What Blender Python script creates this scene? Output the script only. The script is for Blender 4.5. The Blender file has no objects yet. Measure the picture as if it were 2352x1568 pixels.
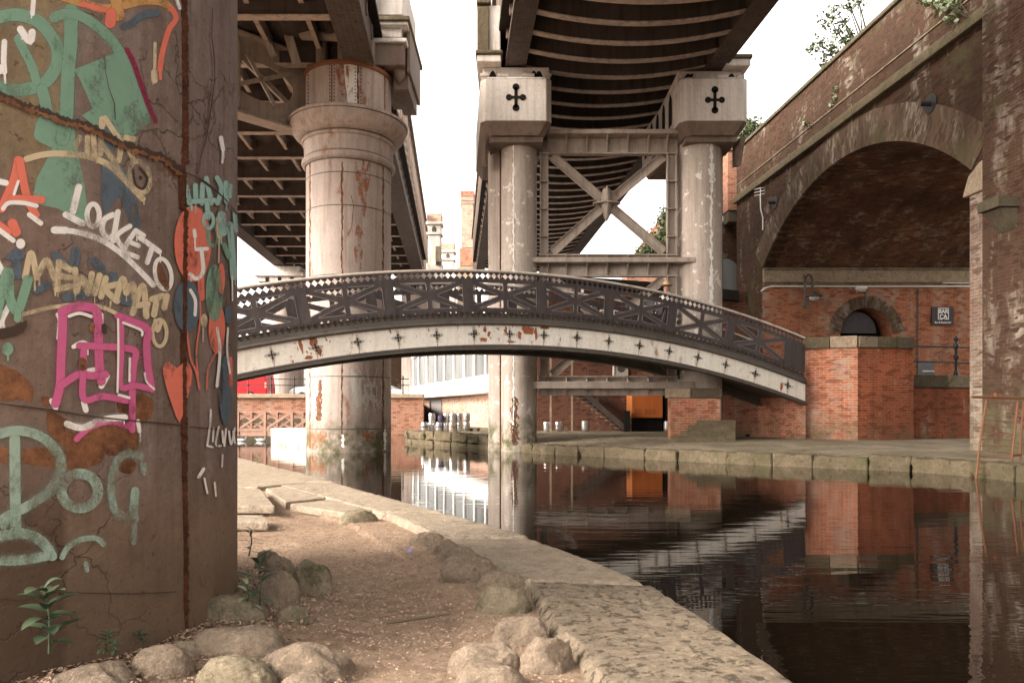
import bpy, bmesh, math, random
from mathutils import Vector, noise
random.seed(7)
sc = bpy.context.scene
R = math.radians
# ---------------------------------------------------------------- camera
F, CX, HY, EZ = 1700.0, 1176.0, 945.0, 1.25
cam = bpy.data.cameras.new('camera'); camo = bpy.data.objects.new('camera', cam)
sc.collection.objects.link(camo); sc.camera = camo
camo.location = (0, 0, EZ); camo.rotation_euler = (R(90), 0, 0)
cam.sensor_width = 36; cam.lens = F / 2352 * 36; cam.shift_y = (HY - 784) / 2352
cam.clip_start = 0.05; cam.clip_end = 2000
# ---------------------------------------------------------------- world and sun
SUN_AZ, SUN_EL = -112.0, 31.0        # degrees from +Y towards +X, elevation
w = bpy.data.worlds.new('World'); sc.world = w; w.use_nodes = True
nt = w.node_tree; nt.nodes.clear()
sky = nt.nodes.new('ShaderNodeTexSky'); sky.sky_type = 'NISHITA'; sky.sun_disc = False
sky.sun_elevation = R(SUN_EL); sky.sun_rotation = R(SUN_AZ); sky.air_density = 1.2; sky.dust_density = 4.0
hs = nt.nodes.new('ShaderNodeHueSaturation'); hs.inputs['Saturation'].default_value = 0.10
mul = nt.nodes.new('ShaderNodeMix'); mul.data_type = 'RGBA'; mul.blend_type = 'MULTIPLY'; mul.inputs[0].default_value = 1
mul.inputs[7].default_value = (1.0, 0.945, 0.875, 1)
bg = nt.nodes.new('ShaderNodeBackground'); bg.inputs['Strength'].default_value = 0.15
out = nt.nodes.new('ShaderNodeOutputWorld')
nt.links.new(sky.outputs[0], hs.inputs['Color']); nt.links.new(hs.outputs[0], mul.inputs[6])
nt.links.new(mul.outputs[2], bg.inputs[0]); nt.links.new(bg.outputs[0], out.inputs[0])
sl = bpy.data.lights.new('sun', 'SUN'); sl.energy = 1.35; sl.angle = R(22); sl.color = (1, .93, .84)
so = bpy.data.objects.new('sun', sl); sc.collection.objects.link(so)
sd = Vector((math.sin(R(SUN_AZ)) * math.cos(R(SUN_EL)), math.cos(R(SUN_AZ)) * math.cos(R(SUN_EL)), math.sin(R(SUN_EL))))
so.rotation_euler = sd.to_track_quat('Z', 'Y').to_euler()
vs = sc.view_settings; vs.view_transform = 'Standard'; vs.look = 'None'; vs.gamma = 1; vs.use_curve_mapping = False
vs.exposure = 2.2
# ---------------------------------------------------------------- helpers
def P(px, py, d): return Vector(((px - CX) / F * d, d, EZ + (HY - py) / F * d))
def G(px, py, z):
    d = (EZ - z) * F / (py - HY); return Vector(((px - CX) / F * d, d, z))
def Zy(py, d): return EZ + (HY - py) / F * d
def Xx(px, d): return (px - CX) / F * d
def VW(w_, d, z): return Vector((w_ - .0757 * d, d, z))     # viaduct frame: lateral, depth, height
col = sc.collection
def tag(o, label=None, cat=None, group=None, kind=None):
    if label: o['label'] = label
    if cat: o['category'] = cat
    if group: o['group'] = group
    if kind: o['kind'] = kind
    return o
def empty(name, loc, label=None, cat=None, group=None):
    o = bpy.data.objects.new(name, None); col.objects.link(o); o.location = loc
    o.empty_display_size = .2
    return tag(o, label, cat, group)
def worldloc(o):
    v = Vector(o.location)
    while o.parent: o = o.parent; v += Vector(o.location)
    return v
class MB:
    def __init__(s): s.v = []; s.f = []; s.uv = None
    def add(s, vs_, fs):
        n = len(s.v); s.v += [Vector(p) for p in vs_]; s.f += [tuple(i + n for i in f) for f in fs]; return s
    def hexa(s, p):   # p: 4 bottom ccw, 4 top ccw
        return s.add(p, [(3, 2, 1, 0), (4, 5, 6, 7), (0, 1, 5, 4), (1, 2, 6, 5), (2, 3, 7, 6), (3, 0, 4, 7)])
    def box(s, x0, x1, y0, y1, z0, z1):
        return s.hexa([(x0, y0, z0), (x1, y0, z0), (x1, y1, z0), (x0, y1, z0), (x0, y0, z1), (x1, y0, z1), (x1, y1, z1), (x0, y1, z1)])
    def vbox(s, w0, w1, d0, d1, z0, z1):
        return s.hexa([VW(w0, d0, z0), VW(w1, d0, z0), VW(w1, d1, z0), VW(w0, d1, z0), VW(w0, d0, z1), VW(w1, d0, z1), VW(w1, d1, z1), VW(w0, d1, z1)])
    def prism(s, a, b):     # two matching polygons (lists of points)
        n = len(a)
        return s.add(list(a) + list(b), [tuple(range(n - 1, -1, -1)), tuple(range(n, 2 * n))] + [(i, (i + 1) % n, n + (i + 1) % n, n + i) for i in range(n)])
    def wall(s, p, q, z0, z1, t):  # vertical wall from p to q (xy) thickness t towards the right of p->q
        p = Vector((p[0], p[1])); q = Vector((q[0], q[1])); dr = (q - p).normalized(); n = Vector((-dr.y, dr.x)) * t
        return s.hexa([(p.x, p.y, z0), (q.x, q.y, z0), (q.x + n.x, q.y + n.y, z0), (p.x + n.x, p.y + n.y, z0), (p.x, p.y, z1), (q.x, q.y, z1), (q.x + n.x, q.y + n.y, z1), (p.x + n.x, p.y + n.y, z1)])
    def bar(s, a, b, w_, h_, up=(0, 0, 1)):
        a = Vector(a); b = Vector(b); t = (b - a).normalized(); up = Vector(up)
        if abs(t.dot(up)) > .98: up = Vector((0, 1, 0))
        r_ = t.cross(up).normalized(); u_ = r_.cross(t).normalized(); r_ *= w_ / 2; u_ *= h_ / 2
        return s.hexa([a - r_ - u_, a + r_ - u_, b + r_ - u_, b - r_ - u_, a - r_ + u_, a + r_ + u_, b + r_ + u_, b - r_ + u_])
    def tube(s, pts, rad, n=8, cap=True):
        pts = [Vector(p) for p in pts]; m = len(pts)
        rads = rad if isinstance(rad, (list, tuple)) else [rad] * m
        base = len(s.v)
        for i, p in enumerate(pts):
            t = (pts[min(i + 1, m - 1)] - pts[max(i - 1, 0)]).normalized()
            up = Vector((0, 0, 1)) if abs(t.z) < .95 else Vector((1, 0, 0))
            a = t.cross(up).normalized(); b = a.cross(t).normalized()
            for k in range(n):
                an = 2 * math.pi * k / n; s.v.append(p + (a * math.cos(an) + b * math.sin(an)) * rads[i])
        for i in range(m - 1):
            for k in range(n):
                s.f.append((base + i * n + k, base + i * n + (k + 1) % n, base + (i + 1) * n + (k + 1) % n, base + (i + 1) * n + k))
        if cap:
            s.f.append(tuple(base + k for k in range(n - 1, -1, -1))); s.f.append(tuple(base + (m - 1) * n + k for k in range(n)))
        return s
    def lathe(s, c, prof, n=48):
        base = len(s.v); m = len(prof)
        for r_, z in prof:
            for k in range(n):
                a = 2 * math.pi * k / n; s.v.append(Vector((c[0] + r_ * math.cos(a), c[1] + r_ * math.sin(a), z)))
        for i in range(m - 1):
            for k in range(n):
                s.f.append((base + i * n + k, base + i * n + (k + 1) % n, base + (i + 1) * n + (k + 1) % n, base + (i + 1) * n + k))
        s.f.append(tuple(base + k for k in range(n - 1, -1, -1))); s.f.append(tuple(base + (m - 1) * n + k for k in range(n)))
        return s
    def build(s, name, m, parent=None, smooth=False, bevel=0, origin=None, uvmode='box', seg=1, recalc=True):
        if parent is not None: off = worldloc(parent)
        elif origin is not None: off = Vector(origin)
        else:
            xs = [v.x for v in s.v]; ys = [v.y for v in s.v]; zs = [v.z for v in s.v]
            off = Vector(((min(xs) + max(xs)) / 2, (min(ys) + max(ys)) / 2, min(zs)))
        me = bpy.data.meshes.new(name); me.from_pydata([v - off for v in s.v], [], s.f); me.update()
        if recalc:
            b = bmesh.new(); b.from_mesh(me); bmesh.ops.recalc_face_normals(b, faces=b.faces); b.to_mesh(me); b.free()
        uvl = me.uv_layers.new(name='UVMap')
        if s.uv and len(s.uv) == len(s.v):
            for li, l in enumerate(me.loops): uvl.data[li].uv = s.uv[l.vertex_index]
        else:
            for pl in me.polygons:
                nn = pl.normal
                if abs(nn.z) > .75: t = None
                else:
                    t = Vector((-nn.y, nn.x, 0)).normalized()
                    if abs(t.x) > abs(t.y) and t.x < 0 or abs(t.y) >= abs(t.x) and t.y < 0: t = -t
                for li in pl.loop_indices:
                    q = me.vertices[me.loops[li].vertex_index].co + off
                    uvl.data[li].uv = (q.x, q.y) if t is None else (q.dot(t), q.z)
        ms = m if isinstance(m, list) else [m]
        for mm in ms: me.materials.append(mm)
        if smooth is True:
            for pl in me.polygons: pl.use_smooth = True
        elif smooth:
            for pl in me.polygons: pl.use_smooth = True
            try: me.set_sharp_from_angle(angle=R(smooth))
            except Exception: pass
        o = bpy.data.objects.new(name, me); col.objects.link(o)
        if parent is not None: o.parent = parent; o.location = (0, 0, 0)
        else: o.location = off
        if bevel:
            bv = o.modifiers.new('bevel', 'BEVEL'); bv.width = bevel; bv.segments = seg; bv.limit_method = 'ANGLE'; bv.angle_limit = R(40)
        return o
def struct(o): o['kind'] = 'structure'; return o
# ---------------------------------------------------------------- materials
class N:
    def __init__(s, name):
        s.m = bpy.data.materials.new(name); s.m.use_nodes = True; s.t = s.m.node_tree; s.t.nodes.clear()
        s.out = s.n('ShaderNodeOutputMaterial'); s.b = s.n('ShaderNodeBsdfPrincipled'); s.l(s.b.outputs[0], s.out.inputs[0])
    def n(s, t): return s.t.nodes.new(t)
    def l(s, a, b): s.t.links.new(a, b)
    def coord(s, kind='Object', scale=(1, 1, 1), loc=(0, 0, 0)):
        c = s.n('ShaderNodeTexCoord'); mp = s.n('ShaderNodeMapping'); mp.inputs['Scale'].default_value = scale; mp.inputs['Location'].default_value = loc
        s.l(c.outputs[kind], mp.inputs[0]); return mp.outputs[0]
    def geo(s, scale=(1, 1, 1), loc=(0, 0, 0)):
        c = s.n('ShaderNodeNewGeometry'); mp = s.n('ShaderNodeMapping'); mp.inputs['Scale'].default_value = scale; mp.inputs['Location'].default_value = loc
        s.l(c.outputs['Position'], mp.inputs[0]); return mp.outputs[0]
    def noise(s, vec, scale=1, detail=6, rough=.6, lo=.35, hi=.65, dist=0):
        t = s.n('ShaderNodeTexNoise'); t.inputs['Scale'].default_value = scale; t.inputs['Detail'].default_value = detail
        t.inputs['Roughness'].default_value = rough; t.inputs['Distortion'].default_value = dist; s.l(vec, t.inputs['Vector'])
        return s.ramp(t.outputs[0], lo, hi)
    def ramp(s, v, lo, hi):
        r = s.n('ShaderNodeMapRange'); r.inputs[1].default_value = lo; r.inputs[2].default_value = hi; r.clamp = True
        s.l(v, r.inputs[0]); return r.outputs[0]
    def math(s, op, a, b=None, clamp=False):
        m = s.n('ShaderNodeMath'); m.operation = op; m.use_clamp = clamp
        for i, x in enumerate((a, b)):
            if x is None: continue
            if isinstance(x, (int, float)): m.inputs[i].default_value = x
            else: s.l(x, m.inputs[i])
        return m.outputs[0]
    def mix(s, f, a, b, mode='MIX'):
        m = s.n('ShaderNodeMix'); m.data_type = 'RGBA'; m.blend_type = mode
        for i, x in ((0, f), (6, a), (7, b)):
            if isinstance(x, (int, float)): m.inputs[i].default_value = x
            elif isinstance(x, tuple): m.inputs[i].default_value = (*x, 1)
            else: s.l(x, m.inputs[i])
        return m.outputs[2]
    def bump(s, h, strength=.3, dist=.02, prev=None):
        b = s.n('ShaderNodeBump'); b.inputs['Strength'].default_value = strength; b.inputs['Distance'].default_value = dist
        s.l(h, b.inputs['Height'])
        if prev is not None: s.l(prev, b.inputs['Normal'])
        return b.outputs[0]
    def fin(s, c, rough=.7, metal=0, nrm=None, spec=None):
        if isinstance(c, tuple): s.b.inputs['Base Color'].default_value = (*c, 1)
        else: s.l(c, s.b.inputs['Base Color'])
        if isinstance(rough, (int, float)): s.b.inputs['Roughness'].default_value = rough
        else: s.l(rough, s.b.inputs['Roughness'])
        s.b.inputs['Metallic'].default_value = metal
        s.b.inputs['Specular IOR Level'].default_value = spec if spec is not None else (.12 if isinstance(rough, float) and rough > .5 else .35)
        if nrm is not None: s.l(nrm, s.b.inputs['Normal'])
        return s.m
    def z(s):
        c = s.n('ShaderNodeNewGeometry'); x = s.n('ShaderNodeSeparateXYZ'); s.l(c.outputs['Position'], x.inputs[0]); return x.outputs[2]
RUST = (.17, .055, .022); MOSS = (.085, .082, .038)
def painted(name, c1, c2, rust=.25, streak=.5, rough=.55, moss_z=None, grime=(.10, .07, .05), scale=1.0, dark=.5, chip=None):
    k = N(name); p = k.geo()
    big = k.noise(p, .6 * scale, 5, .6, .3, .7); c = k.mix(big, c1, c2)
    st = k.noise(k.geo((2.2, 2.2, .13)), 2.2 * scale, 9, .72, .46, .66); c = k.mix(k.math('MULTIPLY', st, min(1, streak * 1.35)), c, grime)
    s2 = k.noise(k.geo((9, 9, .35), (3, 1, 4)), 2.0 * scale, 6, .7, .5, .7); c = k.mix(k.math('MULTIPLY', s2, streak * .5), c, tuple(x * .45 for x in c1))
    fine = k.noise(p, 9 * scale, 10, .78, .35, .68); c = k.mix(k.math('MULTIPLY', fine, .45), c, tuple(x * dark for x in c1))
    sp = k.noise(k.geo((1, 1, 1), (7, 7, 7)), 16, 4, .6, .66, .70); c = k.mix(k.math('MULTIPLY', sp, .6), c, tuple(x * .3 for x in grime))
    if chip:
        cf = k.noise(p, 3.1, 8, .6, .60, .63); c = k.mix(cf, c, chip)
    if rust:
        r1 = k.noise(k.geo((1, 1, .35), (3, 7, 2)), 1.7 * scale, 9, .7, .66 - rust * .25, .74 - rust * .25)
        rf = k.noise(p, 14, 5, .6, .2, .8); rc = k.mix(rf, RUST, (.30, .12, .055)); c = k.mix(k.math('MULTIPLY', r1, .85), c, rc)
    if moss_z is not None:
        mz = k.ramp(k.math('ADD', k.z(), k.math('MULTIPLY', k.noise(p, 1.3, 6, .6, 0, 1), .9)), moss_z + .45, moss_z - .2); mn = k.noise(p, 2.5, 7, .65, .35, .6)
        c = k.mix(k.math('MULTIPLY', mz, mn), c, (.085, .078, .035))
    nb = k.noise(p, 30, 6, .7, .2, .8); n1 = k.bump(nb, .25, .01); n2 = k.bump(fine, .3, .02, n1)
    return k.fin(c, rough, 0, n2)
def brick(name, c1, c2, mortar, soot=.4, white=.15, moss=0.0, sootcol=(.05, .03, .02), bw=.235, rh=.078, msize=.009, moss_z=None, patch=None):
    k = N(name); uv = k.coord('UV'); p = k.geo()
    nz = k.n('ShaderNodeTexNoise'); nz.inputs['Scale'].default_value = 2.5; k.l(p, nz.inputs['Vector'])
    vm = k.n('ShaderNodeVectorMath'); vm.operation = 'MULTIPLY_ADD'; k.l(nz.outputs['Color'], vm.inputs[0]); vm.inputs[1].default_value = (.02, .012, 0); k.l(uv, vm.inputs[2])
    b = k.n('ShaderNodeTexBrick'); k.l(vm.outputs[0], b.inputs['Vector']); b.offset = .5
    b.inputs['Scale'].default_value = 1; b.inputs['Brick Width'].default_value = bw; b.inputs['Row Height'].default_value = rh
    b.inputs['Mortar Size'].default_value = msize; b.inputs['Mortar Smooth'].default_value = .25; b.inputs['Bias'].default_value = -.15
    b.inputs['Color1'].default_value = (*c1, 1); b.inputs['Color2'].default_value = (*c2, 1); b.inputs['Mortar'].default_value = (*mortar, 1)
    c = b.outputs['Color']
    cell = k.n('ShaderNodeTexVoronoi'); cell.inputs['Scale'].default_value = 1; cell.feature = 'F1'
    mp = k.n('ShaderNodeMapping'); mp.inputs['Scale'].default_value = (1 / bw, 1 / rh, 1); k.l(uv, mp.inputs[0]); k.l(mp.outputs[0], cell.inputs['Vector'])
    hs_ = k.n('ShaderNodeSeparateColor'); k.l(cell.outputs['Color'], hs_.inputs[0])
    c = k.mix(k.math('MULTIPLY', k.ramp(hs_.outputs[0], .72, .8), .6), c, tuple(x * .35 for x in c1))
    big = k.noise(k.geo((1, 1, .6)), .55, 6, .65, .35, .65); c = k.mix(k.math('MULTIPLY', big, soot), c, sootcol)
    st = k.noise(k.geo((1.5, 1.5, .18), (5, 2, 1)), 1.6, 8, .65, .5, .72); c = k.mix(k.math('MULTIPLY', st, soot * .8), c, sootcol)
    if white:
        wf = k.noise(k.geo((1, 1, .4), (9, 3, 4)), 1.3, 9, .7, .60 - white * .3, .72 - white * .2); ws = k.math('MULTIPLY', wf, k.ramp(hs_.outputs[1], .25, .6))
        c = k.mix(k.math('MULTIPLY', ws, .65), c, (.42, .36, .29))
    if moss:
        mf = k.noise(k.geo((1, 1, 1), (1, 8, 3)), .8, 8, .7, .62 - moss * .3, .72 - moss * .2); c = k.mix(k.math('MULTIPLY', mf, .7), c, MOSS)
    if moss_z is not None:
        mz = k.ramp(k.z(), moss_z, moss_z - .8); mn = k.noise(p, 1.5, 7, .65, .42, .6)
        c = k.mix(k.math('MULTIPLY', k.math('MULTIPLY', mz, mn), .8), c, (.10, .105, .06))
    f2 = k.noise(p, 12, 8, .7, .25, .75); c = k.mix(k.math('MULTIPLY', f2, .3), c, tuple(x * .4 for x in c2))
    h = k.math('SUBTRACT', k.math('MULTIPLY', f2, .4), b.outputs['Fac']); n1 = k.bump(h, .7, .015)
    return k.fin(c, .85, 0, n1)
def stone(name, c1, c2, moss=.3, scale=1.0, pit=.5, rough=.85, bstr=.5, pt=(.60, .66)):
    k = N(name); p = k.geo()
    c = k.mix(k.noise(p, 1.1 * scale, 7, .65, .3, .7), c1, c2)
    c = k.mix(k.math('MULTIPLY', k.noise(p, 5 * scale, 10, .78, .46, .62), .6), c, tuple(x * .42 for x in c1))
    if moss: c = k.mix(k.math('MULTIPLY', k.noise(k.geo((1, 1, 1), (4, 2, 7)), 2.2 * scale, 8, .7, .60 - moss * .35, .72 - moss * .25), .8), c, MOSS)
    f = k.noise(p, 24 * scale, 10, .8, .40, .60); c = k.mix(k.math('MULTIPLY', f, .42), c, tuple(x * .4 for x in c2))
    pt_ = k.noise(k.geo((1, 1, 1), (2, 9, 1)), 13 * scale, 5, .65, pt[0], pt[1]); c = k.mix(k.math('MULTIPLY', pt_, pit), c, tuple(x * .22 for x in c2))  # pits darkened in colour for the dirt and the shade inside them
    li = k.noise(k.geo((1, 1, 1), (8, 1, 3)), 6 * scale, 7, .7, .62, .68); c = k.mix(k.math('MULTIPLY', li, .35), c, tuple(min(.7, x * 1.5) for x in c1))
    m_ = k.noise(p, 7 * scale, 6, .7, .3, .7); h = k.math('SUBTRACT', m_, pt_)
    n2 = k.bump(h, bstr, .03, k.bump(f, bstr, .012))
    return k.fin(c, rough, 0, n2)
def plain(name, c, rough=.6, metal=0, var=.3, spec=None):
    k = N(name); f = k.noise(k.geo(), 5, 8, .7, .3, .7); cc = k.mix(k.math('MULTIPLY', f, var), c, tuple(x * .35 for x in c))
    return k.fin(cc, rough, metal, k.bump(f, .15, .01), spec)

M = {}
M['col'] = painted('column_paint', (.47, .385, .335), (.38, .30, .26), rust=.28, streak=.45, moss_z=1.2, grime=(.16, .10, .07))
M['col2'] = painted('pale_column_paint', (.50, .42, .36), (.41, .335, .285), rust=.10, streak=.35, moss_z=1.3, grime=(.15, .10, .07), chip=(.62, .56, .50))
M['ped'] = painted('pedestal_paint', (.70, .63, .57), (.62, .55, .49), rust=.03, streak=.35, grime=(.20, .14, .10))
M['steel'] = painted('viaduct_steel', (.135, .105, .09), (.095, .074, .063), rust=.08, streak=.5, rough=.6, grime=(.05, .032, .024))
M['steel_l'] = painted('light_steel', (.24, .18, .145), (.18, .132, .105), rust=.12, streak=.5, rough=.6, grime=(.10, .065, .05))
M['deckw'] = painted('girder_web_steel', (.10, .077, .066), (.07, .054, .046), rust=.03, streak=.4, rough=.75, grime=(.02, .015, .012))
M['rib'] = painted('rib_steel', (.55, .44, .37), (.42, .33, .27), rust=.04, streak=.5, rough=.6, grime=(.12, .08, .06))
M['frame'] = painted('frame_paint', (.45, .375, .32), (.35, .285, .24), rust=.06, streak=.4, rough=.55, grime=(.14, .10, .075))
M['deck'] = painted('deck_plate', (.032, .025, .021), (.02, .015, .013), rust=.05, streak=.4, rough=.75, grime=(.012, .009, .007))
M['iron'] = painted('bridge_iron', (.066, .050, .050), (.045, .035, .036), rust=.05, streak=.25, rough=.45, grime=(.13, .10, .09))
M['rail'] = painted('rail_paint', (.72, .63, .55), (.56, .46, .38), rust=.2, streak=.25, rough=.5, grime=(.12, .08, .06))
M['fascia'] = painted('fascia_paint', (.86, .80, .72), (.80, .73, .64), rust=.22, streak=.16, rough=.6, grime=(.26, .17, .11), scale=1.3)
M['mould'] = painted('moulding_iron', (.12, .10, .082), (.07, .06, .05), rust=.05, streak=.4, rough=.5, grime=(.04, .03, .025))
M['brickV'] = brick('viaduct_brick', (.088, .042, .024), (.056, .029, .018), (.080, .056, .038), soot=.6, white=.24, moss=.25)
M['brickW'] = brick('washed_brick', (.20, .11, .08), (.26, .18, .14), (.30, .25, .2), soot=.3, white=.6, moss=.2, moss_z=2.3)
M['brickS'] = brick('soffit_brick', (.25, .105, .06), (.17, .075, .045), (.20, .13, .09), soot=.85, white=.3, moss=.1)
M['brickO'] = brick('orange_brick', (.54, .18, .095), (.43, .145, .078), (.58, .41, .30), soot=.42, white=.42, moss_z=1.3, sootcol=(.12, .05, .035))
M['brickD'] = brick('dark_red_brick', (.40, .10, .04), (.28, .075, .033), (.36, .19, .12), soot=.55, white=.1, moss_z=1.0)
M['brickI'] = brick('inner_brick', (.52, .175, .085), (.34, .115, .06), (.40, .26, .18), soot=.34, white=.45)
M['brickF'] = brick('far_brick', (.42, .175, .105), (.31, .125, .078), (.42, .31, .23), soot=.2, white=.25)
M['brickP'] = brick('pale_brick', (.55, .30, .21), (.50, .33, .24), (.60, .50, .42), soot=.08, white=.2)
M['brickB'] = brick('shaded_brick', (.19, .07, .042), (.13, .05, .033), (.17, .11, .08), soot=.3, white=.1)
M['stone'] = stone('sandstone', (.30, .235, .165), (.21, .165, .115), .3)
M['stonel'] = stone('pale_sandstone', (.46, .35, .25), (.36, .27, .185), .08)
M['stoned'] = stone('dark_sandstone', (.15, .115, .08), (.09, .075, .05), .35)
M['stonem'] = stone('mossy_stone', (.19, .145, .095), (.11, .085, .052), .33)
M['copingp'] = stone('pitted_coping_stone', (.44, .345, .25), (.33, .255, .18), .03, 1.5, .75, bstr=1.0, pt=(.53, .60))
M['coping'] = stone('coping_stone', (.52, .415, .31), (.40, .315, .23), .02, 1.7, .35, bstr=.7, pt=(.60, .66))
M['cob'] = stone('cobble_stone', (.47, .355, .26), (.35, .26, .185), .06, 2.2, .35, bstr=.8)
M['cobm'] = stone('mossy_cobble', (.47, .38, .26), (.34, .27, .18), .30, 2.2, .35, bstr=.8)
M['white'] = plain('white_panel', (.82, .79, .76), .5, 0, .05)
M['whitewall'] = painted('whitewashed_wall', (.78, .73, .65), (.7, .64, .55), rust=.03, streak=.25, moss_z=.6, grime=(.35, .3, .22))
M['black'] = plain('black_iron', (.025, .022, .022), .45)
M['dark'] = plain('dark_void', (.018, .014, .012), .9)
M['rusty'] = painted('rusty_iron', (.24, .105, .055), (.13, .06, .035), rust=.5, streak=.2, rough=.8)
M['orange'] = painted('orange_sheet', (.50, .14, .035), (.44, .115, .03), rust=.02, streak=.25, grime=(.2, .06, .03), dark=.8)
M['keg'] = plain('keg_metal', (.62, .60, .58), .28, .9, .15)
M['red'] = plain('red_car_paint', (.60, .012, .02), .25, 0, .04)
M['silver'] = plain('silver_car_paint', (.5, .51, .53), .25, .3, .04)
M['wcar'] = plain('white_car_paint', (.80, .79, .77), .25, 0, .03)
M['tyre'] = plain('tyre', (.02, .02, .02), .8)
M['glassd'] = plain('dark_glass', (.03, .03, .035), .06, 0, .05, .8)
M['pinkst'] = painted('brown_truss_paint', (.40, .24, .18), (.32, .19, .14), rust=.1, streak=.2, grime=(.15, .08, .05))
def glass_mat():
    k = N('curtain_glass'); c = k.mix(k.noise(k.geo((1, 1, .3)), .5, 3, .5, .4, .6), (.17, .17, .165), (.10, .10, .098))
    m = k.fin(c, .08, 0, None, .8); return m
M['glass'] = glass_mat()
def leaf_mat(name, c1, c2):
    k = N(name); oi = k.n('ShaderNodeNewGeometry'); r_ = oi.outputs['Random Per Island']; c = k.mix(r_, c1, c2)
    m = k.fin(c, .5); return m
M['leaf'] = leaf_mat('foliage', (.03, .042, .015), (.07, .085, .03))
M['leafd'] = leaf_mat('plant_leaf', (.022, .036, .018), (.055, .072, .036))
M['leafg'] = leaf_mat('pale_leaf', (.16, .19, .10), (.22, .25, .15))
M['bark'] = plain('bark', (.10, .075, .05), .9)
M['litter'] = leaf_mat('litter_chip', (.12, .07, .045), (.36, .24, .165))
def dirt_mat():
    k = N('path_dirt'); p = k.geo()
    c = k.mix(k.noise(p, .9, 7, .65, .35, .65), (.50, .355, .25), (.37, .25, .168))
    c = k.mix(k.math('MULTIPLY', k.noise(p, 18, 8, .75, .45, .65), .65), c, (.15, .09, .06))
    c = k.mix(k.math('MULTIPLY', k.noise(p, 45, 5, .7, .58, .66), .7), c, (.50, .38, .29))
    f = k.noise(p, 30, 9, .8, .25, .75); g = k.noise(p, 9, 7, .7, .3, .7)
    return k.fin(c, .95, 0, k.bump(g, .8, .03, k.bump(f, 1, .02)))
M['dirt'] = dirt_mat()
def quay_mat():
    k = N('quay_paving'); p = k.geo(); uv = k.coord('UV')
    b = k.n('ShaderNodeTexBrick'); k.l(uv, b.inputs['Vector']); b.inputs['Scale'].default_value = 1; b.inputs['Brick Width'].default_value = 1.1
    b.inputs['Row Height'].default_value = .6; b.inputs['Mortar Size'].default_value = .012
    b.inputs['Color1'].default_value = (.33, .27, .20, 1); b.inputs['Color2'].default_value = (.26, .21, .15, 1); b.inputs['Mortar'].default_value = (.08, .07, .04, 1)
    c = k.mix(k.math('MULTIPLY', k.noise(p, .8, 8, .7, .42, .62), .75), b.outputs['Color'], (.11, .095, .055))
    f = k.noise(p, 9, 8, .7, .35, .7); c = k.mix(k.math('MULTIPLY', f, .55), c, (.085, .062, .04))
    return k.fin(c, .85, 0, k.bump(f, .6, .02))
M['quay'] = quay_mat()
def asphalt():
    k = N('asphalt'); f = k.noise(k.geo(), 3, 8, .7, .3, .7); return k.fin(k.mix(f, (.07, .065, .06), (.045, .042, .04)), .9)
M['asphalt'] = asphalt()
def water_mat():
    k = N('canal_water')
    t = k.n('ShaderNodeTexNoise'); t.inputs['Scale'].default_value = 1; t.inputs['Detail'].default_value = 3; t.inputs['Roughness'].default_value = .55
    k.l(k.geo((.55, 3.0, 1)), t.inputs['Vector'])
    t2 = k.n('ShaderNodeTexNoise'); t2.inputs['Scale'].default_value = 1; t2.inputs['Detail'].default_value = 2
    k.l(k.geo((3, 14, 1)), t2.inputs['Vector'])
    patch = k.noise(k.geo((.25, .5, 1)), 1, 3, .5, .35, .65)
    h = k.math('ADD', t.outputs[0], k.math('MULTIPLY', t2.outputs[0], k.math('MULTIPLY', patch, .22)))
    nb = k.bump(h, .12, .026)
    k.b.inputs['IOR'].default_value = 1.5
    return k.fin((.005, .0035, .0022), .012, 0, nb, .55)
M['water'] = water_mat()
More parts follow.
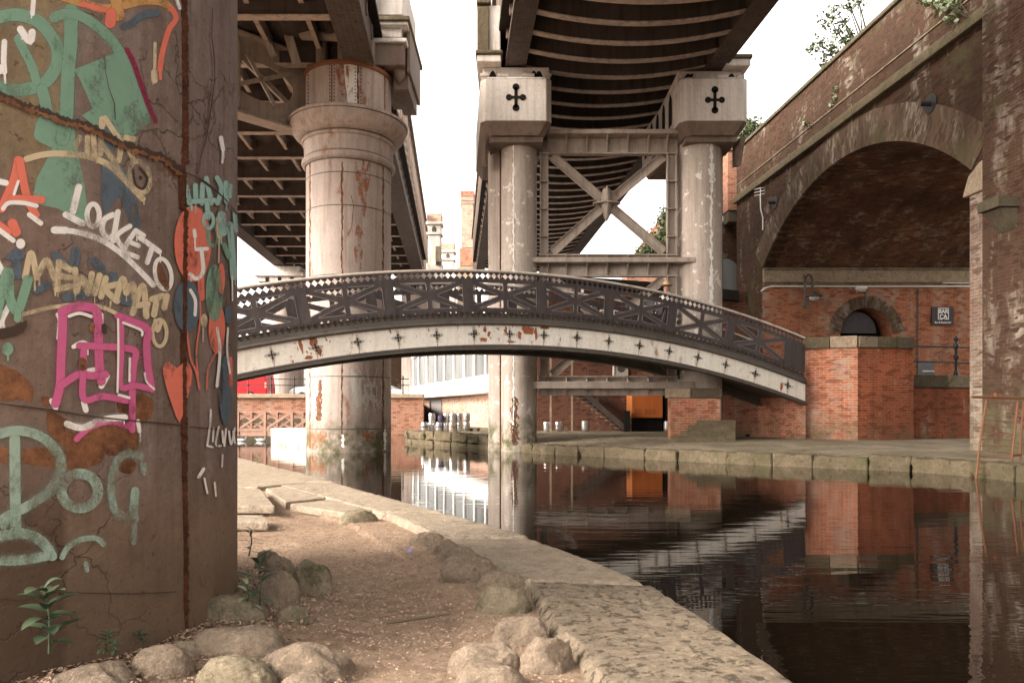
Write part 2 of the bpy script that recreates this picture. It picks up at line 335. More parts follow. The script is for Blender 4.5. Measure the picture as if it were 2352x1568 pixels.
def pillar_mat():
    k = N('graffiti_pillar_surface'); p = k.geo(); z = k.z()
    fine = k.noise(p, 22, 9, .75, .25, .75)
    c = k.mix(k.noise(k.geo((1, 1, .5)), 1.3, 7, .65, .35, .65), (.31, .22, .12), (.20, .145, .10))
    # upper coat of tan paint, lower coat of mauve grey
    zz = k.math('ADD', z, k.math('MULTIPLY', k.noise(p, 1.2, 6, .6, 0, 1), .5))
    c = k.mix(k.ramp(zz, 2.45, 2.30), c, (.215, .145, .115))
    xs = k.n('ShaderNodeSeparateXYZ'); k.l(p, xs.inputs[0]); right = k.ramp(xs.outputs[0], -1.81, -1.79)
    up = k.mix(k.noise(k.geo((9, 9, .5)), 1.5, 7, .7, .3, .7), (.27, .20, .175), (.16, .105, .085)); c = k.mix(right, c, up)
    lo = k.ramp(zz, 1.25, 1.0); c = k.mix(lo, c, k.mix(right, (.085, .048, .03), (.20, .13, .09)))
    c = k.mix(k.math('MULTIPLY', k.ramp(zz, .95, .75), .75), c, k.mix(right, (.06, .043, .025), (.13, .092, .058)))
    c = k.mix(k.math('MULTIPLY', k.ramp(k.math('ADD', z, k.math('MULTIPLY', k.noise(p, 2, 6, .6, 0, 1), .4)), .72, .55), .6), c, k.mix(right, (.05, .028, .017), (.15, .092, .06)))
    st = k.noise(k.geo((7, 7, .25)), 2, 8, .7, .48, .7); c = k.mix(k.math('MULTIPLY', st, .45), c, (.09, .06, .045))
    rs = k.noise(k.geo((1, 1, 1), (2, 1, 5)), 2.1, 10, .72, .62, .65); c = k.mix(k.math('MULTIPLY', rs, .8), c, k.mix(fine, (.09, .035, .018), (.20, .085, .04)))
    c = k.mix(k.math('MULTIPLY', fine, .5), c, (.065, .042, .028))
    bl = k.noise(k.geo((1, 1, .8), (11, 4, 6)), .9, 8, .7, .42, .60); c = k.mix(k.math('MULTIPLY', bl, .62), c, (.07, .045, .03))
    sp = k.noise(p, 34, 4, .6, .64, .68); c = k.mix(k.math('MULTIPLY', sp, .6), c, (.04, .025, .018))
    m_ = k.noise(p, 6, 9, .7, .3, .7)
    v = k.n('ShaderNodeTexVoronoi'); v.feature = 'DISTANCE_TO_EDGE'; v.inputs['Scale'].default_value = 2.2
    dn = k.n('ShaderNodeTexNoise'); dn.inputs['Scale'].default_value = 4; dn.inputs['Detail'].default_value = 6; k.l(p, dn.inputs['Vector'])
    vm = k.n('ShaderNodeVectorMath'); vm.operation = 'MULTIPLY_ADD'; k.l(dn.outputs['Color'], vm.inputs[0]); vm.inputs[1].default_value = (.45, .45, .45); k.l(p, vm.inputs[2]); k.l(vm.outputs[0], v.inputs['Vector'])
    cr = k.math('MULTIPLY', k.ramp(v.outputs['Distance'], .012, .003), k.noise(p, 1.6, 3, .5, .5, .62)); c = k.mix(k.math('MULTIPLY', cr, .45), c, (.05, .03, .02))
    h = k.math('SUBTRACT', k.math('MULTIPLY', m_, .5), cr)
    return k.fin(c, .7, 0, k.bump(h, .7, .02, k.bump(fine, .5, .008)))
M['pillar'] = pillar_mat()
def paintstroke(name, c, wear=.5, soft=.10):
    k = N(name); p = k.geo(); f = k.noise(p, 14, 9, .75, .25, .75)
    cc = k.mix(k.math('MULTIPLY', f, .35), c, tuple(x * .55 for x in c)) if 'rust' not in name else k.mix(k.noise(p, 8, 10, .8, .35, .65), (.045, .02, .012), (.24, .10, .045))
    k.fin(cc, .65, 0, k.bump(f, .35, .006))
    a = k.noise(k.geo((1, 1, .6), (c[0] * 9, 3, c[2] * 7)), 5, 10, .75, wear * .55, wear * .55 + .16)
    ux = k.n('ShaderNodeSeparateXYZ'); k.l(k.coord('UV'), ux.inputs[0]); e = k.ramp(k.math('ADD', ux.outputs[0], k.math('MULTIPLY', k.noise(p, 40, 6, .8, .2, .8), .35)), .30, .78)
    k.l(k.math('MULTIPLY', k.math('MULTIPLY', a, .95), e), k.b.inputs['Alpha'])
    return k.m
PC = {'green': (.165, .27, .19), 'pale': (.25, .32, .255), 'coral': (.60, .15, .10), 'white': (.70, .64, .59), 'tan': (.50, .39, .25), 'blue': (.085, .105, .125),
      'pink': (.48, .10, .21), 'maroon': (.22, .02, .055), 'amber': (.46, .24, .09), 'dk': (.05, .03, .022), 'rust': (.17, .06, .026), 'teal': (.27, .40, .35)}
for k_, c_ in PC.items(): M['g_' + k_] = paintstroke('spray_' + k_, c_, {'dk': .2, 'rust': .55, 'pale': .74, 'teal': .62, 'coral': .56, 'pink': .58, 'white': .60, 'blue': .6}.get(k_, .64))
def halo(name, c):
    k = N(name); f = k.noise(k.geo(), 60, 6, .8, .35, .7); k.fin(c, .7); ux = k.n('ShaderNodeSeparateXYZ'); k.l(k.coord('UV'), ux.inputs[0])
    e = k.math('MULTIPLY', k.math('POWER', ux.outputs[0], 1.6), k.math('MULTIPLY', k.math('ADD', f, .35), .42)); k.l(e, k.b.inputs['Alpha']); return k.m
for k_ in ('white', 'pink', 'coral', 'green', 'tan', 'pale', 'blue', 'teal', 'amber', 'maroon'): M['h_' + k_] = halo('overspray_' + k_, PC[k_])
M['rs'] = paintstroke('orange_stain', (.36, .13, .055), .80); M['wp'] = paintstroke('white_flake', (.82, .78, .73), .52); M['gp'] = paintstroke('grey_patch', (.52, .48, .43), .45)
M['rs2'] = paintstroke('dark_rust', (.13, .055, .03), .55)
# ================================================================ SETTING
def outerX(y):
    T = [(-12, 2.7), (0, 1.42), (2.73, 1.08), (3.27, 1.0), (3.75, .93), (4.2, .85), (4.6, .745), (5.0, .595), (5.43, .405), (6.14, .087), (7.0, -.42), (8.72, -1.43), (12.1, -3.36), (16.5, -6.1), (24, -11), (40, -22)]
    for (a, b), (c, d) in zip(T, T[1:]):
        if y <= c: return b + (d - b) * (y - a) / (c - a)
    return T[-1][1]
def innerX(y):
    T = [(-12, 1.9), (0, .72), (2.73, .316), (3.16, .26), (3.455, .183), (3.786, .145), (4.218, .109), (4.72, -.105), (5.667, -.483), (6.44, -.845), (7.1, -1.15), (9.7, -2.9), (12.1, -4.7), (16.5, -7.4), (24, -12.2), (40, -23)]
    for (a, b), (c, d) in zip(T, T[1:]):
        if y <= c: return b + (d - b) * (y - a) / (c - a)
    return T[-1][1]
b = MB(); b.box(-500, 500, -300, 900, -1.2, -.8); struct(b.build('ground', M['asphalt']))
b = MB(); b.add([(-60, -40, 0), (60, -40, 0), (60, 41, 0), (-60, 41, 0)], [(0, 1, 2, 3)]); struct(b.build('canal_water', M['water'], recalc=False))
SP = [(-400, 40.4), (-4.85, 40.4), (-5.55, 46.6), (-6.5, 52), (-4, 58), (400, 60), (400, 700), (-400, 700)]
b = MB(); b.prism([(x, y, -.7) for x, y in SP], [(x, y, 1.85) for x, y in SP]); struct(b.build('street', M['asphalt']))
# near quay: dirt path sheet
P1C = (-2.767, 3.808); P1R = 1.27
b = MB(); rows = []; NX = 150
ys = [-3 + i * .045 for i in range(int(22 / .045))]
for y in ys:
    x1 = innerX(y) + .06; x0 = x1 - 5.2; row = []
    for i in range(NX + 1):
        x = x0 + (x1 - x0) * (i / NX) ** .8
        h = noise.fractal(Vector((x * 2.2, y * 2.2, 3)), .9, 2.1, 5) * .022 + noise.noise(Vector((x * .7, y * .7, 9))) * .03
        edge = min(1, (x1 - x) / .5); bank = max(0, 1.9 - math.hypot(x - P1C[0], y - P1C[1])) * .05
        row.append(len(b.v)); b.v.append(Vector((x, y, .19 + h * edge + bank - (.03 if edge > .9 else .01))))
    rows.append(row)
for a_, c_ in zip(rows, rows[1:]):
    for i in range(NX): b.f.append((a_[i], a_[i + 1], c_[i + 1], c_[i]))
struct(b.build('path', M['dirt'], smooth=True))
yy_ = [-12, -6, 0, 2.7, 4, 5.5, 7.1, 9.7, 12.1, 16.5, 22, 28]
pp_ = [(innerX(y) - .05, y) for y in yy_] + [(-60, 28), (-60, -12)]
b = MB(); b.prism([(x, y, -.8) for x, y in pp_], [(x, y, .13) for x, y in pp_])
struct(b.build('near_bank', M['dirt']))
# coping slabs of the near quay
def slab(b, y0, y1, dz=0, gap=.020, nn=6, sk=.0):
    top = []; n = max(2, int((y1 - y0) / .05)); mcol = 22
    rings = []
    for j in range(n + 1):
        y = y0 + gap + (y1 - y0 - 2 * gap) * j / n
        xo, xi = outerX(y), innerX(y)
        row = []
        for i in range(mcol + 1):
            t = i / mcol; x = xi + (xo - xi) * t; yy = y + (t - .5) * sk
            ed = min(t, 1 - t) * (xo - xi); ee = min(j, n - j) / n * (y1 - y0)
            z = .25 + dz - .05 * max(0, 1 - ed / .045) ** 2 * (1.0 if t < .5 else .6) - .03 * max(0, 1 - ee / .03) ** 2
            z += noise.fractal(Vector((x * 6, yy * 6, 1)), .8, 2, 5) * .006 - max(0, noise.noise(Vector((x * 11, yy * 14, 5))) - .25) * .022
            if t < .15: x += noise.noise(Vector((y * 4, 2, 0))) * .03 * (1 - t / .15)
            row.append(len(b.v)); b.v.append(Vector((x, yy, z)))
        rings.append(row)
    for a_, c_ in zip(rings, rings[1:]):
        for i in range(mcol): b.f.append((a_[i], a_[i + 1], c_[i + 1], c_[i]))
    def skirt(idx, d=.45):
        m0 = len(b.v)
        for i in idx: p = b.v[i]; b.v.append(Vector((p.x, p.y, p.z - d)))
        for i in range(len(idx) - 1): b.f.append((idx[i], idx[i + 1], m0 + i + 1, m0 + i))
    skirt([r_[0] for r_ in rings][::-1]); skirt([r_[-1] for r_ in rings]); skirt(rings[0]); skirt(rings[-1][::-1])
b = MB()
jts = [-4, -1.2, 1.4, 4.36, 5.95, 7.35, 9.0, 10.6, 12.4, 14.2, 16.2, 18.5]
for i, (a_, c_) in enumerate(zip(jts, jts[1:])):
    if i == 3: struct(b.build('pitted_coping', M['copingp'], smooth=50)); b = MB()
    slab(b, a_, c_, random.uniform(-.010, .010), sk=-.10)
struct(b.build('quay_coping', M['coping'], smooth=50))
# flagstones on the left of the path
b = MB()
def flag(b, pts, z, t=.09):
    q = [G(x, y, z) for x, y in pts]; b.prism([(p.x, p.y, z - t) for p in q], [(p.x, p.y, z) for p in q])
flag(b, [(500, 1160), (632, 1160), (600, 1122), (500, 1118)], .285)
flag(b, [(470, 1196), (618, 1196), (606, 1182), (470, 1180)], .245)
flag(b, [(480, 1114), (590, 1117), (700, 1108), (640, 1086), (480, 1082)], .25)
flag(b, [(610, 1120), (655, 1152), (790, 1138), (715, 1110)], .235)
flag(b, [(665, 1156), (790, 1176), (880, 1170), (800, 1142)], .235)
flag(b, [(480, 1078), (630, 1082), (560, 1060), (480, 1058)], .245)
flag(b, [(480, 1055), (560, 1057), (530, 1045), (480, 1044)], .25)
struct(b.build('flagstones', M['coping'], bevel=.02, seg=2))
# far quay
qe = [(-4.4, 30.6, .5), (-4.0, 29.2, .5), (-2.2, 26.6, .5), (-.85, 24.3, .45), (-.72, 23.9, .30), (1.24, 21.5, .27), (2.52, 20.3, .27), (3.45, 19.3, .27), (5.14, 17.7, .27), (6.7, 16.5, .28), (8.3, 15.4, .30), (8.85, 14.2, .30), (9.2, 11, .30), (9.6, 5, .3), (10, -12, .3)]
b = MB()
inr = [(-3.8, 33, .46), (-3.4, 31.5, .46), (-1.6, 29.5, .46), (0, 28, .46), (.4, 27.6, .45), (2.4, 25, .44), (3.9, 23.4, .43), (5.0, 22.6, .42), (7.0, 21, .40), (9.0, 20, .38), (10.6, 18.5, .36), (11.3, 15, .34), (11.8, 11, .34), (12, 5, .34), (12.5, -12, .34)]
bk = [(-5.2, 48, .46), (-4, 48, .46), (0, 48, .46), (3, 41, .46), (6, 41, .45), (9, 41, .44), (12, 41, .43), (16, 41, .42), (20, 41, .40), (26, 38, .38), (34, 30, .36), (40, 18, .34), (40, 11, .34), (40, 5, .34), (40, -12, .34)]
n = len(qe)
for i in range(n):
    e = qe[i]; s_ = Vector((inr[i][0] - e[0], inr[i][1] - e[1])).normalized() * .42
    b.v += [Vector((e[0] + s_.x, e[1] + s_.y, -.5)), Vector((e[0] + s_.x, e[1] + s_.y, e[2] - .012)), Vector(inr[i]), Vector(bk[i])]
for i in range(n - 1):
    a_ = 4 * i; c_ = 4 * i + 4
    for j in range(3): b.f.append((a_ + j, c_ + j, c_ + j + 1, a_ + j + 1))
struct(b.build('quay', M['quay'], recalc=True))
def blocks(pts, name, mat_, L=.95, wd=.48, zl=-.4, seed=3, split=False):
    rnd = random.Random(seed); b = MB()
    for (x0, y0, z0), (x1, y1, z1) in zip(pts, pts[1:]):
        p = Vector((x0, y0)); q = Vector((x1, y1)); ln = (q - p).length; k = max(1, round(ln / L)); d = (q - p) / ln; nn = Vector((-d.y, d.x))
        ts = [0] + [(i + rnd.uniform(-.2, .2)) / k for i in range(1, k)] + [1]
        for t0, t1 in zip(ts, ts[1:]):
            a_ = p + d * (t0 * ln + .012); c_ = p + d * (t1 * ln - .012); o = rnd.uniform(-.025, .025); zz = z0 + (z1 - z0) * (t0 + t1) / 2 + rnd.uniform(-.015, .015)
            lv = [(zl, zz)] if not split else [(zl, .16 + rnd.uniform(-.02, .02)), (.175 + rnd.uniform(-.01, .01), zz)]
            for (za, zb) in lv:
                oo = o + rnd.uniform(-.02, .02); A = a_ - nn * oo; C = c_ - nn * oo; B_ = C + nn * wd; D = A + nn * wd
                b.hexa([(A.x, A.y, za), (C.x, C.y, za), (B_.x, B_.y, za), (D.x, D.y, za), (A.x, A.y, zb), (C.x, C.y, zb), (B_.x, B_.y, zb - .006), (D.x, D.y, zb - .006)])
    o = b.build(name, mat_, bevel=.045, seg=3, smooth=60); ss = o.modifiers.new('sub', 'SUBSURF'); ss.subdivision_type = 'SIMPLE'; ss.levels = ss.render_levels = 3
    tx = bpy.data.textures.new(name, 'CLOUDS'); tx.noise_scale = .22; tx.noise_depth = 4; dm = o.modifiers.new('rough', 'DISPLACE'); dm.texture = tx; dm.strength = .15; dm.mid_level = .5
    return struct(o)
blocks([q for q in qe[4:]], 'quay_edge_blocks', M['stonem'], L=1.05)
blocks([q for q in qe[:5]], 'quay_wall_blocks', M['stonem'], L=.7, split=True, seed=8)
# ================================================================ COLUMNS
def ray(px, py): return Vector(((px - CX) / F, 1, (HY - py) / F))
def cylhit(px, py, c, r_, lift=0.0):
    d = ray(px, 0); a = d.x * d.x + 1; bq = -(d.x * c[0] + c[1]); cc = c[0] ** 2 + c[1] ** 2 - r_ * r_; disc = bq * bq - a * cc
    t = (-bq - math.sqrt(disc)) / a if disc > 0 else -bq / a
    z = EZ + (HY - py) / F * t; x = d.x * t; y = t
    nx, ny = (x - c[0]), (y - c[1]); l_ = math.hypot(nx, ny)
    return Vector((c[0] + nx / l_ * (r_ + lift), c[1] + ny / l_ * (r_ + lift), z))
def smooth_path(pts, step=6.0, closed=False):
    if len(pts) < 3:
        (x0, y0), (x1, y1) = pts[0], pts[-1]; n = max(2, int(math.hypot(x1 - x0, y1 - y0) / step)); return [(x0 + (x1 - x0) * i / n, y0 + (y1 - y0) * i / n) for i in range(n + 1)]
    o = []; q = [pts[-1]] + pts + [pts[0], pts[1]] if closed else [pts[0]] + pts + [pts[-1]]
    for i in range(1, len(q) - 2):
        p0, p1, p2, p3 = q[i - 1], q[i], q[i + 1], q[i + 2]; n = max(2, int(math.hypot(p2[0] - p1[0], p2[1] - p1[1]) / step))
        for k in range(n):
            t = k / n; o.append(tuple(.5 * (2 * p1[j] + (p2[j] - p0[j]) * t + (2 * p0[j] - 5 * p1[j] + 4 * p2[j] - p3[j]) * t * t + (3 * p1[j] - p0[j] - 3 * p2[j] + p3[j]) * t ** 3) for j in (0, 1)))
    o.append(pts[0] if closed else pts[-1]); return o
class Paint:      # marks laid on a cylinder's real surface
    def __init__(s, c, r_): s.c = c; s.r = r_; s.b = {}; s.k = 0
    def lift(s): s.k += 1; return .0008 + .000035 * s.k
    def mb(s, m): return s.b.setdefault(m, MB())
    def put(s, b, x, y, L, e): b.v.append(cylhit(x, y, s.c, s.r, L)); b.uv = b.uv or []; b.uv.append((e, 0))
    def stroke(s, m, pts, wd, jag=0, straight=False, closed=False, taper=False, soft=False):
        L = s.lift(); q = smooth_path(pts, max(3, wd * .35), closed) if not straight else pts
        b = s.mb(m); h = wd / 2 * (1.12 if wd > 4 else 1); base = len(b.v); n = len(q)
        def nrm(i):
            a_ = q[max(i - 1, 0)]; c_ = q[min(i + 1, n - 1)]; dx, dy = c_[0] - a_[0], c_[1] - a_[1]; l_ = math.hypot(dx, dy) or 1; return -dy / l_, dx / l_
        rng = random.Random(int(pts[0][0] * 7 + pts[0][1] + wd)); OF = ((-1, 0 if wd > 4 else 1), (-.72, 1), (0, 1), (.72, 1), (1, 0 if wd > 4 else 1)) if not soft else ((-1, 0), (-.55, .5), (0, 1), (.55, .5), (1, 0))
        for i, (x, y) in enumerate(q):
            nx, ny = nrm(i); ha = h * (1 + rng.uniform(-jag, jag)); hb = h * (1 + rng.uniform(-jag, jag))
            for o, e in OF: o *= ha if o < 0 else hb; s.put(b, x + nx * o, y + ny * o, L, e)
        for i in range(n - 1):
            for k in range(4): a_ = base + i * 5 + k; b.f.append((a_, a_ + 1, a_ + 6, a_ + 5))
        if not closed and wd > 2.5 and not soft:
            for e, sg in ((0, -1), (n - 1, 1)):
                nx, ny = nrm(e); tx, ty = ny * sg, -nx * sg; x, y = q[e]; c0 = len(b.v); s.put(b, x, y, L, 1)
                for rr, ev in ((.72, 1), (1, 0 if wd > 4 else 1)):
                    for j in range(9): a = math.pi * j / 8; s.put(b, x + (nx * math.cos(a) + tx * math.sin(a)) * h * rr, y + (ny * math.cos(a) + ty * math.sin(a)) * h * rr, L, ev)
                for j in range(8): b.f.append((c0, c0 + 1 + j, c0 + 2 + j)); b.f.append((c0 + 1 + j, c0 + 10 + j, c0 + 11 + j, c0 + 2 + j))
    def poly(s, m, pts, smooth=True, jag=0):
        L = s.lift(); q = smooth_path(pts, 22, True)[:-1] if smooth else pts
        if not smooth:
            q2_ = []
            for i in range(len(q)): a_, c_ = q[i], q[(i + 1) % len(q)]; k_ = max(1, int(math.hypot(c_[0] - a_[0], c_[1] - a_[1]) / 12)); q2_ += [(a_[0] + (c_[0] - a_[0]) * j / k_, a_[1] + (c_[1] - a_[1]) * j / k_) for j in range(k_)]
            q = q2_
        rng = random.Random(int(pts[0][0] + 3 * pts[0][1]))
        if jag: q = [(x + rng.uniform(-jag, jag), y + rng.uniform(-jag, jag)) for x, y in q]
        cx = sum(p[0] for p in q) / len(q); cy = sum(p[1] for p in q) / len(q); b = s.mb(m); base = len(b.v); n = len(q); R0 = max(math.hypot(x - cx, y - cy) for x, y in q)
        rg_ = [1, max(.5, 1 - 2.6 / R0)] + [f * .9 for f in (.85, .6, .3)]
        for k, f_ in enumerate(rg_):
            for x, y in q: s.put(b, cx + (x - cx) * f_, cy + (y - cy) * f_, L, 0 if k == 0 else 1)
        s.put(b, cx, cy, L, 1); RN = len(rg_)
        for k in range(RN - 1):
            for i in range(n): b.f.append((base + k * n + i, base + k * n + (i + 1) % n, base + (k + 1) * n + (i + 1) % n, base + (k + 1) * n + i))
        for i in range(n): b.f.append((base + (RN - 1) * n + i, base + (RN - 1) * n + (i + 1) % n, base + RN * n))
    def ell(s, m, cx, cy, rx, ry, wd=None, rot=0):
        p = [(cx + rx * math.cos(a) * math.cos(rot) - ry * math.sin(a) * math.sin(rot), cy + rx * math.cos(a) * math.sin(rot) + ry * math.sin(a) * math.cos(rot)) for a in [2 * math.pi * i / 14 for i in range(14)]]
        if wd: s.stroke(m, p, wd, closed=True)
        else: s.poly(m, p)
    def done(s, parent, names):
        for m, b in s.b.items(): b.build(names.get(m, 'paint_mark'), M[m], parent, recalc=False)
# ---- graffiti pillar
t = empty('graffiti_pillar', (P1C[0], P1C[1], .15), 'huge cylindrical iron pillar in the left foreground covered in coloured spray graffiti', 'pillar')
b = MB()
prof = [(P1R + .03, -.1)]; z = .1
while z < 12: prof.append((P1R + (.02 if z < .2 else 0), z)); z += .25
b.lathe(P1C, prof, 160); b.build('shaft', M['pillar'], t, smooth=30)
pt = Paint(P1C, P1R)
def S(crop):
    oy = {1: 0, 2: 523.0, 3: 1044.7}[crop]
    return lambda pts: [(x / 2.999, oy + y / 2.999) for x, y in pts]
DR = random.Random(21)
def st(crop, m, wd, *pts, **kw):
    if wd >= 24 and 'h_' + m in M:
        pt.stroke('h_' + m, S(crop)(list(pts)), wd * 2.1 / 2.999, soft=True)
        if DR.random() < .38 and m in ('white', 'tan', 'pink', 'coral', 'teal', 'green', 'pale'):
            x, y = pts[-1] if DR.random() < .6 else pts[0]; x += DR.uniform(-.3, .3) * wd; ln = DR.uniform(25, 85); dw = DR.uniform(6, 10)
            pt.stroke('g_' + m, S(crop)([(x, y), (x + DR.uniform(-2, 2), y + ln)]), dw / 2.999)
    pt.stroke('g_' + m, S(crop)(list(pts)), wd * 1.12 / 2.999, **kw)
def po(crop, m, *pts, **kw): pt.poly('g_' + m, S(crop)(list(pts)), **kw)
def el(crop, m, cx, cy, rx, ry, wd=None, rot=0): (x, y), = S(crop)([(cx, cy)]); pt.ell('g_' + m, x, y, rx / 2.999, ry / 2.999, wd / 2.999 if wd else None, rot)
# rust and bare patches first
po(2, 'rust', (-60, 930), (60, 960), (160, 1010), (230, 1100), (215, 1200), (120, 1190), (-60, 1180), jag=2.5)
po(2, 'rust', (330, 1250), (420, 1300), (560, 1360), (700, 1330), (900, 1340), (950, 1450), (930, 1560), (700, 1560), (520, 1530), (380, 1480), (330, 1400), jag=3)
po(2, 'rust', (800, 1200), (860, 1160), (980, 1140), (1050, 1180), (1060, 1260), (1000, 1340), (900, 1320), (820, 1280), jag=3)
po(2, 'rust', (280, 1160), (340, 1170), (350, 1220), (300, 1230), jag=2); po(3, 'rust', (820, 20), (900, 10), (940, 60), (900, 130), (830, 120), (800, 60), jag=2)
po(3, 'rust', (-40, -60), (180, -40), (430, -60), (700, -30), (700, 60), (500, 100), (200, 60), (-40, 40), jag=3)
# upper green letters
st(1, 'green', 78, (-120, 260), (-60, 150), (20, 115), (130, 105), (260, 150), (345, 240), (395, 340), (390, 450), (330, 550), (230, 605), (100, 625), (0, 600), (-80, 540))
st(1, 'green', 56, (125, 270), (170, 360), (215, 450), (250, 560))
st(1, 'green', 70, (290, 620), (310, 700), (330, 800), (350, 900)); po(1, 'green', (270, 800), (400, 770), (500, 850), (520, 960), (440, 1040), (330, 1010), (240, 960), (235, 900))
po(1, 'green', (385, 960), (520, 960), (545, 1100), (585, 1280), (600, 1420), (610, 1520), (560, 1540), (400, 1440), (215, 1400), (250, 1230), (330, 1080), smooth=False)
st(1, 'green', 84, (488, 75), (485, 300), (468, 500), (455, 800), (430, 960))
st(1, 'green', 62, (372, 125), (430, 100), (520, 100), (620, 150), (720, 230), (790, 310), (830, 380))
po(1, 'green', (505, 480), (860, 335), (900, 440), (1045, 840), (920, 940), (740, 950), (560, 800), (640, 760), (545, 545), smooth=False)
st(1, 'maroon', 30, (872, 345), (920, 440), (990, 640), (1070, 840))
st(1, 'amber', 52, (430, -20), (560, 20), (700, 60), (800, 50), (900, 20)); st(1, 'amber', 70, (790, -30), (810, 60), (815, 110)); st(1, 'amber', 46, (860, 40), (1000, 10), (1120, 20), (1170, 60)); st(1, 'coral', 30, (560, 30), (640, 50), (730, 75))
st(1, 'coral', 66, (765, 95), (757, 160)); st(1, 'blue', 42, (845, 190), (900, 165), (980, 110), (1080, 92)); st(1, 'coral', 34, (1180, 60), (1210, 130), (1160, 210), (1115, 370), (1100, 480)); st(1, 'coral', 18, (1100, 470), (1103, 545)); st(1, 'tan', 20, (1066, 300), (1062, 520)); st(1, 'tan', 40, (1060, 500), (1062, 555))
st(1, 'white', 28, (232, -20), (222, 100)); st(1, 'white', 34, (30, 290), (25, 420), (30, 500)); st(1, 'white', 14, (32, 500), (35, 575)); st(1, 'white', 44, (140, 205), (205, 290), (220, 225)); st(1, 'white', 20, (1215, 0), (1235, 60)); po(1, 'white', (-60, 480), (20, 440), (30, 500), (-60, 540))
st(1, 'blue', 66, (748, 870), (748, 1020)); po(1, 'blue', (700, 1080), (760, 1110), (830, 1130), (900, 1250), (945, 1400), (975, 1568), (905, 1568), (815, 1340), (720, 1490), (690, 1350), smooth=False)
st(1, 'tan', 38, (180, 1098), (280, 1070), (400, 1060), (600, 1078), (750, 1140), (850, 1230), (980, 1370))
for q in [((515, 1020), (545, 950)), ((600, 1060), (600, 950)), ((650, 1070), (640, 930)), ((700, 820), (690, 1060)), ((720, 815), (790, 920), (830, 980), (815, 1110)), ((700, 1000), (760, 1080), (830, 1210)), ((880, 1020), (920, 1110)), ((860, 950), (920, 960))]: st(1, 'tan', 34, *q)
el(1, 'tan', 960, 1220, 66, 110, 34, -.25); st(1, 'dk', 14, (912, 1170), (930, 1270), (980, 1300), (1010, 1230), (960, 1160)); el(1, 'dk', 965, 1225, 12, 18)
st(1, 'coral', 52, (125, 1105), (100, 1220), (60, 1320), (10, 1440)); st(1, 'coral', 50, (135, 1110), (170, 1300), (200, 1400), (245, 1480)); st(1, 'coral', 48, (80, 1370), (285, 1378)); st(1, 'coral', 60, (85, 1540), (110, 1600))
st(1, 'white', 36, (-20, 1250), (40, 1262)); st(1, 'white', 26, (20, 1440), (60, 1400), (160, 1400), (250, 1420)); st(1, 'white', 30, (200, 1480), (280, 1540)); st(1, 'white', 18, (125, 1250), (95, 1340))
# white tag
st(1, 'white', 42, (540, 1290), (500, 1455)); st(1, 'white', 40, (450, 1480), (565, 1540)); el(1, 'white', 638, 1485, 42, 78, 36); st(1, 'white', 34, (775, 1480), (715, 1515), (700, 1590), (740, 1640), (780, 1620)); st(1, 'white', 34, (808, 1460), (775, 1660)); st(2, 'white', 30, (890, -10), (800, 60), (850, 150))
st(2, 'white', 30, (930, 20), (870, 110), (850, 165)); st(2, 'white', 28, (930, 20), (985, 55)); st(2, 'white', 28, (890, 100), (950, 125)); st(2, 'white', 28, (855, 170), (945, 205)); st(2, 'white', 32, (960, 70), (1092, 165)); st(2, 'white', 32, (1045, 130), (1008, 240)); el(2, 'white', 1118, 320, 55, 108, 28, -.2)
po(2, 'rust', (1080, 250), (1120, 270), (1140, 340), (1165, 420), (1130, 430), (1080, 340), jag=1.5)
st(2, 'white', 44, (370, 18), (450, 20)); st(2, 'white', 34, (400, 20), (520, 30), (680, 80), (820, 170), (940, 280), (1050, 395)); el(2, 'white', 140, 112, 34, 38); st(2, 'coral', 40, (-20, -30), (60, 30)); st(2, 'white', 30, (-30, 0), (90, 90)); st(2, 'white', 40, (-20, 240), (30, 330)); st(2, 'white', 36, (20, 700), (10, 640), (60, 540))
# tan tag over blue shadow
for q in [((110, 170), (120, 330)), ((520, 160), (510, 250)), ((380, 195), (440, 260)), ((640, 225), (700, 290)), ((250, 430), (330, 390)), ((450, 480), (600, 460)), ((70, 200), (140, 190)), ((770, 330), (800, 400)), ((840, 500), (880, 510))]: st(2, 'blue', 52, *q)
for q in [((170, 345), (212, 175), (250, 345)), ((250, 345), (318, 225), (368, 350)), ((402, 235), (390, 420)), ((400, 240), (480, 292)), ((395, 330), (478, 345)), ((385, 425), (478, 405)), ((512, 290), (522, 440)), ((522, 440), (560, 345), (600, 450)), ((600, 450), (628, 320)), ((680, 330), (645, 455)), ((722, 350), (690, 475)), ((805, 390), (720, 420), (800, 505)), ((790, 500), (838, 350), (862, 450)), ((862, 450), (908, 388), (920, 490)), ((905, 590), (975, 400), (1000, 610)), ((935, 535), (1010, 525)), ((1040, 492), (1112, 470)), ((1072, 490), (1052, 600)), ((1140, 470), (1122, 550))]: st(2, 'tan', 38, *q)
for q in [((235, 360), (238, 430)), ((375, 420), (377, 465)), ((755, 510), (752, 545)), ((265, 350), (268, 395))]: st(2, 'tan', 12, *q)
el(2, 'tan', 1090, 725, 48, 92, 26); st(2, 'tan', 26, (1060, 640), (1075, 710), (1100, 650)); st(2, 'tan', 24, (150, 600), (300, 560), (420, 540), (560, 530), (700, 550), (800, 595))
st(2, 'green', 60, (-30, 620), (50, 300), (65, 480), (120, 570), (190, 360)); st(2, 'green', 44, (120, 570), (118, 630)); el(2, 'green', 50, 835, 42, 48); st(2, 'green', 14, (52, 860), (53, 912)); po(2, 'dk', (-40, 700), (60, 690), (180, 640), (160, 720), (40, 760), (-40, 760), jag=2)
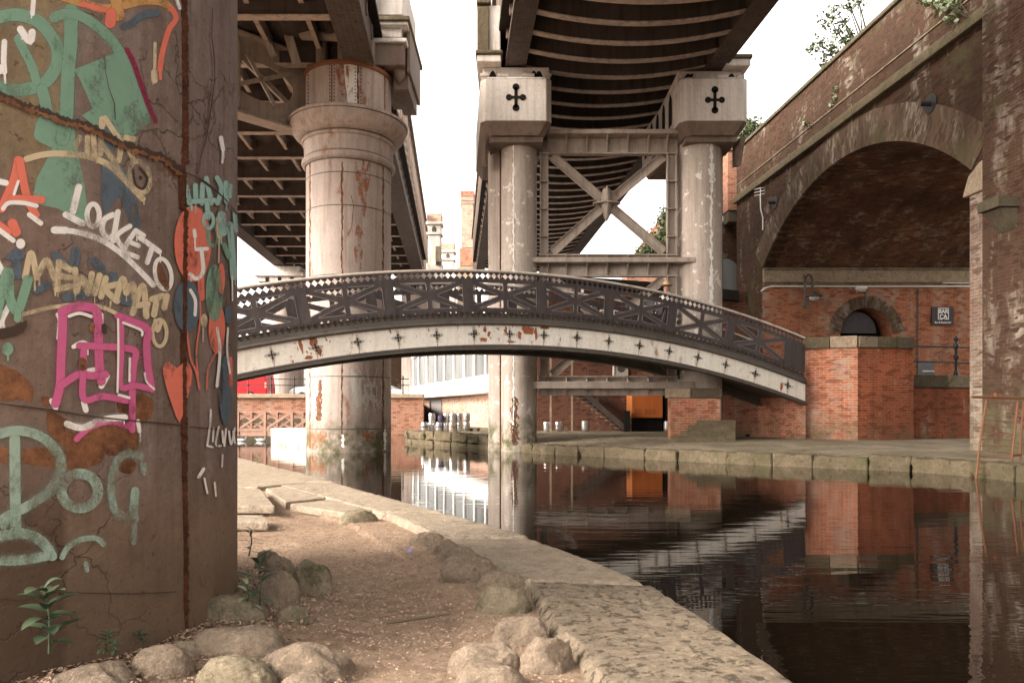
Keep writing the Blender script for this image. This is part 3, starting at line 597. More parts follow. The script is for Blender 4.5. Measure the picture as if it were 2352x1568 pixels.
# pink tag with white edges
st(2, 'white', 30, (395, 600), (410, 640), (400, 760)); st(2, 'white', 26, (500, 820), (560, 790), (600, 810)); st(2, 'white', 30, (350, 1190), (380, 1240)); st(2, 'white', 34, (570, 1200), (585, 1255)); st(2, 'white', 26, (690, 600), (690, 700)); st(2, 'white', 34, (730, 1020), (690, 1090)); st(2, 'white', 26, (560, 990), (650, 975))
st(2, 'pink', 54, (428, 580), (425, 700), (415, 900), (408, 1080), (378, 1210)); st(2, 'pink', 54, (420, 580), (520, 545), (640, 560), (668, 640), (672, 800), (678, 960), (690, 1060)); st(2, 'pink', 46, (410, 1090), (480, 1040), (540, 1010), (640, 1020), (720, 1010))
st(2, 'pink', 42, (540, 812), (700, 818), (850, 828), (925, 855), (912, 940), (902, 1060), (902, 1200), (900, 1390)); st(2, 'pink', 40, (570, 830), (565, 1000), (572, 1180), (700, 1160), (860, 1190)); st(2, 'pink', 46, (805, 610), (900, 645), (1005, 700), (1000, 800), (1008, 950), (1035, 1110)); st(2, 'pink', 38, (822, 610), (825, 860), (822, 1090), (920, 1085), (1030, 1110)); st(2, 'pink', 36, (520, 1455), (620, 1370), (760, 1335), (900, 1375))
st(2, 'white', 40, (455, 1350), (560, 1375), (700, 1320), (850, 1305)); st(2, 'white', 13, (804, 630), (806, 860), (800, 1130)); st(2, 'white', 16, (840, 655), (960, 705), (968, 740)); st(2, 'white', 14, (885, 900), (882, 1055)); st(2, 'white', 20, (470, 610), (540, 590), (620, 612)); st(2, 'white', 24, (940, 1330), (950, 1400)); st(2, 'white', 12, (985, 1000), (1000, 1060), (1050, 1110)); st(2, 'white', 16, (810, 1150), (880, 1170))
po(2, 'rust', (545, 890), (585, 900), (590, 980), (550, 985), (530, 940), jag=1.5); po(2, 'rust', (610, 660), (640, 655), (645, 710), (610, 715), jag=1); po(2, 'dk', (690, 665), (725, 665), (725, 730), (690, 720), jag=1)
# balloons and heart beside the seam
el(2, 'coral', 1315, 110, 128, 265); st(2, 'coral', 40, (1370, 340), (1375, 480)); st(2, 'white', 24, (1340, 150), (1412, 145)); st(2, 'white', 24, (1375, 160), (1385, 300), (1340, 352), (1298, 320)); st(2, 'white', 22, (1325, 20), (1330, 60)); st(2, 'white', 9, (1329, 60), (1331, 140))
el(2, 'coral', 1480, 690, 58, 180); el(2, 'coral', 1510, 350, 26, 110); el(2, 'green', 1462, 450, 60, 200); el(2, 'blue', 1275, 540, 92, 182); st(2, 'white', 20, (1298, 430), (1332, 500), (1330, 600))
po(2, 'coral', (1105, 950), (1150, 922), (1205, 965), (1260, 920), (1305, 960), (1305, 1070), (1262, 1220), (1225, 1345), (1175, 1230), (1130, 1090))
st(2, 'coral', 13, (1275, 720), (1300, 900), (1335, 985), (1360, 1110)); st(2, 'coral', 9, (1365, 500), (1365, 640), (1340, 850), (1352, 1040)); el(2, 'tan', 1392, 640, 25, 50); st(2, 'tan', 9, (1386, 690), (1385, 780)); st(2, 'coral', 9, (1472, 860), (1420, 970), (1410, 1110))
el(2, 'blue', 1540, 1120, 46, 245); st(2, 'white', 18, (1482, 690), (1500, 860), (1480, 1090)); st(2, 'coral', 24, (1572, 900), (1575, 1080)); st(2, 'blue', 40, (1555, 560), (1560, 640)); st(2, 'teal', 40, (1570, -20), (1585, 180), (1595, 340)); st(2, 'white', 9, (1585, 330), (1587, 500)); st(2, 'white', 12, (1555, 690), (1550, 850), (1570, 1000)); el(2, 'green', 1450, 55, 34, 70, 24); st(2, 'tan', 36, (1490, -60), (1500, 60)); st(2, 'tan', 8, (1495, 60), (1492, 240)); st(2, 'green', 30, (1530, 120), (1560, 200))
for q in [((1270, 1290), (1290, 1400)), ((1330, 1280), (1335, 1390)), ((1380, 1270), (1375, 1400)), ((1405, 1230), (1440, 1400)), ((1480, 1225), (1510, 1300), (1482, 1400)), ((1540, 1260), (1545, 1390)), ((1570, 1280), (1566, 1350)), ((1300, 1390), (1460, 1380)), ((1410, 1400), (1418, 1500))]: st(1, 'teal', 30, *q)
el(1, 'teal', 1420, 1520, 34, 55, 24); st(1, 'teal', 14, (1300, 1400), (1305, 1450)); st(1, 'teal', 50, (1510, 1480), (1520, 1600)); st(1, 'white', 26, (1505, 950), (1520, 1030)); st(1, 'white', 14, (1520, 1030), (1515, 1120)); st(1, 'teal', 26, (1600, 1470), (1610, 1590))
for q in [((1435, 1255), (1430, 1360), (1410, 1500)), ((1410, 1500), (1450, 1510)), ((1490, 1370), (1470, 1490), (1505, 1500)), ((1540, 1385), (1528, 1500)), ((1560, 1400), (1575, 1490), (1600, 1380)), ((1455, 1380), (1450, 1470)), ((1515, 1400), (1520, 1480)), ((1590, 1400), (1600, 1480))]: st(2, 'white', 12, *q)
# pale green letters at the bottom
st(3, 'pale', 66, (98, -110), (100, 200), (105, 500)); st(2, 'pale', 60, (-40, 1430), (60, 1400), (170, 1400), (290, 1445), (380, 1530), (410, 1600), (405, 1690), (340, 1800), (200, 1905), (60, 1975), (-20, 2030)); el(3, 'pale', 540, 245, 125, 118, 72)
st(3, 'pale', 46, (960, 10), (880, -10), (810, 20), (765, 120), (755, 250), (780, 380), (850, 430)); st(3, 'pale', 52, (918, 245), (905, 380), (915, 440)); st(3, 'pale', 32, (912, 470), (908, 600)); st(3, 'pale', 34, (972, 60), (978, 120)); st(3, 'pale', 64, (-30, 560), (150, 535), (280, 590), (350, 690)); st(3, 'pale', 60, (-30, 720), (130, 720), (310, 690)); st(3, 'pale', 34, (420, 700), (460, 630), (540, 580), (650, 570), (700, 610)); st(3, 'pale', 26, (580, 740), (590, 790)); st(3, 'pale', 50, (20, 480), (60, 420))
st(3, 'white', 20, (1385, 95), (1350, 150)); st(3, 'white', 12, (1460, 190), (1470, 280)); st(3, 'white', 12, (1390, 160), (1410, 260)); st(3, 'white', 10, (1515, 0), (1510, 80))
# crack ring and joint lines
ck = [(-60, 640), (0, 658), (80, 680), (150, 725), (230, 740), (300, 765), (380, 800), (450, 832), (540, 845), (600, 865), (680, 905), (750, 945), (830, 985), (900, 1010), (1000, 1045), (1100, 1072), (1180, 1130), (1245, 1182)]
ck = smooth_path(ck, 14); pt.stroke('g_rust', S(1)([(x + 8, y + 26) for x, y in ck]), 13, jag=.8, straight=True); pt.stroke('g_dk', S(1)(ck), 9, jag=.8, straight=True)
pt.stroke('g_dk', S(1)([(1245, 1182), (1330, 1220), (1400, 1262), (1460, 1310), (1510, 1350), (1560, 1400), (1610, 1470), (1640, 1540)]), 4, jag=.6, straight=True)
pt.stroke('g_dk', S(1)([(1350, 1190), (1365, 1080), (1395, 980), (1420, 850), (1445, 680), (1462, 520), (1455, 400), (1440, 250), (1445, 60)]), 2.6, jag=.6, straight=True)
for cq in [(( -40, 1205), (150, 1230), (350, 1255), (550, 1290), (700, 1310), (950, 1330), (1240, 1360)), ((1290, 1370), (1450, 1385), (1630, 1412))]: pt.stroke('g_dk', S(2)(list(cq)), 3.2, jag=.6, straight=True)
for cq in [((705, 380), (715, 500), (740, 620), (775, 720), (780, 830)), ((820, 1440), (850, 1300))]: pt.stroke('g_dk', S(1)(list(cq)), 1.8, jag=.7, straight=True)
pt.stroke('g_dk', S(3)([(-40, 985), (60, 990), (160, 1000), (280, 960), (400, 940), (600, 945), (900, 950), (1200, 940)]), 2.5, jag=.8, straight=True)
names = {'g_rust': 'rust_patch', 'g_dk': 'crack_line'}
pt.done(t, {**{k_: 'graffiti' for k_ in M}, **names})
# raised, flaking rust seam
b = MB(); rng = random.Random(4); L = []
for i in range(300):
    py = -40 + i * (1480 + 40) / 299; px = 421 + 2.2 * math.sin(py / 170) + noise.noise(Vector((py * .05, 0, 0))) * 1.6 - (5 if 380 < py < 480 else 0)
    wdh = 5.2 + noise.noise(Vector((py * .12, 3, 0))) * 2.4 + (4 * max(0, 1 - abs(py - 430) / 60)) + (1.5 * noise.noise(Vector((py * .7, 1, 0))))
    if py > 1010: wdh *= max(.35, 1 - (py - 1010) / 350)
    for k, (o, lf) in enumerate([(-1, .001), (-.55, .016), (0, .024), (.5, .014), (1, .001)]):
        b.v.append(cylhit(px + o * wdh, py, P1C, P1R, lf * (1 + .6 * noise.noise(Vector((py * .3, k * 2, 0))))))
    if i:
        for k in range(4): a_ = (i - 1) * 5 + k; b.f.append((a_, a_ + 1, a_ + 6, a_ + 5))
k = N('flaking_seam'); f = k.noise(k.geo(), 11, 10, .8, .35, .7); M['seam'] = k.fin(k.mix(f, (.045, .02, .013), (.22, .08, .04)), .9, 0, k.bump(f, 1, .03))
b.build('rust_seam', M['seam'], t, smooth=True)
# ---- column with round capital
C2 = (-5.22, 23.7); zc = lambda py: 1.25 + (945 - py) / 71.73
t = empty('iron_column', (C2[0], C2[1], 0), 'thick round rust streaked column with flared capital, standing in the canal behind the footbridge', 'column')
b = MB(); b.lathe(C2, [(1.33, -.6), (1.33, 9.15)], 72); b.build('shaft', M['col'], t, smooth=30)
b = MB(); b.lathe(C2, [(1.33, 8.9), (1.38, 8.93), (1.44, 8.97), (1.47, 9.04), (1.46, 9.11), (1.41, 9.15), (1.385, 9.17), (1.385, 9.21), (1.395, 9.6), (1.41, 9.64), (1.46, 9.66), (1.48, 9.70), (1.46, 9.745), (1.43, 9.76), (1.44, 9.785), (1.52, 9.80), (1.62, 9.87), (1.71, 9.97), (1.78, 10.09), (1.82, 10.22), (1.83, 10.28), (1.87, 10.29), (1.87, 10.36), (1.85, 10.38), (1.35, 10.44)], 96); b.build('capital', M['col'], t, smooth=30)
b = MB(); b.lathe(C2, [(1.34, 10.40), (1.34, 11.78)], 72); b.build('drum', M['col'], t, smooth=30)
b = MB(); b.lathe(C2, [(1.37, 11.74), (1.40, 11.78), (1.40, 11.86), (1.2, 11.9)], 72); b.build('drum_rim', M['rusty'], t, smooth=30)
for zz, rr in ((9.775, 1.452), (8.915, 1.372), (9.18, 1.392), (10.285, 1.85)):
    b = MB(); b.lathe(C2, [(rr - .05, zz - .012), (rr, zz - .012), (rr, zz + .012), (rr - .05, zz + .012)], 72); b.build('joint_shade_band', M['mould'], t)  # dark rings paint groove dirt and the shading lines under the mouldings
for zz in (0.72, 2.32, 8.5, 7.5, 5.4):
    b = MB(); b.lathe(C2, [(1.30, zz - .02), (1.336, zz - .014), (1.336, zz + .014), (1.30, zz + .02)], 72); b.build('joint_shade_band', M['mould'], t)
p2 = Paint(C2, 1.33)
for (x, j) in ((785.5, 4), (880, 3.4), (712, 3)): p2.stroke('rs2', [(x + 1.3 * noise.noise(Vector((y * .1, x, 0))), y) for y in range(372, 1036, 8)], j, jag=.7, straight=True)
p2.poly('gp', [(805, 845), (840, 838), (893, 855), (894, 940), (880, 932), (860, 945), (820, 940), (808, 905)], jag=1.5)
p2.stroke('rs2', [(735, 875), (735, 910)], 8, jag=.5); p2.stroke('rs2', [(732, 915), (732, 960)], 13, jag=.5)
p2.poly('rs', [(818, 370), (848, 370), (846, 440), (838, 500), (830, 480), (822, 440)], jag=2); p2.poly('rs', [(816, 520), (830, 524), (836, 560), (828, 620), (815, 600)], jag=2)
p2.stroke('rs2', [(806, 448), (812, 470), (808, 520), (800, 540)], 1.5, straight=True)
p2.poly('rs', [(712, 990), (740, 985), (750, 1000), (735, 1030), (715, 1030)], jag=2); p2.poly('rs', [(830, 985), (860, 990), (858, 1010), (835, 1008)], jag=2); p2.stroke('wp', [(884, 985), (884, 1030)], 5, jag=.7); p2.stroke('wp', [(787, 1000), (788, 1025)], 6, jag=.6)
p2.done(t, {'rs': 'rust_streak', 'rs2': 'rust_streak', 'gp': 'paint_patch', 'wp': 'paint_flake'})
p2 = Paint(C2, 1.35)
p2.poly('rs', [(770, 148), (800, 146), (799, 200), (792, 230), (782, 215), (774, 180)], jag=2); p2.poly('wp', [(792, 150), (822, 150), (820, 240), (800, 242), (796, 220)], jag=2)
for x in (762, 822, 884): p2.stroke('rs2', [(x, y) for y in range(146, 262, 6)], 4.5 if x == 822 else 2.2, jag=.5, straight=True)
p2.done(t, {'rs': 'rust_streak', 'rs2': 'rust_streak', 'wp': 'paint_flake'})
b = MB()
for x in (757, 768, 816, 829, 708):
    for y in range(150, 262, 8): p = cylhit(x, y, C2, 1.35, 0); b.lathe((p.x, p.y), [(.018, p.z - .018), (.022, p.z), (.018, p.z + .018)], 6)
b.build('rivets', M['mould'], t)
b = MB()
for x, dd in ((740, .25), (790, .0), (847, .22)):
    d = 22.5 + dd; X = Xx(x, d); b.lathe((X, d), [(.19, 11.84), (.19, 12.55), (.16, 12.68), (.08, 12.76)], 20)
b.build('lug', M['steel_l'], t, smooth=40)
# ---- pair of lobed columns
def lobed(name, px, mirror, label, seampx):
    d0 = 23.25 + (.3 if mirror else 0); X = Xx(px, d0); s = 1 if mirror else -1; RR = .70 if mirror else .56
    t = empty(name, (X, d0, 0), label, 'column', 'lobed columns carrying the right hand viaduct')
    b = MB(); b.lathe((X, d0), [(RR + .04, -.6), (RR, .2), (RR, 9.55), (RR - .06, 9.78), (.3, 9.85)], 48); b.build('shaft', M['col2'], t, smooth=30)
    b = MB(); b.lathe((X + s * (.22 if mirror else .44), d0 + .62), [(.58, -.6), (.55, .2), (.55, 9.5), (.5, 9.76), (.3, 9.85)], 48); b.build('shaft', M['col2'], t, smooth=30)
    b = MB(); sx = X + s * (RR - .005); b.bar((sx, d0 + .03, -.5), (sx, d0 + .03, 9.5), .10, .10); b.build('joint_strip', M['seam'] if not mirror else M['mould'], t)
    p = Paint((X, d0), RR)
    if not mirror:
        p.stroke('wp', [(1180 + 2 * noise.noise(Vector((y * .08, 0, 0))), y) for y in range(330, 980, 7)], 3.5, jag=.9, straight=True); p.stroke('g_dk', [(1181, y) for y in range(300, 1010, 12)], .8, straight=True)
        p.stroke('g_dk', [(1182 + 3 * noise.noise(Vector((y * .06, 5, 0))), y) for y in range(915, 1018, 6)], 9, jag=.8, straight=True); p.stroke('rs2', [(1183 + 4 * noise.noise(Vector((y * .06, 9, 0))), y) for y in range(925, 1018, 6)], 14, jag=.8, straight=True)
    else:
        p.stroke('wp', [(1634 + 2 * noise.noise(Vector((y * .07, 3, 0))), y) for y in range(305, 712, 7)], 5, jag=.9, straight=True); p.stroke('wp', [(1635, y) for y in range(380, 420, 5)], 13, jag=.6, straight=True); p.stroke('wp', [(1634, y) for y in range(620, 700, 6)], 10, jag=.6, straight=True)
        p.stroke('wp', [(1634, 330), (1635, 370)], 6, jag=.6)
    p.done(t, {'wp': 'paint_flake', 'rs2': 'rust_streak', 'g_dk': 'rust_streak'})
    for zz in (2.6, 6.3):
        b = MB(); b.lathe((X, d0), [(RR - .01, zz - .012), (RR + .006, zz - .012), (RR + .006, zz + .012), (RR - .01, zz + .012)], 48); b.build('joint_shade_band', M['col2'], t)
    return t
lobed('lobed_column', 1192, False, 'pale lobed iron column rising from the mossy quay corner, dark rusty joint on its left', 1150)
lobed('lobed_column', 1606, True, 'pale lobed iron column behind the footbridge, with a white flaked seam near its right edge', 1636)
# ================================================================ PEDESTALS WITH CROSSES
def cross(b, c, s, dpt):   # bar cross with round ends, in the X-Z plane facing -Y
    x, y, z = c
    def disc(cx, cz, r_): b.prism([(cx + r_ * math.cos(a), y, cz + r_ * math.sin(a)) for a in [2 * math.pi * i / 20 for i in range(20)]], [(cx + r_ * math.cos(a), y + dpt, cz + r_ * math.sin(a)) for a in [2 * math.pi * i / 20 for i in range(20)]])
    b.box(x - .055 * s, x + .055 * s, y, y + dpt, z - .36 * s, z + .36 * s); b.box(x - .26 * s, x + .26 * s, y + .001, y + dpt, z - .05 * s, z + .05 * s)
    disc(x, z + .36 * s, .12 * s); disc(x, z - .36 * s, .12 * s); disc(x - .24 * s, z, .11 * s); disc(x + .24 * s, z, .11 * s)
def pedestal(px0, px1, mir, label):
    d = 22.1 + (.25 if mir else 0); x0, x1 = Xx(px0, d), Xx(px1, d); zb, zt = Zy(278, d), Zy(176, d); xc = (x0 + x1) / 2
    t = empty('bearing_pedestal', (xc, d, 9.7), label, 'pedestal', 'bearing pedestals on the lobed columns')
    dk = d + 4.6
    b = MB()
    def ring(xa, xb, ya, yb, z, ch=.16): return [(xa + ch, ya, z), (xb - ch, ya, z), (xb, ya + ch, z), (xb, yb, z), (xa, yb, z), (xa, ya + ch, z)]
    sh = -.0757 * 4.6
    def rg(z, ins, ch=.16): return [(x0 + ch + ins, d + ins, z), (x1 - ch - ins, d + ins, z), (x1 - ins, d + ch + ins, z), (x1 - ins + sh, dk, z), (x0 + ins + sh, dk, z), (x0 + ins, d + ch + ins, z)]
    b.prism(rg(zb, 0), rg(zt - .05, 0)); b.build('box', M['ped'], t, bevel=.02)
    b = MB(); b.prism(rg(zt - .046, .0), rg(zt + .02, .09)); b.build('top_bevel', M['ped'], t)
    b = MB(); b.prism(rg(zb - .34, .22), rg(zb - .004, -.005)); b.build('skirt', M['steel_l'], t)
    b = MB(); b.box(x0 + .25, x1 - .25, d + .35, d + 1.6, zb - .50, zb - .344); b.build('bearing_plate', M['steel_l'], t)
    b = MB(); cross(b, (Xx((1185 if not mir else 1642), d), d - .012, Zy(224 if not mir else 230, d)), .86, .02); b.build('cross_hole_shade', M['dark'], t)  # proud dark plate paints the shade of a cross cut through the box
    # bracket on outer side hanging lower
    xs = x1 if mir else x0; s = -1 if not mir else 1
    b = MB(); b.prism([(xs + s * .0, d + .3, zb - .35), (xs + s * .0, d + 1.2, zb - .35), (xs + s * .0, d + 1.2, zb - 1.0), (xs, d + .75, zb - 1.1)], [(xs - s * .14, d + .3, zb - .35), (xs - s * .14, d + 1.2, zb - .35), (xs - s * .14, d + 1.2, zb - 1.0), (xs - s * .14, d + .75, zb - 1.1)]); b.build('bracket', M['steel_l'], t)
    # arcaded block between box and girders
    z1 = 11.78
    b = MB()
    aw = [(x0 - .02, x0 + .32), (x0 + .55, x0 + .72), (x1 - .72, x1 - .55), (x1 - .32, x1 + .02)]
    b.box(x0 + .05, x1 - .05, d + .55, d + 3.9, zt + .024, z1); b.build('block', M['ped'], t, bevel=.02)
    b = MB()
    for cx in (x0 + .36, (x0 + x1) / 2 + (.55 if not mir else -.55), x1 - .36):
        wv = .11; y = d + .545; hh = (z1 - zt) * .9; a = [(cx - wv, y, zt + .03), (cx + wv, y, zt + .03), (cx + wv, y, zt + hh * .55), (cx + wv * .55, y, zt + hh * .78), (cx, y, zt + hh * .9), (cx - wv * .55, y, zt + hh * .78), (cx - wv, y, zt + hh * .55)]
        b.prism(a, [(p[0], p[1] + .03, p[2]) for p in a])
    b.build('niche', M['dark'], t)
    zz = zt + (z1 - zt) * .42
    for xa, xb in ((x0 - .02, x0 + .22), (x0 + .50, x0 + .85), (x1 - .85, x1 - .50), (x1 - .22, x1 + .02)): b = MB(); b.box(xa, xb, d + .46, d + .548, zz, zz + .09); b.box(xa + .04, xb - .04, d + .50, d + .547, zt + .025, zz); b.build('colonnette', M['ped'], t, bevel=.01)
    # outer cornice and parapet pier
    xa, xb = (x1 - .62, x1 + .12) if mir else (x0 - .10, x0 + .62); hi = 2.0 if not mir else .38
    b = MB(); b.box(xa, xb, d + .2, d + 3.4, z1 + .004, z1 + .22); b.build('cornice', M['ped'], t, bevel=.03, seg=2)
    b = MB(); b.box(xa - .05, xb + .05, d + .14, d + 3.46, z1 + .224, z1 + .34); b.build('cornice', M['stonem'], t, bevel=.03, seg=2)
    if not mir:
        b = MB(); b.box(xa + .04, xb - .02, d + .3, d + 3.2, z1 + .344, z1 + 1.75); b.build('parapet_pier', M['ped'], t, bevel=.02)
        b = MB(); b.box(xa, xa + .36, d + .22, d + .296, z1 + .344, z1 + 1.70); b.build('pilaster', M['stonem'], t, bevel=.02)
        b = MB(); b.box(xa - .02, xa + .42, d + .16, d + 3.3, z1 + 1.754, z1 + 1.86); b.build('pier_cap', M['stonem'], t, bevel=.02)
    # inner side openwork running back to the rear column
    xi = (x0 if mir else x1); s = -1 if mir else 1
    b = MB()
    for i in range(5):
        y = d + .9 + i * .75; X = xi + s * .01 - .0757 * (y - d); b.prism([(X, y, zb + .25), (X, y + .34, zb + .25), (X, y + .34, zt - .3), (X, y + .17, zt - .1), (X, y, zt - .3)], [(X + s * .02, y, zb + .25), (X + s * .02, y + .34, zb + .25), (X + s * .02, y + .34, zt - .3), (X + s * .02, y + .17, zt - .1), (X + s * .02, y, zt - .3)])
    b.build('side_opening', M['dark'], t)
pedestal(1103, 1267, False, 'pale pedestal box with clover cross on the lobed column nearer the middle')
pedestal(1563, 1720, True, 'pale pedestal box with clover cross on the lobed column beside the brick viaduct')
# ================================================================ BRACING FRAME
d = 23.3; t = empty('bracing_frame', (Xx(1393, d), d, 2), 'riveted steel cross bracing frame with two stacked X panels between the lobed pale columns', 'frame')
def fx(px): return Xx(px, d)
def fz(py): return Zy(py, d)
def chord(ytop, yf0, yf1, yweb, up):
    b = MB()
    if not up: b.box(fx(1222), fx(1590), d - .42, d + .25, fz(yf1), fz(yf0)); b.build('chord_flange', M['frame'], t, bevel=.012)
    b = MB(); b.box(fx(1238), fx(1556), d - .02, d + .02, fz(max(yweb, yf1)), fz(yf1) - .003) if yweb > yf1 else b.box(fx(1238), fx(1556), d - .02, d + .02, fz(yf0) + .003, fz(yweb)); b.build('chord_web', M['frame'], t)
    for px in (1258, 1300, 1347, 1393, 1440, 1487, 1530):
        b = MB(); X = fx(px); zf = fz(yf1) - .003; zb_ = fz(yweb)
        if yweb < yf0: zf = fz(yf0) + .003
        q = [(X, d - .40, zf), (X, d - .30, zf + (zb_ - zf) * .15), (X, d - .16, zf + (zb_ - zf) * .45), (X, d - .10, zb_), (X, d - .021, zb_), (X, d - .021, zf)]
        b.prism([(p[0] - .015, p[1], p[2]) for p in q], [(p[0] + .015, p[1], p[2]) for p in q])
        b.build('stiffener', M['frame'], t)
chord(0, 308, 318, 352, 0); chord(0, 597, 608, 632, 0); chord(0, 877, 893, 908, 0); chord(0, 597, 608, 588, 1); chord(0, 877, 893, 866, 1)
for yy in (354, 634, 586, 864):
    b = MB(); b.box(fx(1238), fx(1556), d - .12, d + .12, fz(yy + 2), fz(yy - 1)); b.build('chord_flange', M['frame'], t)
for (xa, xb) in ((1240, 1259), (1530, 1552)):
    for (ya, yb) in ((357, 583), (636, 862)):
        b = MB(); b.box(fx(xa), fx(xb), d - .03, d + .03, fz(yb), fz(ya)); b.box(fx(xa), fx(xa) + .03, d - .16, d - .032, fz(yb), fz(ya)); b.box(fx(xb) - .03, fx(xb), d - .16, d - .032, fz(yb), fz(ya)); b.build('post', M['frame'], t)
        b = MB()
        for q in range(1, 4): yy = ya + (yb - ya) * q / 3.6; b.box(fx(xa) - .02, fx(xb) + .02, d - .2, d - .034, fz(yy) - .012, fz(yy) + .012)
        b.build('batten', M['frame'], t)
cx_, cz_ = fx(1393), fz(468)
for (yc, ya, yb) in ((468, 360, 580), (750, 640, 860)):
    for (px, py) in ((1268, ya), (1524, ya), (1268, yb), (1524, yb)):
        b = MB(); A = Vector((fx(1393), d, fz(yc))); B_ = Vector((fx(px), d, fz(py))); dr = (B_ - A).normalized(); b.bar(A + dr * .22, B_, .05, .27, (0, 0, 1)); 
        nn = Vector((-dr.z, 0, dr.x)) * .135
        for sg in (-1, 1): b.bar(A + dr * .22 + nn * sg + Vector((0, -.05, 0)), B_ + nn * sg + Vector((0, -.05, 0)), .10, .018, tuple(nn))
        b.build('diagonal', M['frame'], t)
    b = MB(); n_ = 24; el_ = lambda z, k: [(fx(1393) + .43 * math.cos(2 * math.pi * i / n_) * k, d - .03 + .26 * math.sin(2 * math.pi * i / n_) * k, z) for i in range(n_)]
    b.prism(el_(fz(yc) - .02, 1), el_(fz(yc) + .02, 1)); b.build('boss_plate', M['frame'], t)
    b = MB(); b.prism([(fx(1393) - .02, d - .03 + y_, fz(yc) + z_) for y_, z_ in ((0, -.55), (-.22, -.2), (-.27, .3), (-.05, .55), (.2, .3), (.2, -.2))], [(fx(1393) + .02, d - .03 + y_, fz(yc) + z_) for y_, z_ in ((0, -.55), (-.22, -.2), (-.27, .3), (-.05, .55), (.2, .3), (.2, -.2))]); b.build('boss_fin', M['frame'], t)
    b = MB(); b.lathe((fx(1393), d - .02), [(.02, fz(yc) - .55), (.10, fz(yc) - .40), (.17, fz(yc) - .1), (.17, fz(yc) + .2), (.12, fz(yc) + .45), (.02, fz(yc) + .5)], 16); b.build('boss', M['frame'], t, smooth=40)
# ================================================================ STEEL VIADUCTS
def lattice_side(t, w_, d0, d1, z0, z1, step, mat_, sgn):
    # posts, crossing diagonals, top chord: outer face of a truss girder
    b = MB(); b.vbox(w_ - .20, w_ + .20, d0, d1, z1 - .22, z1); b.build('top_chord', mat_, t)
    b = MB(); b.vbox(w_ - .02, w_ + .02, d0, d1, z0 + .06, z0 + .55); b.build('web_plate', mat_, t)
    y = d0; post = MB(); dg = MB(); k = 0
    while y < d1 - .01:
        post.vbox(w_ - .09, w_ + .09, y, y + .12, z0 + .55, z1 - .225)
        y2 = min(y + step, d1)
        h = (z1 - z0 - .8) / 2
        for j in range(2):
            za = z0 + .57 + j * h
            dg.bar(VW(w_ - .05, y + .06, za), VW(w_ - .05, y2 + .06, za + h), .03, .09); dg.bar(VW(w_ + .05, y + .06, za + h), VW(w_ + .05, y2 + .06, za), .03, .09)
        y += step; k += 1
    post.build('truss_posts', mat_, t); dg.build('truss_lattice', mat_, t)
def viaduct2():
    t = empty('steel_viaduct', VW(4.9, 24, 11.86), 'dark steel railway viaduct with curved ribs underneath, carried on the pale lobed columns', 'viaduct')
    for (wa, wb) in ((1.51, 2.15), (7.72, 8.34)):
        b = MB(); b.vbox(wa, wb, 2, 57, 11.86, 11.93); b.vbox((wa + wb) / 2 - .22, (wa + wb) / 2 - .16, 2, 57, 11.934, 13.0); b.vbox((wa + wb) / 2 + .16, (wa + wb) / 2 + .22, 2, 57, 11.934, 13.0); b.build('girder', M['steel'], t)
        b = MB()
        for w_ in [wa + .06 + i * (wb - wa - .12) / 5 for i in range(6)]: 
            for i in range(0, 220): p = VW(w_, 16 + i * .15, 11.857); b.box(p.x - .016, p.x + .016, p.y - .016, p.y + .016, 11.845, 11.859)
        b.build('rivets', M['steel'], t)
    lattice_side(t, 1.6, 2, 68, 11.93, 17.3, 1.35, M['steel_l'], -1)
    # ribs
    k = 0; dd = 15.6
    while dd < 56:
        b = MB(); wb_ = MB(); n_ = 14; lo = []; hi = []
        for i in range(n_ + 1):
            s = i / n_; w_ = 2.1 + (7.76 - 2.1) * s; z = 11.98 - .34 * (1 - (2 * s - 1) ** 2); lo.append((w_, z))
        for (w0, z0), (w1, z1) in zip(lo, lo[1:]):
            b.hexa([VW(w0, dd - .11, z0), VW(w1, dd - .11, z1), VW(w1, dd + .11, z1), VW(w0, dd + .11, z0), VW(w0, dd - .11, z0 + .035), VW(w1, dd - .11, z1 + .035), VW(w1, dd + .11, z1 + .035), VW(w0, dd + .11, z0 + .035)])
            wb_.hexa([VW(w0, dd - .01, z0 + .036), VW(w1, dd - .01, z1 + .036), VW(w1, dd + .01, z1 + .036), VW(w0, dd + .01, z0 + .036), VW(w0, dd - .01, 12.75), VW(w1, dd - .01, 12.75), VW(w1, dd + .01, 12.75), VW(w0, dd + .01, 12.75)])
        b.build('cross_girder', M['rib'], t); wb_.build('girder_web', M['deckw'], t); dd += 1.07; k += 1
    b = MB(); b.vbox(1.3, 8.5, 2, 57, 12.76, 12.9)
    dd = 15.6
    while dd < 56:     # vaulted plates between the ribs
        for i in range(6):
            a0, a1 = math.pi * i / 6, math.pi * (i + 1) / 6; ya, yb = dd + 1.07 * (1 - math.cos(a0)) / 2, dd + 1.07 * (1 - math.cos(a1)) / 2; za, zb = 12.60 + .14 * math.sin(a0), 12.60 + .14 * math.sin(a1)
            b.add([VW(2.1, ya, za), VW(7.76, ya, za), VW(7.76, yb, zb), VW(2.1, yb, zb)], [(0, 1, 2, 3)])
        dd += 1.07
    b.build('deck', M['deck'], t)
viaduct2()
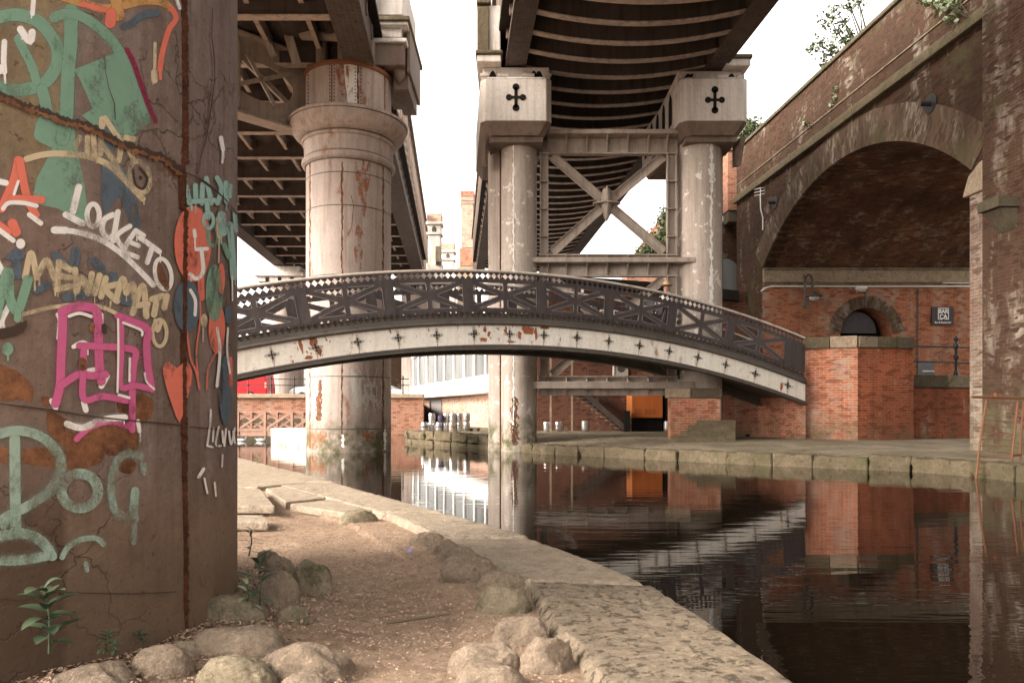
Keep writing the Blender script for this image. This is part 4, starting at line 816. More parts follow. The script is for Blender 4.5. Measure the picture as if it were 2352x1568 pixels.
def viaduct1():
    t = empty('steel_viaduct', VW(-7.9, 24, 11.86), 'dark steel railway viaduct with coffered underside, above the rust streaked round column', 'viaduct')
    for (wa, wb) in ((-3.4, -2.5), (-13.25, -12.4)):
        b = MB(); b.vbox(wa, wb, 2 if wa > -5 else 20, 57, 11.86, 11.93); b.vbox(wb - .12, wb - .06, 2, 57, 11.934, 13); b.vbox(wa + .06, wa + .12, 2, 57, 11.934, 13.0); b.build('girder', M['steel'], t)
        b = MB()
        for w_ in [wa + .08 + i * (wb - wa - .16) / 5 for i in range(6)]:
            for i in range(0, 200): p = VW(w_, 18 + i * .18, 11.857); b.box(p.x - .016, p.x + .016, p.y - .016, p.y + .016, 11.845, 11.859)
        b.build('rivets', M['steel'], t)
    lattice_side(t, -2.6, 2, 68, 11.93, 17.1, 1.35, M['steel_l'], 1)
    wA, wB = -12.36, -3.44; dd = 9.0; NS = 6
    while dd < 57:
        b = MB(); b.vbox(wA, wB, dd - .13, dd + .13, 11.98, 12.02); b.build('cross_girder', M['rib'], t); b = MB(); b.vbox(wA, wB, dd - .012, dd + .012, 12.024, 12.9); b.build('girder_web', M['deckw'], t)
        b = MB()
        for i in range(NS):
            w_ = wA + (wB - wA) * (i + .5) / NS
            b.vbox(w_ - .012, w_ + .012, dd + .14, dd + 2.66, 12.34, 12.88); b.vbox(w_ - .07, w_ + .07, dd + .14, dd + 2.66, 12.30, 12.336)
            b.prism([VW(w_ - .02, dd + .014, 12.03), VW(w_ - .02, dd + .55, 12.30), VW(w_ - .02, dd + .014, 12.30)], [VW(w_ + .02, dd + .014, 12.03), VW(w_ + .02, dd + .55, 12.30), VW(w_ + .02, dd + .014, 12.30)])
            b.bar(VW(w_, dd + .02, 12.04), VW(w_, dd + .6, 12.32), .12, .03)
        b.build('stringers', M['rib'], t)
        b = MB()
        for i in range(NS + 1):    # buckled plates hanging between the stringers
            w0 = wA + (wB - wA) * max(0, i - .5) / NS; w1 = wA + (wB - wA) * min(NS, i + .5) / NS
            for q in range(5):
                s0, s1 = q / 5, (q + 1) / 5; z0, z1 = 12.80 - .22 * math.sin(math.pi * s0), 12.80 - .22 * math.sin(math.pi * s1)
                b.add([VW(w0 + (w1 - w0) * s0, dd, z0), VW(w0 + (w1 - w0) * s1, dd, z1), VW(w0 + (w1 - w0) * s1, dd + 2.8, z1), VW(w0 + (w1 - w0) * s0, dd + 2.8, z0)], [(0, 1, 2, 3)])
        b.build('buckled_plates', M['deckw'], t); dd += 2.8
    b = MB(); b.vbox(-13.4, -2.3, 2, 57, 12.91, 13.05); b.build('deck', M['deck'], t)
    # small lamp-like gaps of light are simply openings beside the far left girder
viaduct1()
# skew cross beam with oval opening beside the capital
t = empty('skew_cross_beam', (-8.5, 21.6, 10.2), 'dark skewed steel cross beam with an oval latticed opening, left of the flared capital', 'beam')
A = Vector((-6.35, 23.9)); B_ = Vector((-10.6, 19.6)); dr = (B_ - A).normalized(); LN = (B_ - A).length; nn = Vector((-dr.y, dr.x))
def SB(s, z, o=0): q = A + dr * s + nn * o; return Vector((q.x, q.y, z))
zt, zb = 12.45, 10.05; cxs, czs, ra, rb = 1.85, 11.28, 1.05, .56
b = MB(); n_ = 40
ang = [2 * math.pi * i / n_ for i in range(n_)]
def outerpt(a):
    c_, s_ = math.cos(a), math.sin(a); tx = (LN - cxs if c_ > 0 else cxs) / abs(c_) if abs(c_) > 1e-6 else 1e9; tz = (zt - czs if s_ > 0 else czs - zb) / abs(s_) if abs(s_) > 1e-6 else 1e9; q = min(tx, tz); return cxs + c_ * q, czs + s_ * q
for i in range(n_):
    a0, a1 = ang[i], ang[(i + 1) % n_]; o0, o1 = outerpt(a0), outerpt(a1); i0 = (cxs + ra * math.cos(a0), czs + rb * math.sin(a0)); i1 = (cxs + ra * math.cos(a1), czs + rb * math.sin(a1))
    b.prism([SB(*o0, -.02), SB(*o1, -.02), SB(*i1, -.02), SB(*i0, -.02)], [SB(*o0, .02), SB(*o1, .02), SB(*i1, .02), SB(*i0, .02)])
b.build('web_plate', M['frame'], t)
for zz in (zt, zb):
    b = MB(); q = [SB(0, zz, -.28), SB(LN, zz, -.28), SB(LN, zz, .28), SB(0, zz, .28)]; b.prism([p + Vector((0, 0, .003)) for p in q], [p + Vector((0, 0, .06)) for p in q]); b.build('flange', M['frame'], t)
b = MB()
b.bar(SB(cxs - .1, zt - .5, -.15), SB(cxs + 1.6, zt - .4, -.15), .1, .1)
b.bar(SB(.3, zb + .5, -.10), SB(cxs + 1.0, zt - .3, -.10), .09, .16); b.bar(SB(cxs - 1.0, zt - .6, .10), SB(cxs + 1.1, zb + .75, .10), .06, .12); b.bar(SB(cxs - .4, zb + .6, .10), SB(cxs + .5, zt - .5, .10), .06, .12); b.bar(SB(cxs + .75, zb + .2, .1), SB(cxs + .75, zt - .2, .1), .06, .1)
b.build('lattice_bar', M['frame'], t)
# ties and struts under the left deck near the column
t = empty('upper_strut_frame', (-7.4, 22.6, 12.0), 'dark steel struts and short girder crossing above the oval beam, under the left viaduct deck', 'frame')
dq = 22.4
def q2(px, py, d_=dq): return P(px, py, d_)
for (x0, y0, x1, y1, w_, h_) in ((545, 62, 655, 42, .12, .26), (655, 30, 755, 32, .45, .12), (660, 48, 755, 49, .08, .34), (600, 58, 628, 128, .16, .2), (650, 40, 682, 148, .06, .26), (690, 82, 850, 88, .3, .14)):
    b = MB(); b.bar(q2(x0, y0), q2(x1, y1), w_, h_); b.build('strut', M['frame'], t)
# entablature pier over the round column
t = empty('parapet_pier', (-4.6, 24.2, 11.86), 'moss topped iron parapet pier above the flared capital of the round column', 'pier')
def pb(name, px0, px1, d0, d1, py1, py0, m, bev=.02): b = MB(); b.box(Xx(px0, d0), Xx(px1, d0), d0, d1, Zy(py1, d0), Zy(py0, d0)); return b.build(name, M[m], t, bevel=bev)
pb('wall', 690, 842, 23.7, 25.4, 140, 70, 'steel_l'); pb('wall', 700, 842, 23.9, 25.0, 69, -30, 'steel')
pb('block', 843, 928, 23.0, 26.0, 150, 98, 'steel_l'); pb('cornice', 838, 934, 22.9, 26.1, 97, 87, 'ped'); pb('panel', 848, 922, 23.1, 26, 86, 58, 'ped'); pb('cornice', 843, 936, 22.9, 26.1, 57, 47, 'ped'); pb('cornice', 838, 940, 22.8, 26.2, 46, 36, 'stonem'); pb('pier_top', 856, 926, 23.0, 26, 35, -60, 'ped')
pb('pilaster', 838, 850, 22.7, 23.0, 46, -60, 'stonem'); pb('side_panel', 934, 942, 23.3, 25.9, 165, 46, 'steel_l')
b = MB()
for i, (xa, xb, ya, yb) in enumerate(((905, 938, 205, 166), (912, 940, 165, 150), (880, 912, 190, 152))): b.box(Xx(xa, 23.5), Xx(xb, 23.5), 23.5 + .1 * i, 25.6, Zy(ya, 23.5), Zy(yb, 23.5))
for i in range(3): b.lathe((Xx(918 + i * 4, 23.4), 23.4 + i * .35), [(.03, Zy(190 - i * 3, 23.4)), (.17, Zy(178, 23.4)), (.2, Zy(160, 23.4)), (.12, Zy(150, 23.4))], 14)
b.build('corbel', M['steel_l'], t, smooth=40)
# ================================================================ FOOTBRIDGE
b0 = Vector((-6.19, 16.67)); bd = Vector((.927, .376)); bn = Vector((-.376, .927))
def BR(s, t_, off):
    zt_ = EZ + 3.61 - .0160 * (s - 7.25) ** 2; m = -2 * .0160 * (s - 7.25); k = math.sqrt(1 + m * m); g = min(1, max(0, (16.42 - s) / 2.5)); g = g * g * (3 - 2 * g); ss = s + off * m / k * g
    q = b0 + bd * ss + bn * t_; return Vector((q.x, q.y, zt_ - off / k * g - off * k * (1 - g)))
SE = 16.42; SS = -4.6
t = empty('footbridge', (1.0, 20.5, 1.3), 'arched cast iron footbridge with dark openwork parapets and a pale rust stained lower girder', 'footbridge')
def strip(b, s0, s1, t0, t1, o0, o1, step=.35):
    n = max(1, int((s1 - s0) / step)); base = len(b.v)
    for i in range(n + 1):
        s = s0 + (s1 - s0) * i / n; b.v += [BR(s, t0, o0), BR(s, t1, o0), BR(s, t1, o1), BR(s, t0, o1)]
    for i in range(n):
        a_ = base + 4 * i
        for k in range(4): b.f.append((a_ + k, a_ + (k + 1) % 4, a_ + 4 + (k + 1) % 4, a_ + 4 + k))
    b.f.append((base, base + 1, base + 2, base + 3)); e = base + 4 * n; b.f.append((e + 3, e + 2, e + 1, e))
def bpoly(b, pts, tm, th): b.prism([BR(s, tm - th, o) for s, o in pts], [BR(s, tm + th, o) for s, o in pts])
def bbar(b, s0, o0, s1, o1, hw, tm, th):
    ds, do = s1 - s0, o1 - o0; l_ = math.hypot(ds, do); ns, no = -do / l_ * hw, ds / l_ * hw; bpoly(b, [(s0 + ns, o0 + no), (s1 + ns, o1 + no), (s1 - ns, o1 - no), (s0 - ns, o0 - no)], tm, th)
def girder_patch(b, pts, T0=-.0325): b.add([BR(s, T0 - .0012, o) for s, o in pts], [tuple(range(len(pts)))])
b = MB()
rng = random.Random(11)
def blob(s, o, rs, ro, n=14):
    q = []
    for i in range(n): a = 2 * math.pi * i / n; r_ = rng.uniform(.55, 1.1); q.append((s + rs * r_ * math.cos(a), min(1.87, max(1.32, o + ro * r_ * math.sin(a)))))
    girder_patch(b, q)
for s, o, rs, ro in ((7.1, 1.48, .22, .14), (6.85, 1.60, .08, .13), (7.35, 1.58, .05, .18), (6.45, 1.5, .06, .1), (5.85, 1.48, .05, .12), (5.95, 1.62, .05, .08), (5.8, 1.74, .14, .07), (5.6, 1.56, .05, .07), (1.38, 1.45, .12, .12), (1.5, 1.7, .06, .14), (1.1, 1.5, .05, .25), (1.3, 1.36, .3, .035), (1.22, 1.8, .1, .05), (15.6, 1.7, .05, .14), (8.6, 1.55, .03, .05), (6.6, 1.8, .15, .03), (7.6, 1.4, .2, .04), (3.3, 1.42, .03, .08)): blob(s, o, rs, ro)
for i in range(60): blob(rng.choice([rng.uniform(5.4, 7.9), rng.uniform(.7, 1.8), rng.uniform(0, 16)]), rng.uniform(1.34, 1.84), rng.uniform(.008, .03), rng.uniform(.01, .06), 9)
for k in range(-1, 16):
    s_ = .40 + 1.026 * k; girder_patch(b, [(s_ - .007, 1.31), (s_ + .008, 1.31), (s_ + .005, 1.31 + rng.uniform(.05, .13)), (s_ - .003, 1.40)]); girder_patch(b, [(s_ - .006, 1.78), (s_ + .006, 1.78), (s_ + .009, 1.87), (s_ - .008, 1.87)])
SCABS = b
def truss(T0, fr):
    sg = -1 if fr else 1
    b = MB(); n = 70; b.tube([BR(SS + (SE - SS) * i / n, T0, -.005) for i in range(n + 1)], .034, 10); b.build('handrail', M['rail'], t, smooth=40)
    for nm, oa, ob in (('upper_lattice', .04, .20), ('lower_lattice', 1.02, 1.18)):
        b = MB(); strip(b, SS, SE, T0 - .022, T0 + .022, oa - .012, oa + .006); strip(b, SS, SE, T0 - .022, T0 + .022, ob - .004, ob + .012)
        c = .155; k = int((SE - SS) / c); ha = (ob - oa)
        for i in range(k):
            s0 = SS + i * c; m_ = s0 + c / 2; om = (oa + ob) / 2; g = .012; gi = .018
            for (S0, dx) in ((s0, 1), (s0 + c, -1)):
                bpoly(b, [(S0, oa), (S0 + dx * (c / 2 - .004), oa), (S0 + dx * c * .27, oa + ha * .27), (S0 + dx * .006, om - .004), (S0, om - .004)], T0, .011)
                bpoly(b, [(S0, ob), (S0 + dx * (c / 2 - .004), ob), (S0 + dx * c * .27, ob - ha * .27), (S0 + dx * .006, om + .004), (S0, om + .004)], T0, .011)
        b.build(nm, M['iron'], t)
    # cast panels
    L = 2.07; H0, H1 = .21, 1.01; H = H1 - H0; posts = [1.3 + L * k for k in range(-3, 8)]
    b = MB(); strip(b, SS, SE, T0 - .016, T0 + .016, H0 - .004, H0 + .085); strip(b, SS, SE, T0 - .016, T0 + .016, H1 - .08, H1 + .008); b.build('panel_rail', M['iron'], t)
    for k, s in enumerate(posts):
        b = MB(); bbar(b, s, .208, s, 1.012, .135, T0, .020); b.build('post', M['iron'], t)
        b = MB(); bbar(b, s - .135, .2, s - .135, 1.02, .010, T0 + sg * .01, .018); bbar(b, s + .135, .2, s + .135, 1.02, .010, T0 + sg * .01, .018); b.build('post_rib', M['iron'], t)
    for s in posts[:-1]:
        b = MB(); a_ = s + .13; e_ = s + L - .13; mid = s + L / 2; y0, y1 = H0 + .08, H1 - .075
        bbar(b, a_ - .02, y0 - .04, e_ + .02, y1 + .04, .070, T0, .0125); bbar(b, a_ - .02, y1 + .04, e_ + .02, y0 - .04, .070, T0, .0135); bbar(b, mid, .215, mid, 1.005, .062, T0, .0145)
        b.build('openwork_panel', M['iron'], t)
        # raised rims round the six openings
        b = MB(); m_ = (y1 - y0 + .08) / (e_ - a_ + .04); hv = .070 * math.sqrt(1 + m_ * m_); hh = hv / m_; om = (y0 + y1) / 2; v = .062
        def rim(P_):
            cx0 = sum(p[0] for p in P_) / 3; cy0 = sum(p[1] for p in P_) / 3; q = []
            for i in range(3):
                p0, p1, p2 = P_[i - 1], P_[i], P_[(i + 1) % 3]
                def tow(p, o, dd_): l_ = math.hypot(o[0] - p[0], o[1] - p[1]); return (p[0] + (o[0] - p[0]) * dd_ / l_, p[1] + (o[1] - p[1]) * dd_ / l_)
                q += [tow(p1, p0, .035), tow(p1, p2, .035)]
            q.append(q[0]); b.tube([BR(x, T0 + sg * .014, y) for x, y in q], .0075, 5, cap=False)
        for sg2 in (-1, 1):
            rim([(mid + sg2 * (L / 2 - .135), om - (y1 - y0) / 2 + hv - .02), (mid + sg2 * (L / 2 - .135), om + (y1 - y0) / 2 - hv + .02), (mid + sg2 * hh, om)])
            for sv in (-1, 1): rim([(mid + sg2 * (L / 2 - .13 - hh + .03), om + sv * (y1 - y0) / 2), (mid + sg2 * v, om + sv * (y1 - y0) / 2), (mid + sg2 * v, om + sv * (m_ * v + hv))])
        b.build('opening_rim', M['rim'], t)
    b = MB(); bpoly(b, [(posts[-1] + .136, .208), (SE, .208), (SE, 1.015), (posts[-1] + .136, 1.015)], T0, .012); b.build('end_panel', M['iron'], t)
    # mouldings and lower girder
    b = MB(); strip(b, SS, SE, T0 - .05, T0 + .05, 1.194, 1.24); strip(b, SS, SE, T0 - .09, T0 + .09, 1.242, 1.30); b.build('moulding', M['mould'], t)
    b = MB(); n = 70; b.tube([BR(SS + (SE - SS) * i / n, T0 + sg * .07, 1.33) for i in range(n + 1)], .048, 10); b.build('moulding', M['mould'], t, smooth=True)
    b = MB(); strip(b, SS, SE, T0 - .03, T0 + .03, 1.302, 1.90, .2); nf = len(b.f)
    if fr: b.add(SCABS.v, SCABS.f)
    o = b.build('arch_plate', [M['fascia'] if fr else M['mould'], M['rsf']], t, recalc=False)
    for i_, pl in enumerate(o.data.polygons): pl.material_index = 1 if i_ >= nf else 0
    b = MB(); n = 70; b.tube([BR(SS + (SE - SS) * i / n, T0 + sg * .04, 1.905) for i in range(n + 1)], .035, 8); b.build('moulding', M['mould'], t, smooth=True)
    b = MB(); strip(b, SS, SE, T0 - .12, T0 + .12, 1.93, 1.985); b.build('arch_flange', M['mould'], t)
    if fr:
        for k in range(-4, 16):
            s = .40 + 1.026 * k; o = 1.60; y = T0 - .034
            root = empty('cross_boss', BR(s, y, o)); root.parent = t; root.location = BR(s, y, o) - Vector(t.location)
            b = MB(); bbar(b, s - .085, o, s + .085, o, .016, y - .004, .012); bbar(b, s, o - .095, s, o + .095, .016, y - .004, .013); b.build('cross_bar', M['black'], root)
            b = MB(); pts = []
            for a in range(4):
                an = a * math.pi / 2; c_, s_ = math.cos(an), math.sin(an)
                for (r_, w_) in ((.10, -.018), (.155, -.02), (.168, 0), (.155, .02), (.10, .018)): pts.append((s + r_ * c_ - w_ * s_, o + (r_ * s_ + w_ * c_) * 1.05))
                pts.append((s + .062 * math.cos(an + math.pi / 4), o + .062 * math.sin(an + math.pi / 4)))
            pts.append(pts[0]); b.tube([BR(x, y - .004, q) for x, q in pts], .007, 5, cap=False); b.build('cross_rim', M['rim2'], root)
M['rsf'] = painted('rust_scab', (.30, .10, .045), (.42, .17, .08), rust=.3, streak=.3, rough=.85, grime=(.12, .05, .03))
M['rim'] = plain('lit_edge', (.24, .20, .18), .5); M['rim2'] = plain('boss_rim', (.30, .25, .20), .5, 0, .5)  # opening rims coloured lighter to paint the light their edges catch
truss(0.0, True); truss(2.0, False)
b = MB(); strip(b, SS, SE, .04, 1.96, 1.06, 1.16); b.build('deck', M['stoned'], t)
b = MB(); strip(b, SS, SE, .06, 1.94, 1.70, 1.74); b.build('soffit_plate', M['mould'], t)
for i in range(22):
    s = SS + .3 + i * .96; b = MB(); bpoly(b, [(s, 1.165), (s + .05, 1.165), (s + .05, 1.5), (s, 1.5)], 1.0, .955); b.build('cross_joist', M['mould'], t)
# round white sticker on the parapet
b = MB(); c = BR(8.73, -.018, .33); b.prism([c + Vector((bd.x * .05 * math.cos(a), bd.y * .05 * math.cos(a) - .004, .05 * math.sin(a))) for a in [2 * math.pi * i / 20 for i in range(20)]], [c + Vector((bd.x * .05 * math.cos(a), bd.y * .05 * math.cos(a) + .001, .05 * math.sin(a))) for a in [2 * math.pi * i / 20 for i in range(20)]]); b.build('sticker', M['white'], t)
# ================================================================ BRICK VIADUCT
t = empty('brick_viaduct', VW(12.1, 23.3, .3), 'tall dark brick railway viaduct with a wide arch, right of the canal', 'viaduct')
DC, RA, ZC = 23.27, 8.85, .35; ZS = 6.9
def archz(d, ex=0): v = (RA + ex) ** 2 - (d - DC) ** 2; return ZC + math.sqrt(max(0, v))
DL, DR = 17.34, 29.2; FW = 12.1
b = MB()
def fac(w_, d0, d1, z00, z01, z10, z11): b.add([VW(w_, d0, z00), VW(w_, d1, z10), VW(w_, d1, z11), VW(w_, d0, z01)], [(0, 1, 2, 3)])
b.vbox(FW, FW + .5, 4, DL, -.5, 12.42); b.vbox(FW, FW + .5, DR, 31.9, -.5, 12.42)
n = 40
for i in range(n):
    d0 = DL + (DR - DL) * i / n; d1 = DL + (DR - DL) * (i + 1) / n
    b.hexa([VW(FW, d0, archz(d0)), VW(FW, d1, archz(d1)), VW(FW + .5, d1, archz(d1)), VW(FW + .5, d0, archz(d0)), VW(FW, d0, 12.42), VW(FW, d1, 12.42), VW(FW + .5, d1, 12.42), VW(FW + .5, d0, 12.42)])
b.build('facade', M['brickV'], t)
b = MB(); b.vbox(FW + .5, FW + .75, 4, 31.9, 11.5, 12.40); b.vbox(FW + .5, 20.2, 4, 31.9, 11.2, 11.45); b.build('parapet_light_block', M['brickV'], t)  # the wide slab is added unseen above the arch to block light
# arch ring of headers with its own radial bond
b = MB(); b.uv = []; n = 60; a0, a1 = math.asin((DL - DC) / RA), math.asin((DR - DC) / RA); TH = .95
for i in range(n + 1):
    a = a0 + (a1 - a0) * i / n
    for r_, w_ in ((RA - .02, FW + .06), (RA - .02, FW - .025), (RA + TH, FW - .025), (RA + TH, FW + .02)):
        b.v.append(VW(w_, DC + r_ * math.sin(a), ZC + r_ * math.cos(a))); b.uv.append((r_ - RA + (.0 if w_ < FW else .08), a * RA))
for i in range(n):
    for k in range(3): q = 4 * i + k; b.f.append((q, q + 1, q + 5, q + 4))
M['brickR'] = brick('arch_ring_brick', (.15, .095, .062), (.19, .125, .085), (.16, .12, .09), soot=.8, white=.4, moss=.25, bw=.24, rh=.08)
b.build('arch_ring', M['brickR'], t)
# barrel vault and the two inner walls
b = MB(); b.uv = []; n = 40; WB = 20.4
for i in range(n + 1):
    a = a0 + (a1 - a0) * i / n
    for w_ in [FW + .06, 14, 16, 18, WB]: b.v.append(VW(w_, DC + RA * math.sin(a), ZC + RA * math.cos(a))); b.uv.append((w_, a * RA))
for i in range(n):
    for k in range(4): q = 5 * i + k; b.f.append((q, q + 1, q + 6, q + 5))
b.build('barrel_vault', M['brickS'], t)
b = MB(); b.vbox(FW + .5, WB, 31.0, 31.9, -.5, 11.2); b.vbox(WB - .3, WB, 4, DL, -.5, 12.4); b.vbox(FW + .5, WB - .3, DL - .6, DL - .01, -.5, 7.0)
for i in range(20):
    d0 = DL + (DR - DL) * i / 20; d1 = DL + (DR - DL) * (i + 1) / 20; z0, z1 = archz(d0) + .02, archz(d1) + .02
    b.hexa([VW(WB - .3, d0, z0), VW(WB - .3, d1, z1), VW(WB, d1, z1), VW(WB, d0, z0), VW(WB - .3, d0, 12.4), VW(WB - .3, d1, 12.4), VW(WB, d1, 12.4), VW(WB, d0, 12.4)])
b.build('back_wall', M['brickS'], t)
# far inner wall with an arched window
xw, zw, rw = Xx(1989, DR), Zy(766, DR), 1.02; X0 = VW(FW, DR, 0).x; X1 = VW(WB, DR, 0).x
DQ = DR - .008
b = MB(); th = .9
b.box(X0 + .002, xw - rw, DQ, DQ + th, -.5, 6.32); b.box(xw + rw, X1, DQ, DQ + th, -.5, 6.32); b.box(xw - rw, xw + rw, DQ, DQ + th, -.5, zw - .5)
for i in range(20):
    xa, xb = xw - rw + 2 * rw * i / 20, xw - rw + 2 * rw * (i + 1) / 20; za, zb_ = zw + math.sqrt(max(0, rw ** 2 - (xa - xw) ** 2)), zw + math.sqrt(max(0, rw ** 2 - (xb - xw) ** 2))
    b.hexa([(xa, DQ, za), (xb, DQ, zb_), (xb, DQ + th, zb_), (xa, DQ + th, za), (xa, DQ, 6.32), (xb, DQ, 6.32), (xb, DQ + th, 6.32), (xa, DQ + th, 6.32)])
b.build('inner_wall', M['brickI'], t)
b = MB(); b.uv = []
for i in range(25):
    a = math.pi * i / 24
    for r_ in (rw, rw + .46): b.v.append(Vector((xw + r_ * math.cos(a), DR - .02, zw + r_ * math.sin(a)))); b.uv.append((r_, a * rw * 1.2))
for i in range(24): b.f.append((2 * i, 2 * i + 1, 2 * i + 3, 2 * i + 2))
b.build('window_arch', M['brickR'], t)
wn = MB(); wn.box(xw - rw, xw + rw, DR + .86, DR + .895, zw - .5, zw + rw); wn.build('window_recess', M['dark'], t)
b = MB(); pts = [(xw - rw * 1.0 + .0, zw + .03)] + [(xw - .22 - .80 * math.cos(a), zw + .05 + .86 * math.sin(a)) for a in [math.pi * i / 20 for i in range(21)]]
b.prism([(x, DR + .35, z) for x, z in pts[1:]], [(x, DR + .38, z) for x, z in pts[1:]]); b.build('window_panel', plain('grey_blind', (.085, .075, .078), .6), t)
b = MB(); b.box(X0 + .0, X1, DR - .10, DR + .02, 6.325, 6.88); b.build('impost_band', M['stonel'], t, bevel=.02)
b = MB(); b.box(X0 + .0, X1, DR - .15, DR - .102, 6.80, 6.90); b.box(X0, X1, DR - .06, DR - .005, 6.22, 6.30); b.build('impost_lip', M['stone'], t, bevel=.01)
b = MB(); b.tube([(X0 - .1, DR - .1, 5.98), (X0 + .05, DR - .12, 6.10), (X0 + .3, DR - .12, 6.17), (X1, DR - .12, 6.17)], .028, 6); b.build('cable', M['white'], t)
b = MB(); b.tube([(Xx(1987, DR), DR - .05, 6.1), (Xx(1987, DR), DR - .05, 5.36)], .03, 6); b.tube([(Xx(2107, DR), DR - .05, 6.1), (Xx(2107, DR), DR - .05, 2.0)], .025, 6); b.build('conduit', M['mould'], t)
b = MB(); b.box(Xx(2107, DR), Xx(2145, DR), DR - .02, DR + .001, Zy(868, DR), Zy(833, DR)); b.build('window', M['glassd'], t)
b = MB(); b.box(Xx(2118, DR), Xx(2145, DR), DR - .04, DR - .021, Zy(853, DR), Zy(851, DR)); b.build('window_bar', M['white'], t)
# facade trimmings
b = MB(); b.vbox(FW - .16, FW + .01, 16.7, 31.9, 10.18, 10.42); b.vbox(FW - .08, FW + .008, 16.7, 31.9, 10.424, 10.52); b.build('string_course', M['stonem'], t, bevel=.015)
b = MB(); b.vbox(FW - .03, FW + .004, 16.7, 31.9, 10.94, 10.98); b.build('ledge', M['stone'], t)
b = MB(); b.vbox(FW - .08, FW + .8, 4, 31.95, 12.424, 12.56); b.build('parapet_coping', M['stoned'], t, bevel=.02)
M['brickQ'] = brick('buttress_brick', (.085, .040, .025), (.10, .052, .034), (.105, .078, .055), soot=.6, white=.44, moss=.12, moss_z=2.0)
b = MB(); b.vbox(FW - .28, FW - .002, 4, 16.62, -.5, 12.8); b.build('buttress', M['brickQ'], t)
b = MB(); b.vbox(FW - .06, FW + .002, 16.63, DL + .003, -.5, 6.28); b.build('pier_quoin', M['brickW'], t)
b = MB(); b.prism([VW(FW - .14, 16.63, 6.29), VW(FW - .14, 17.5, 6.29), VW(FW - .10, 17.36, 6.75), VW(FW - .05, 17.05, 7.0), VW(FW - .05, 16.63, 7.05)], [VW(FW + .3, 16.63, 6.29), VW(FW + .3, 17.5, 6.29), VW(FW + .3, 17.36, 6.75), VW(FW + .3, 17.05, 7.0), VW(FW + .3, 16.63, 7.05)]); b.build('springer_stone', M['stonel'], t, bevel=.03, seg=2)
b = MB(); b.vbox(FW - .75, FW - .283, 15.5, 16.12, 5.55, 5.78); b.prism([VW(FW - .65, 15.55, 5.54), VW(FW - .283, 15.55, 5.54), VW(FW - .283, 15.55, 5.1)], [VW(FW - .65, 16.08, 5.54), VW(FW - .283, 16.08, 5.54), VW(FW - .283, 16.08, 5.1)]); b.build('corbel_stone', M['stoned'], t, bevel=.01)
for (d_, z_) in ((18.83, 9.07), (28.0, 9.15)):
    p = VW(FW - .04, d_, z_); b = MB(); n = 24
    b.prism([VW(FW - .005, d_ + .24 * math.cos(2 * math.pi * i / n), z_ + .24 * math.sin(2 * math.pi * i / n)) for i in range(n)], [VW(FW - .05, d_ + .24 * math.cos(2 * math.pi * i / n), z_ + .24 * math.sin(2 * math.pi * i / n)) for i in range(n)])
    q = b.build('tie_plate', M['black'], t, bevel=.01); b = MB(); b.tube([VW(FW - .04, d_, z_), VW(FW - .30, d_, z_)], .065, 8); b.build('tie_bolt', M['black'], t)
# aerial
b = MB(); d_ = 29.4; X_ = lambda px: Xx(px, 29.1); Z_ = lambda py: Zy(py, 29.1); y_ = 29.1
b.tube([(X_(1746), y_, Z_(447)), (X_(1747), y_, Z_(480)), (X_(1752), y_, Z_(500)), (X_(1752), y_, Z_(528))], .022, 6)
for k in range(3):
    b.tube([(X_(1734), y_ + .1, Z_(434 + 7 * k)), (X_(1760), y_ - .1, Z_(431 + 7 * k))], .012, 5)
b.tube([(X_(1746), y_, Z_(430)), (X_(1747), y_, Z_(450))], .015, 5); o = b.build('aerial', M['white'], None); tag(o, 'thin white television aerial fixed to the brick viaduct wall left of its arch', 'aerial')
# lantern bracket and small fixture, sign
t2 = empty('lantern_bracket', (Xx(1850, 28.7), 28.9, 5.4), 'black swan neck lamp hanging from the brick wall under the viaduct arch', 'lamp')
def LP(px, py): return P(px, py, 28.7)
b = MB(); b.tube([LP(1849, 706), LP(1849, 650), LP(1851, 636), LP(1857, 630), LP(1863, 634), LP(1866, 645), LP(1866, 672)], .05, 8); b.tube([LP(1846, 630), LP(1850, 650)], .03, 6); b.tube([LP(1849, 706), LP(1849, 690)], .11, 8); b.build('bracket', M['mould'], t2, smooth=40)
c = LP(1869, 676); b = MB(); b.lathe((c.x, c.y), [(.06, c.z + .12), (.12, c.z + .06), (.34, c.z - .04), (.36, c.z - .09), (.30, c.z - .09)], 20); b.build('shade', M['mould'], t2, smooth=40)
b = MB(); b.lathe((c.x, c.y), [(.22, c.z - .10), (.20, c.z - .2), (.10, c.z - .27)], 16); b.build('globe', plain('lamp_glass', (.45, .38, .32), .3), t2, smooth=True)
t2 = empty('wall_light', P(1980, 662, 28.95), 'small white bulkhead light above the arched window under the viaduct', 'lamp')
b = MB(); p = P(1980, 664, 28.95); b.box(p.x - .18, p.x + .18, 28.85, 29.18, p.z, p.z + .10); b.build('hood', M['white'], t2, bevel=.03); b = MB(); b.box(p.x - .14, p.x + .14, 28.9, 29.15, p.z - .10, p.z - .003); b.build('lens', plain('lens', (.5, .45, .4), .2), t2, bevel=.02)
t2 = empty('wall_sign', P(2166, 746, 29.1), 'square black bar sign with white lettering on the wall under the viaduct arch', 'sign')
xa, xb, za, zb_ = Xx(2141.5, 29.1), Xx(2191, 29.1), Zy(746, 29.1), Zy(704.5, 29.1); b = MB(); b.box(xa, xb, 29.12, 29.17, za, zb_); b.build('board', plain('sign_board', (.028, .016, .02), .4), t2)
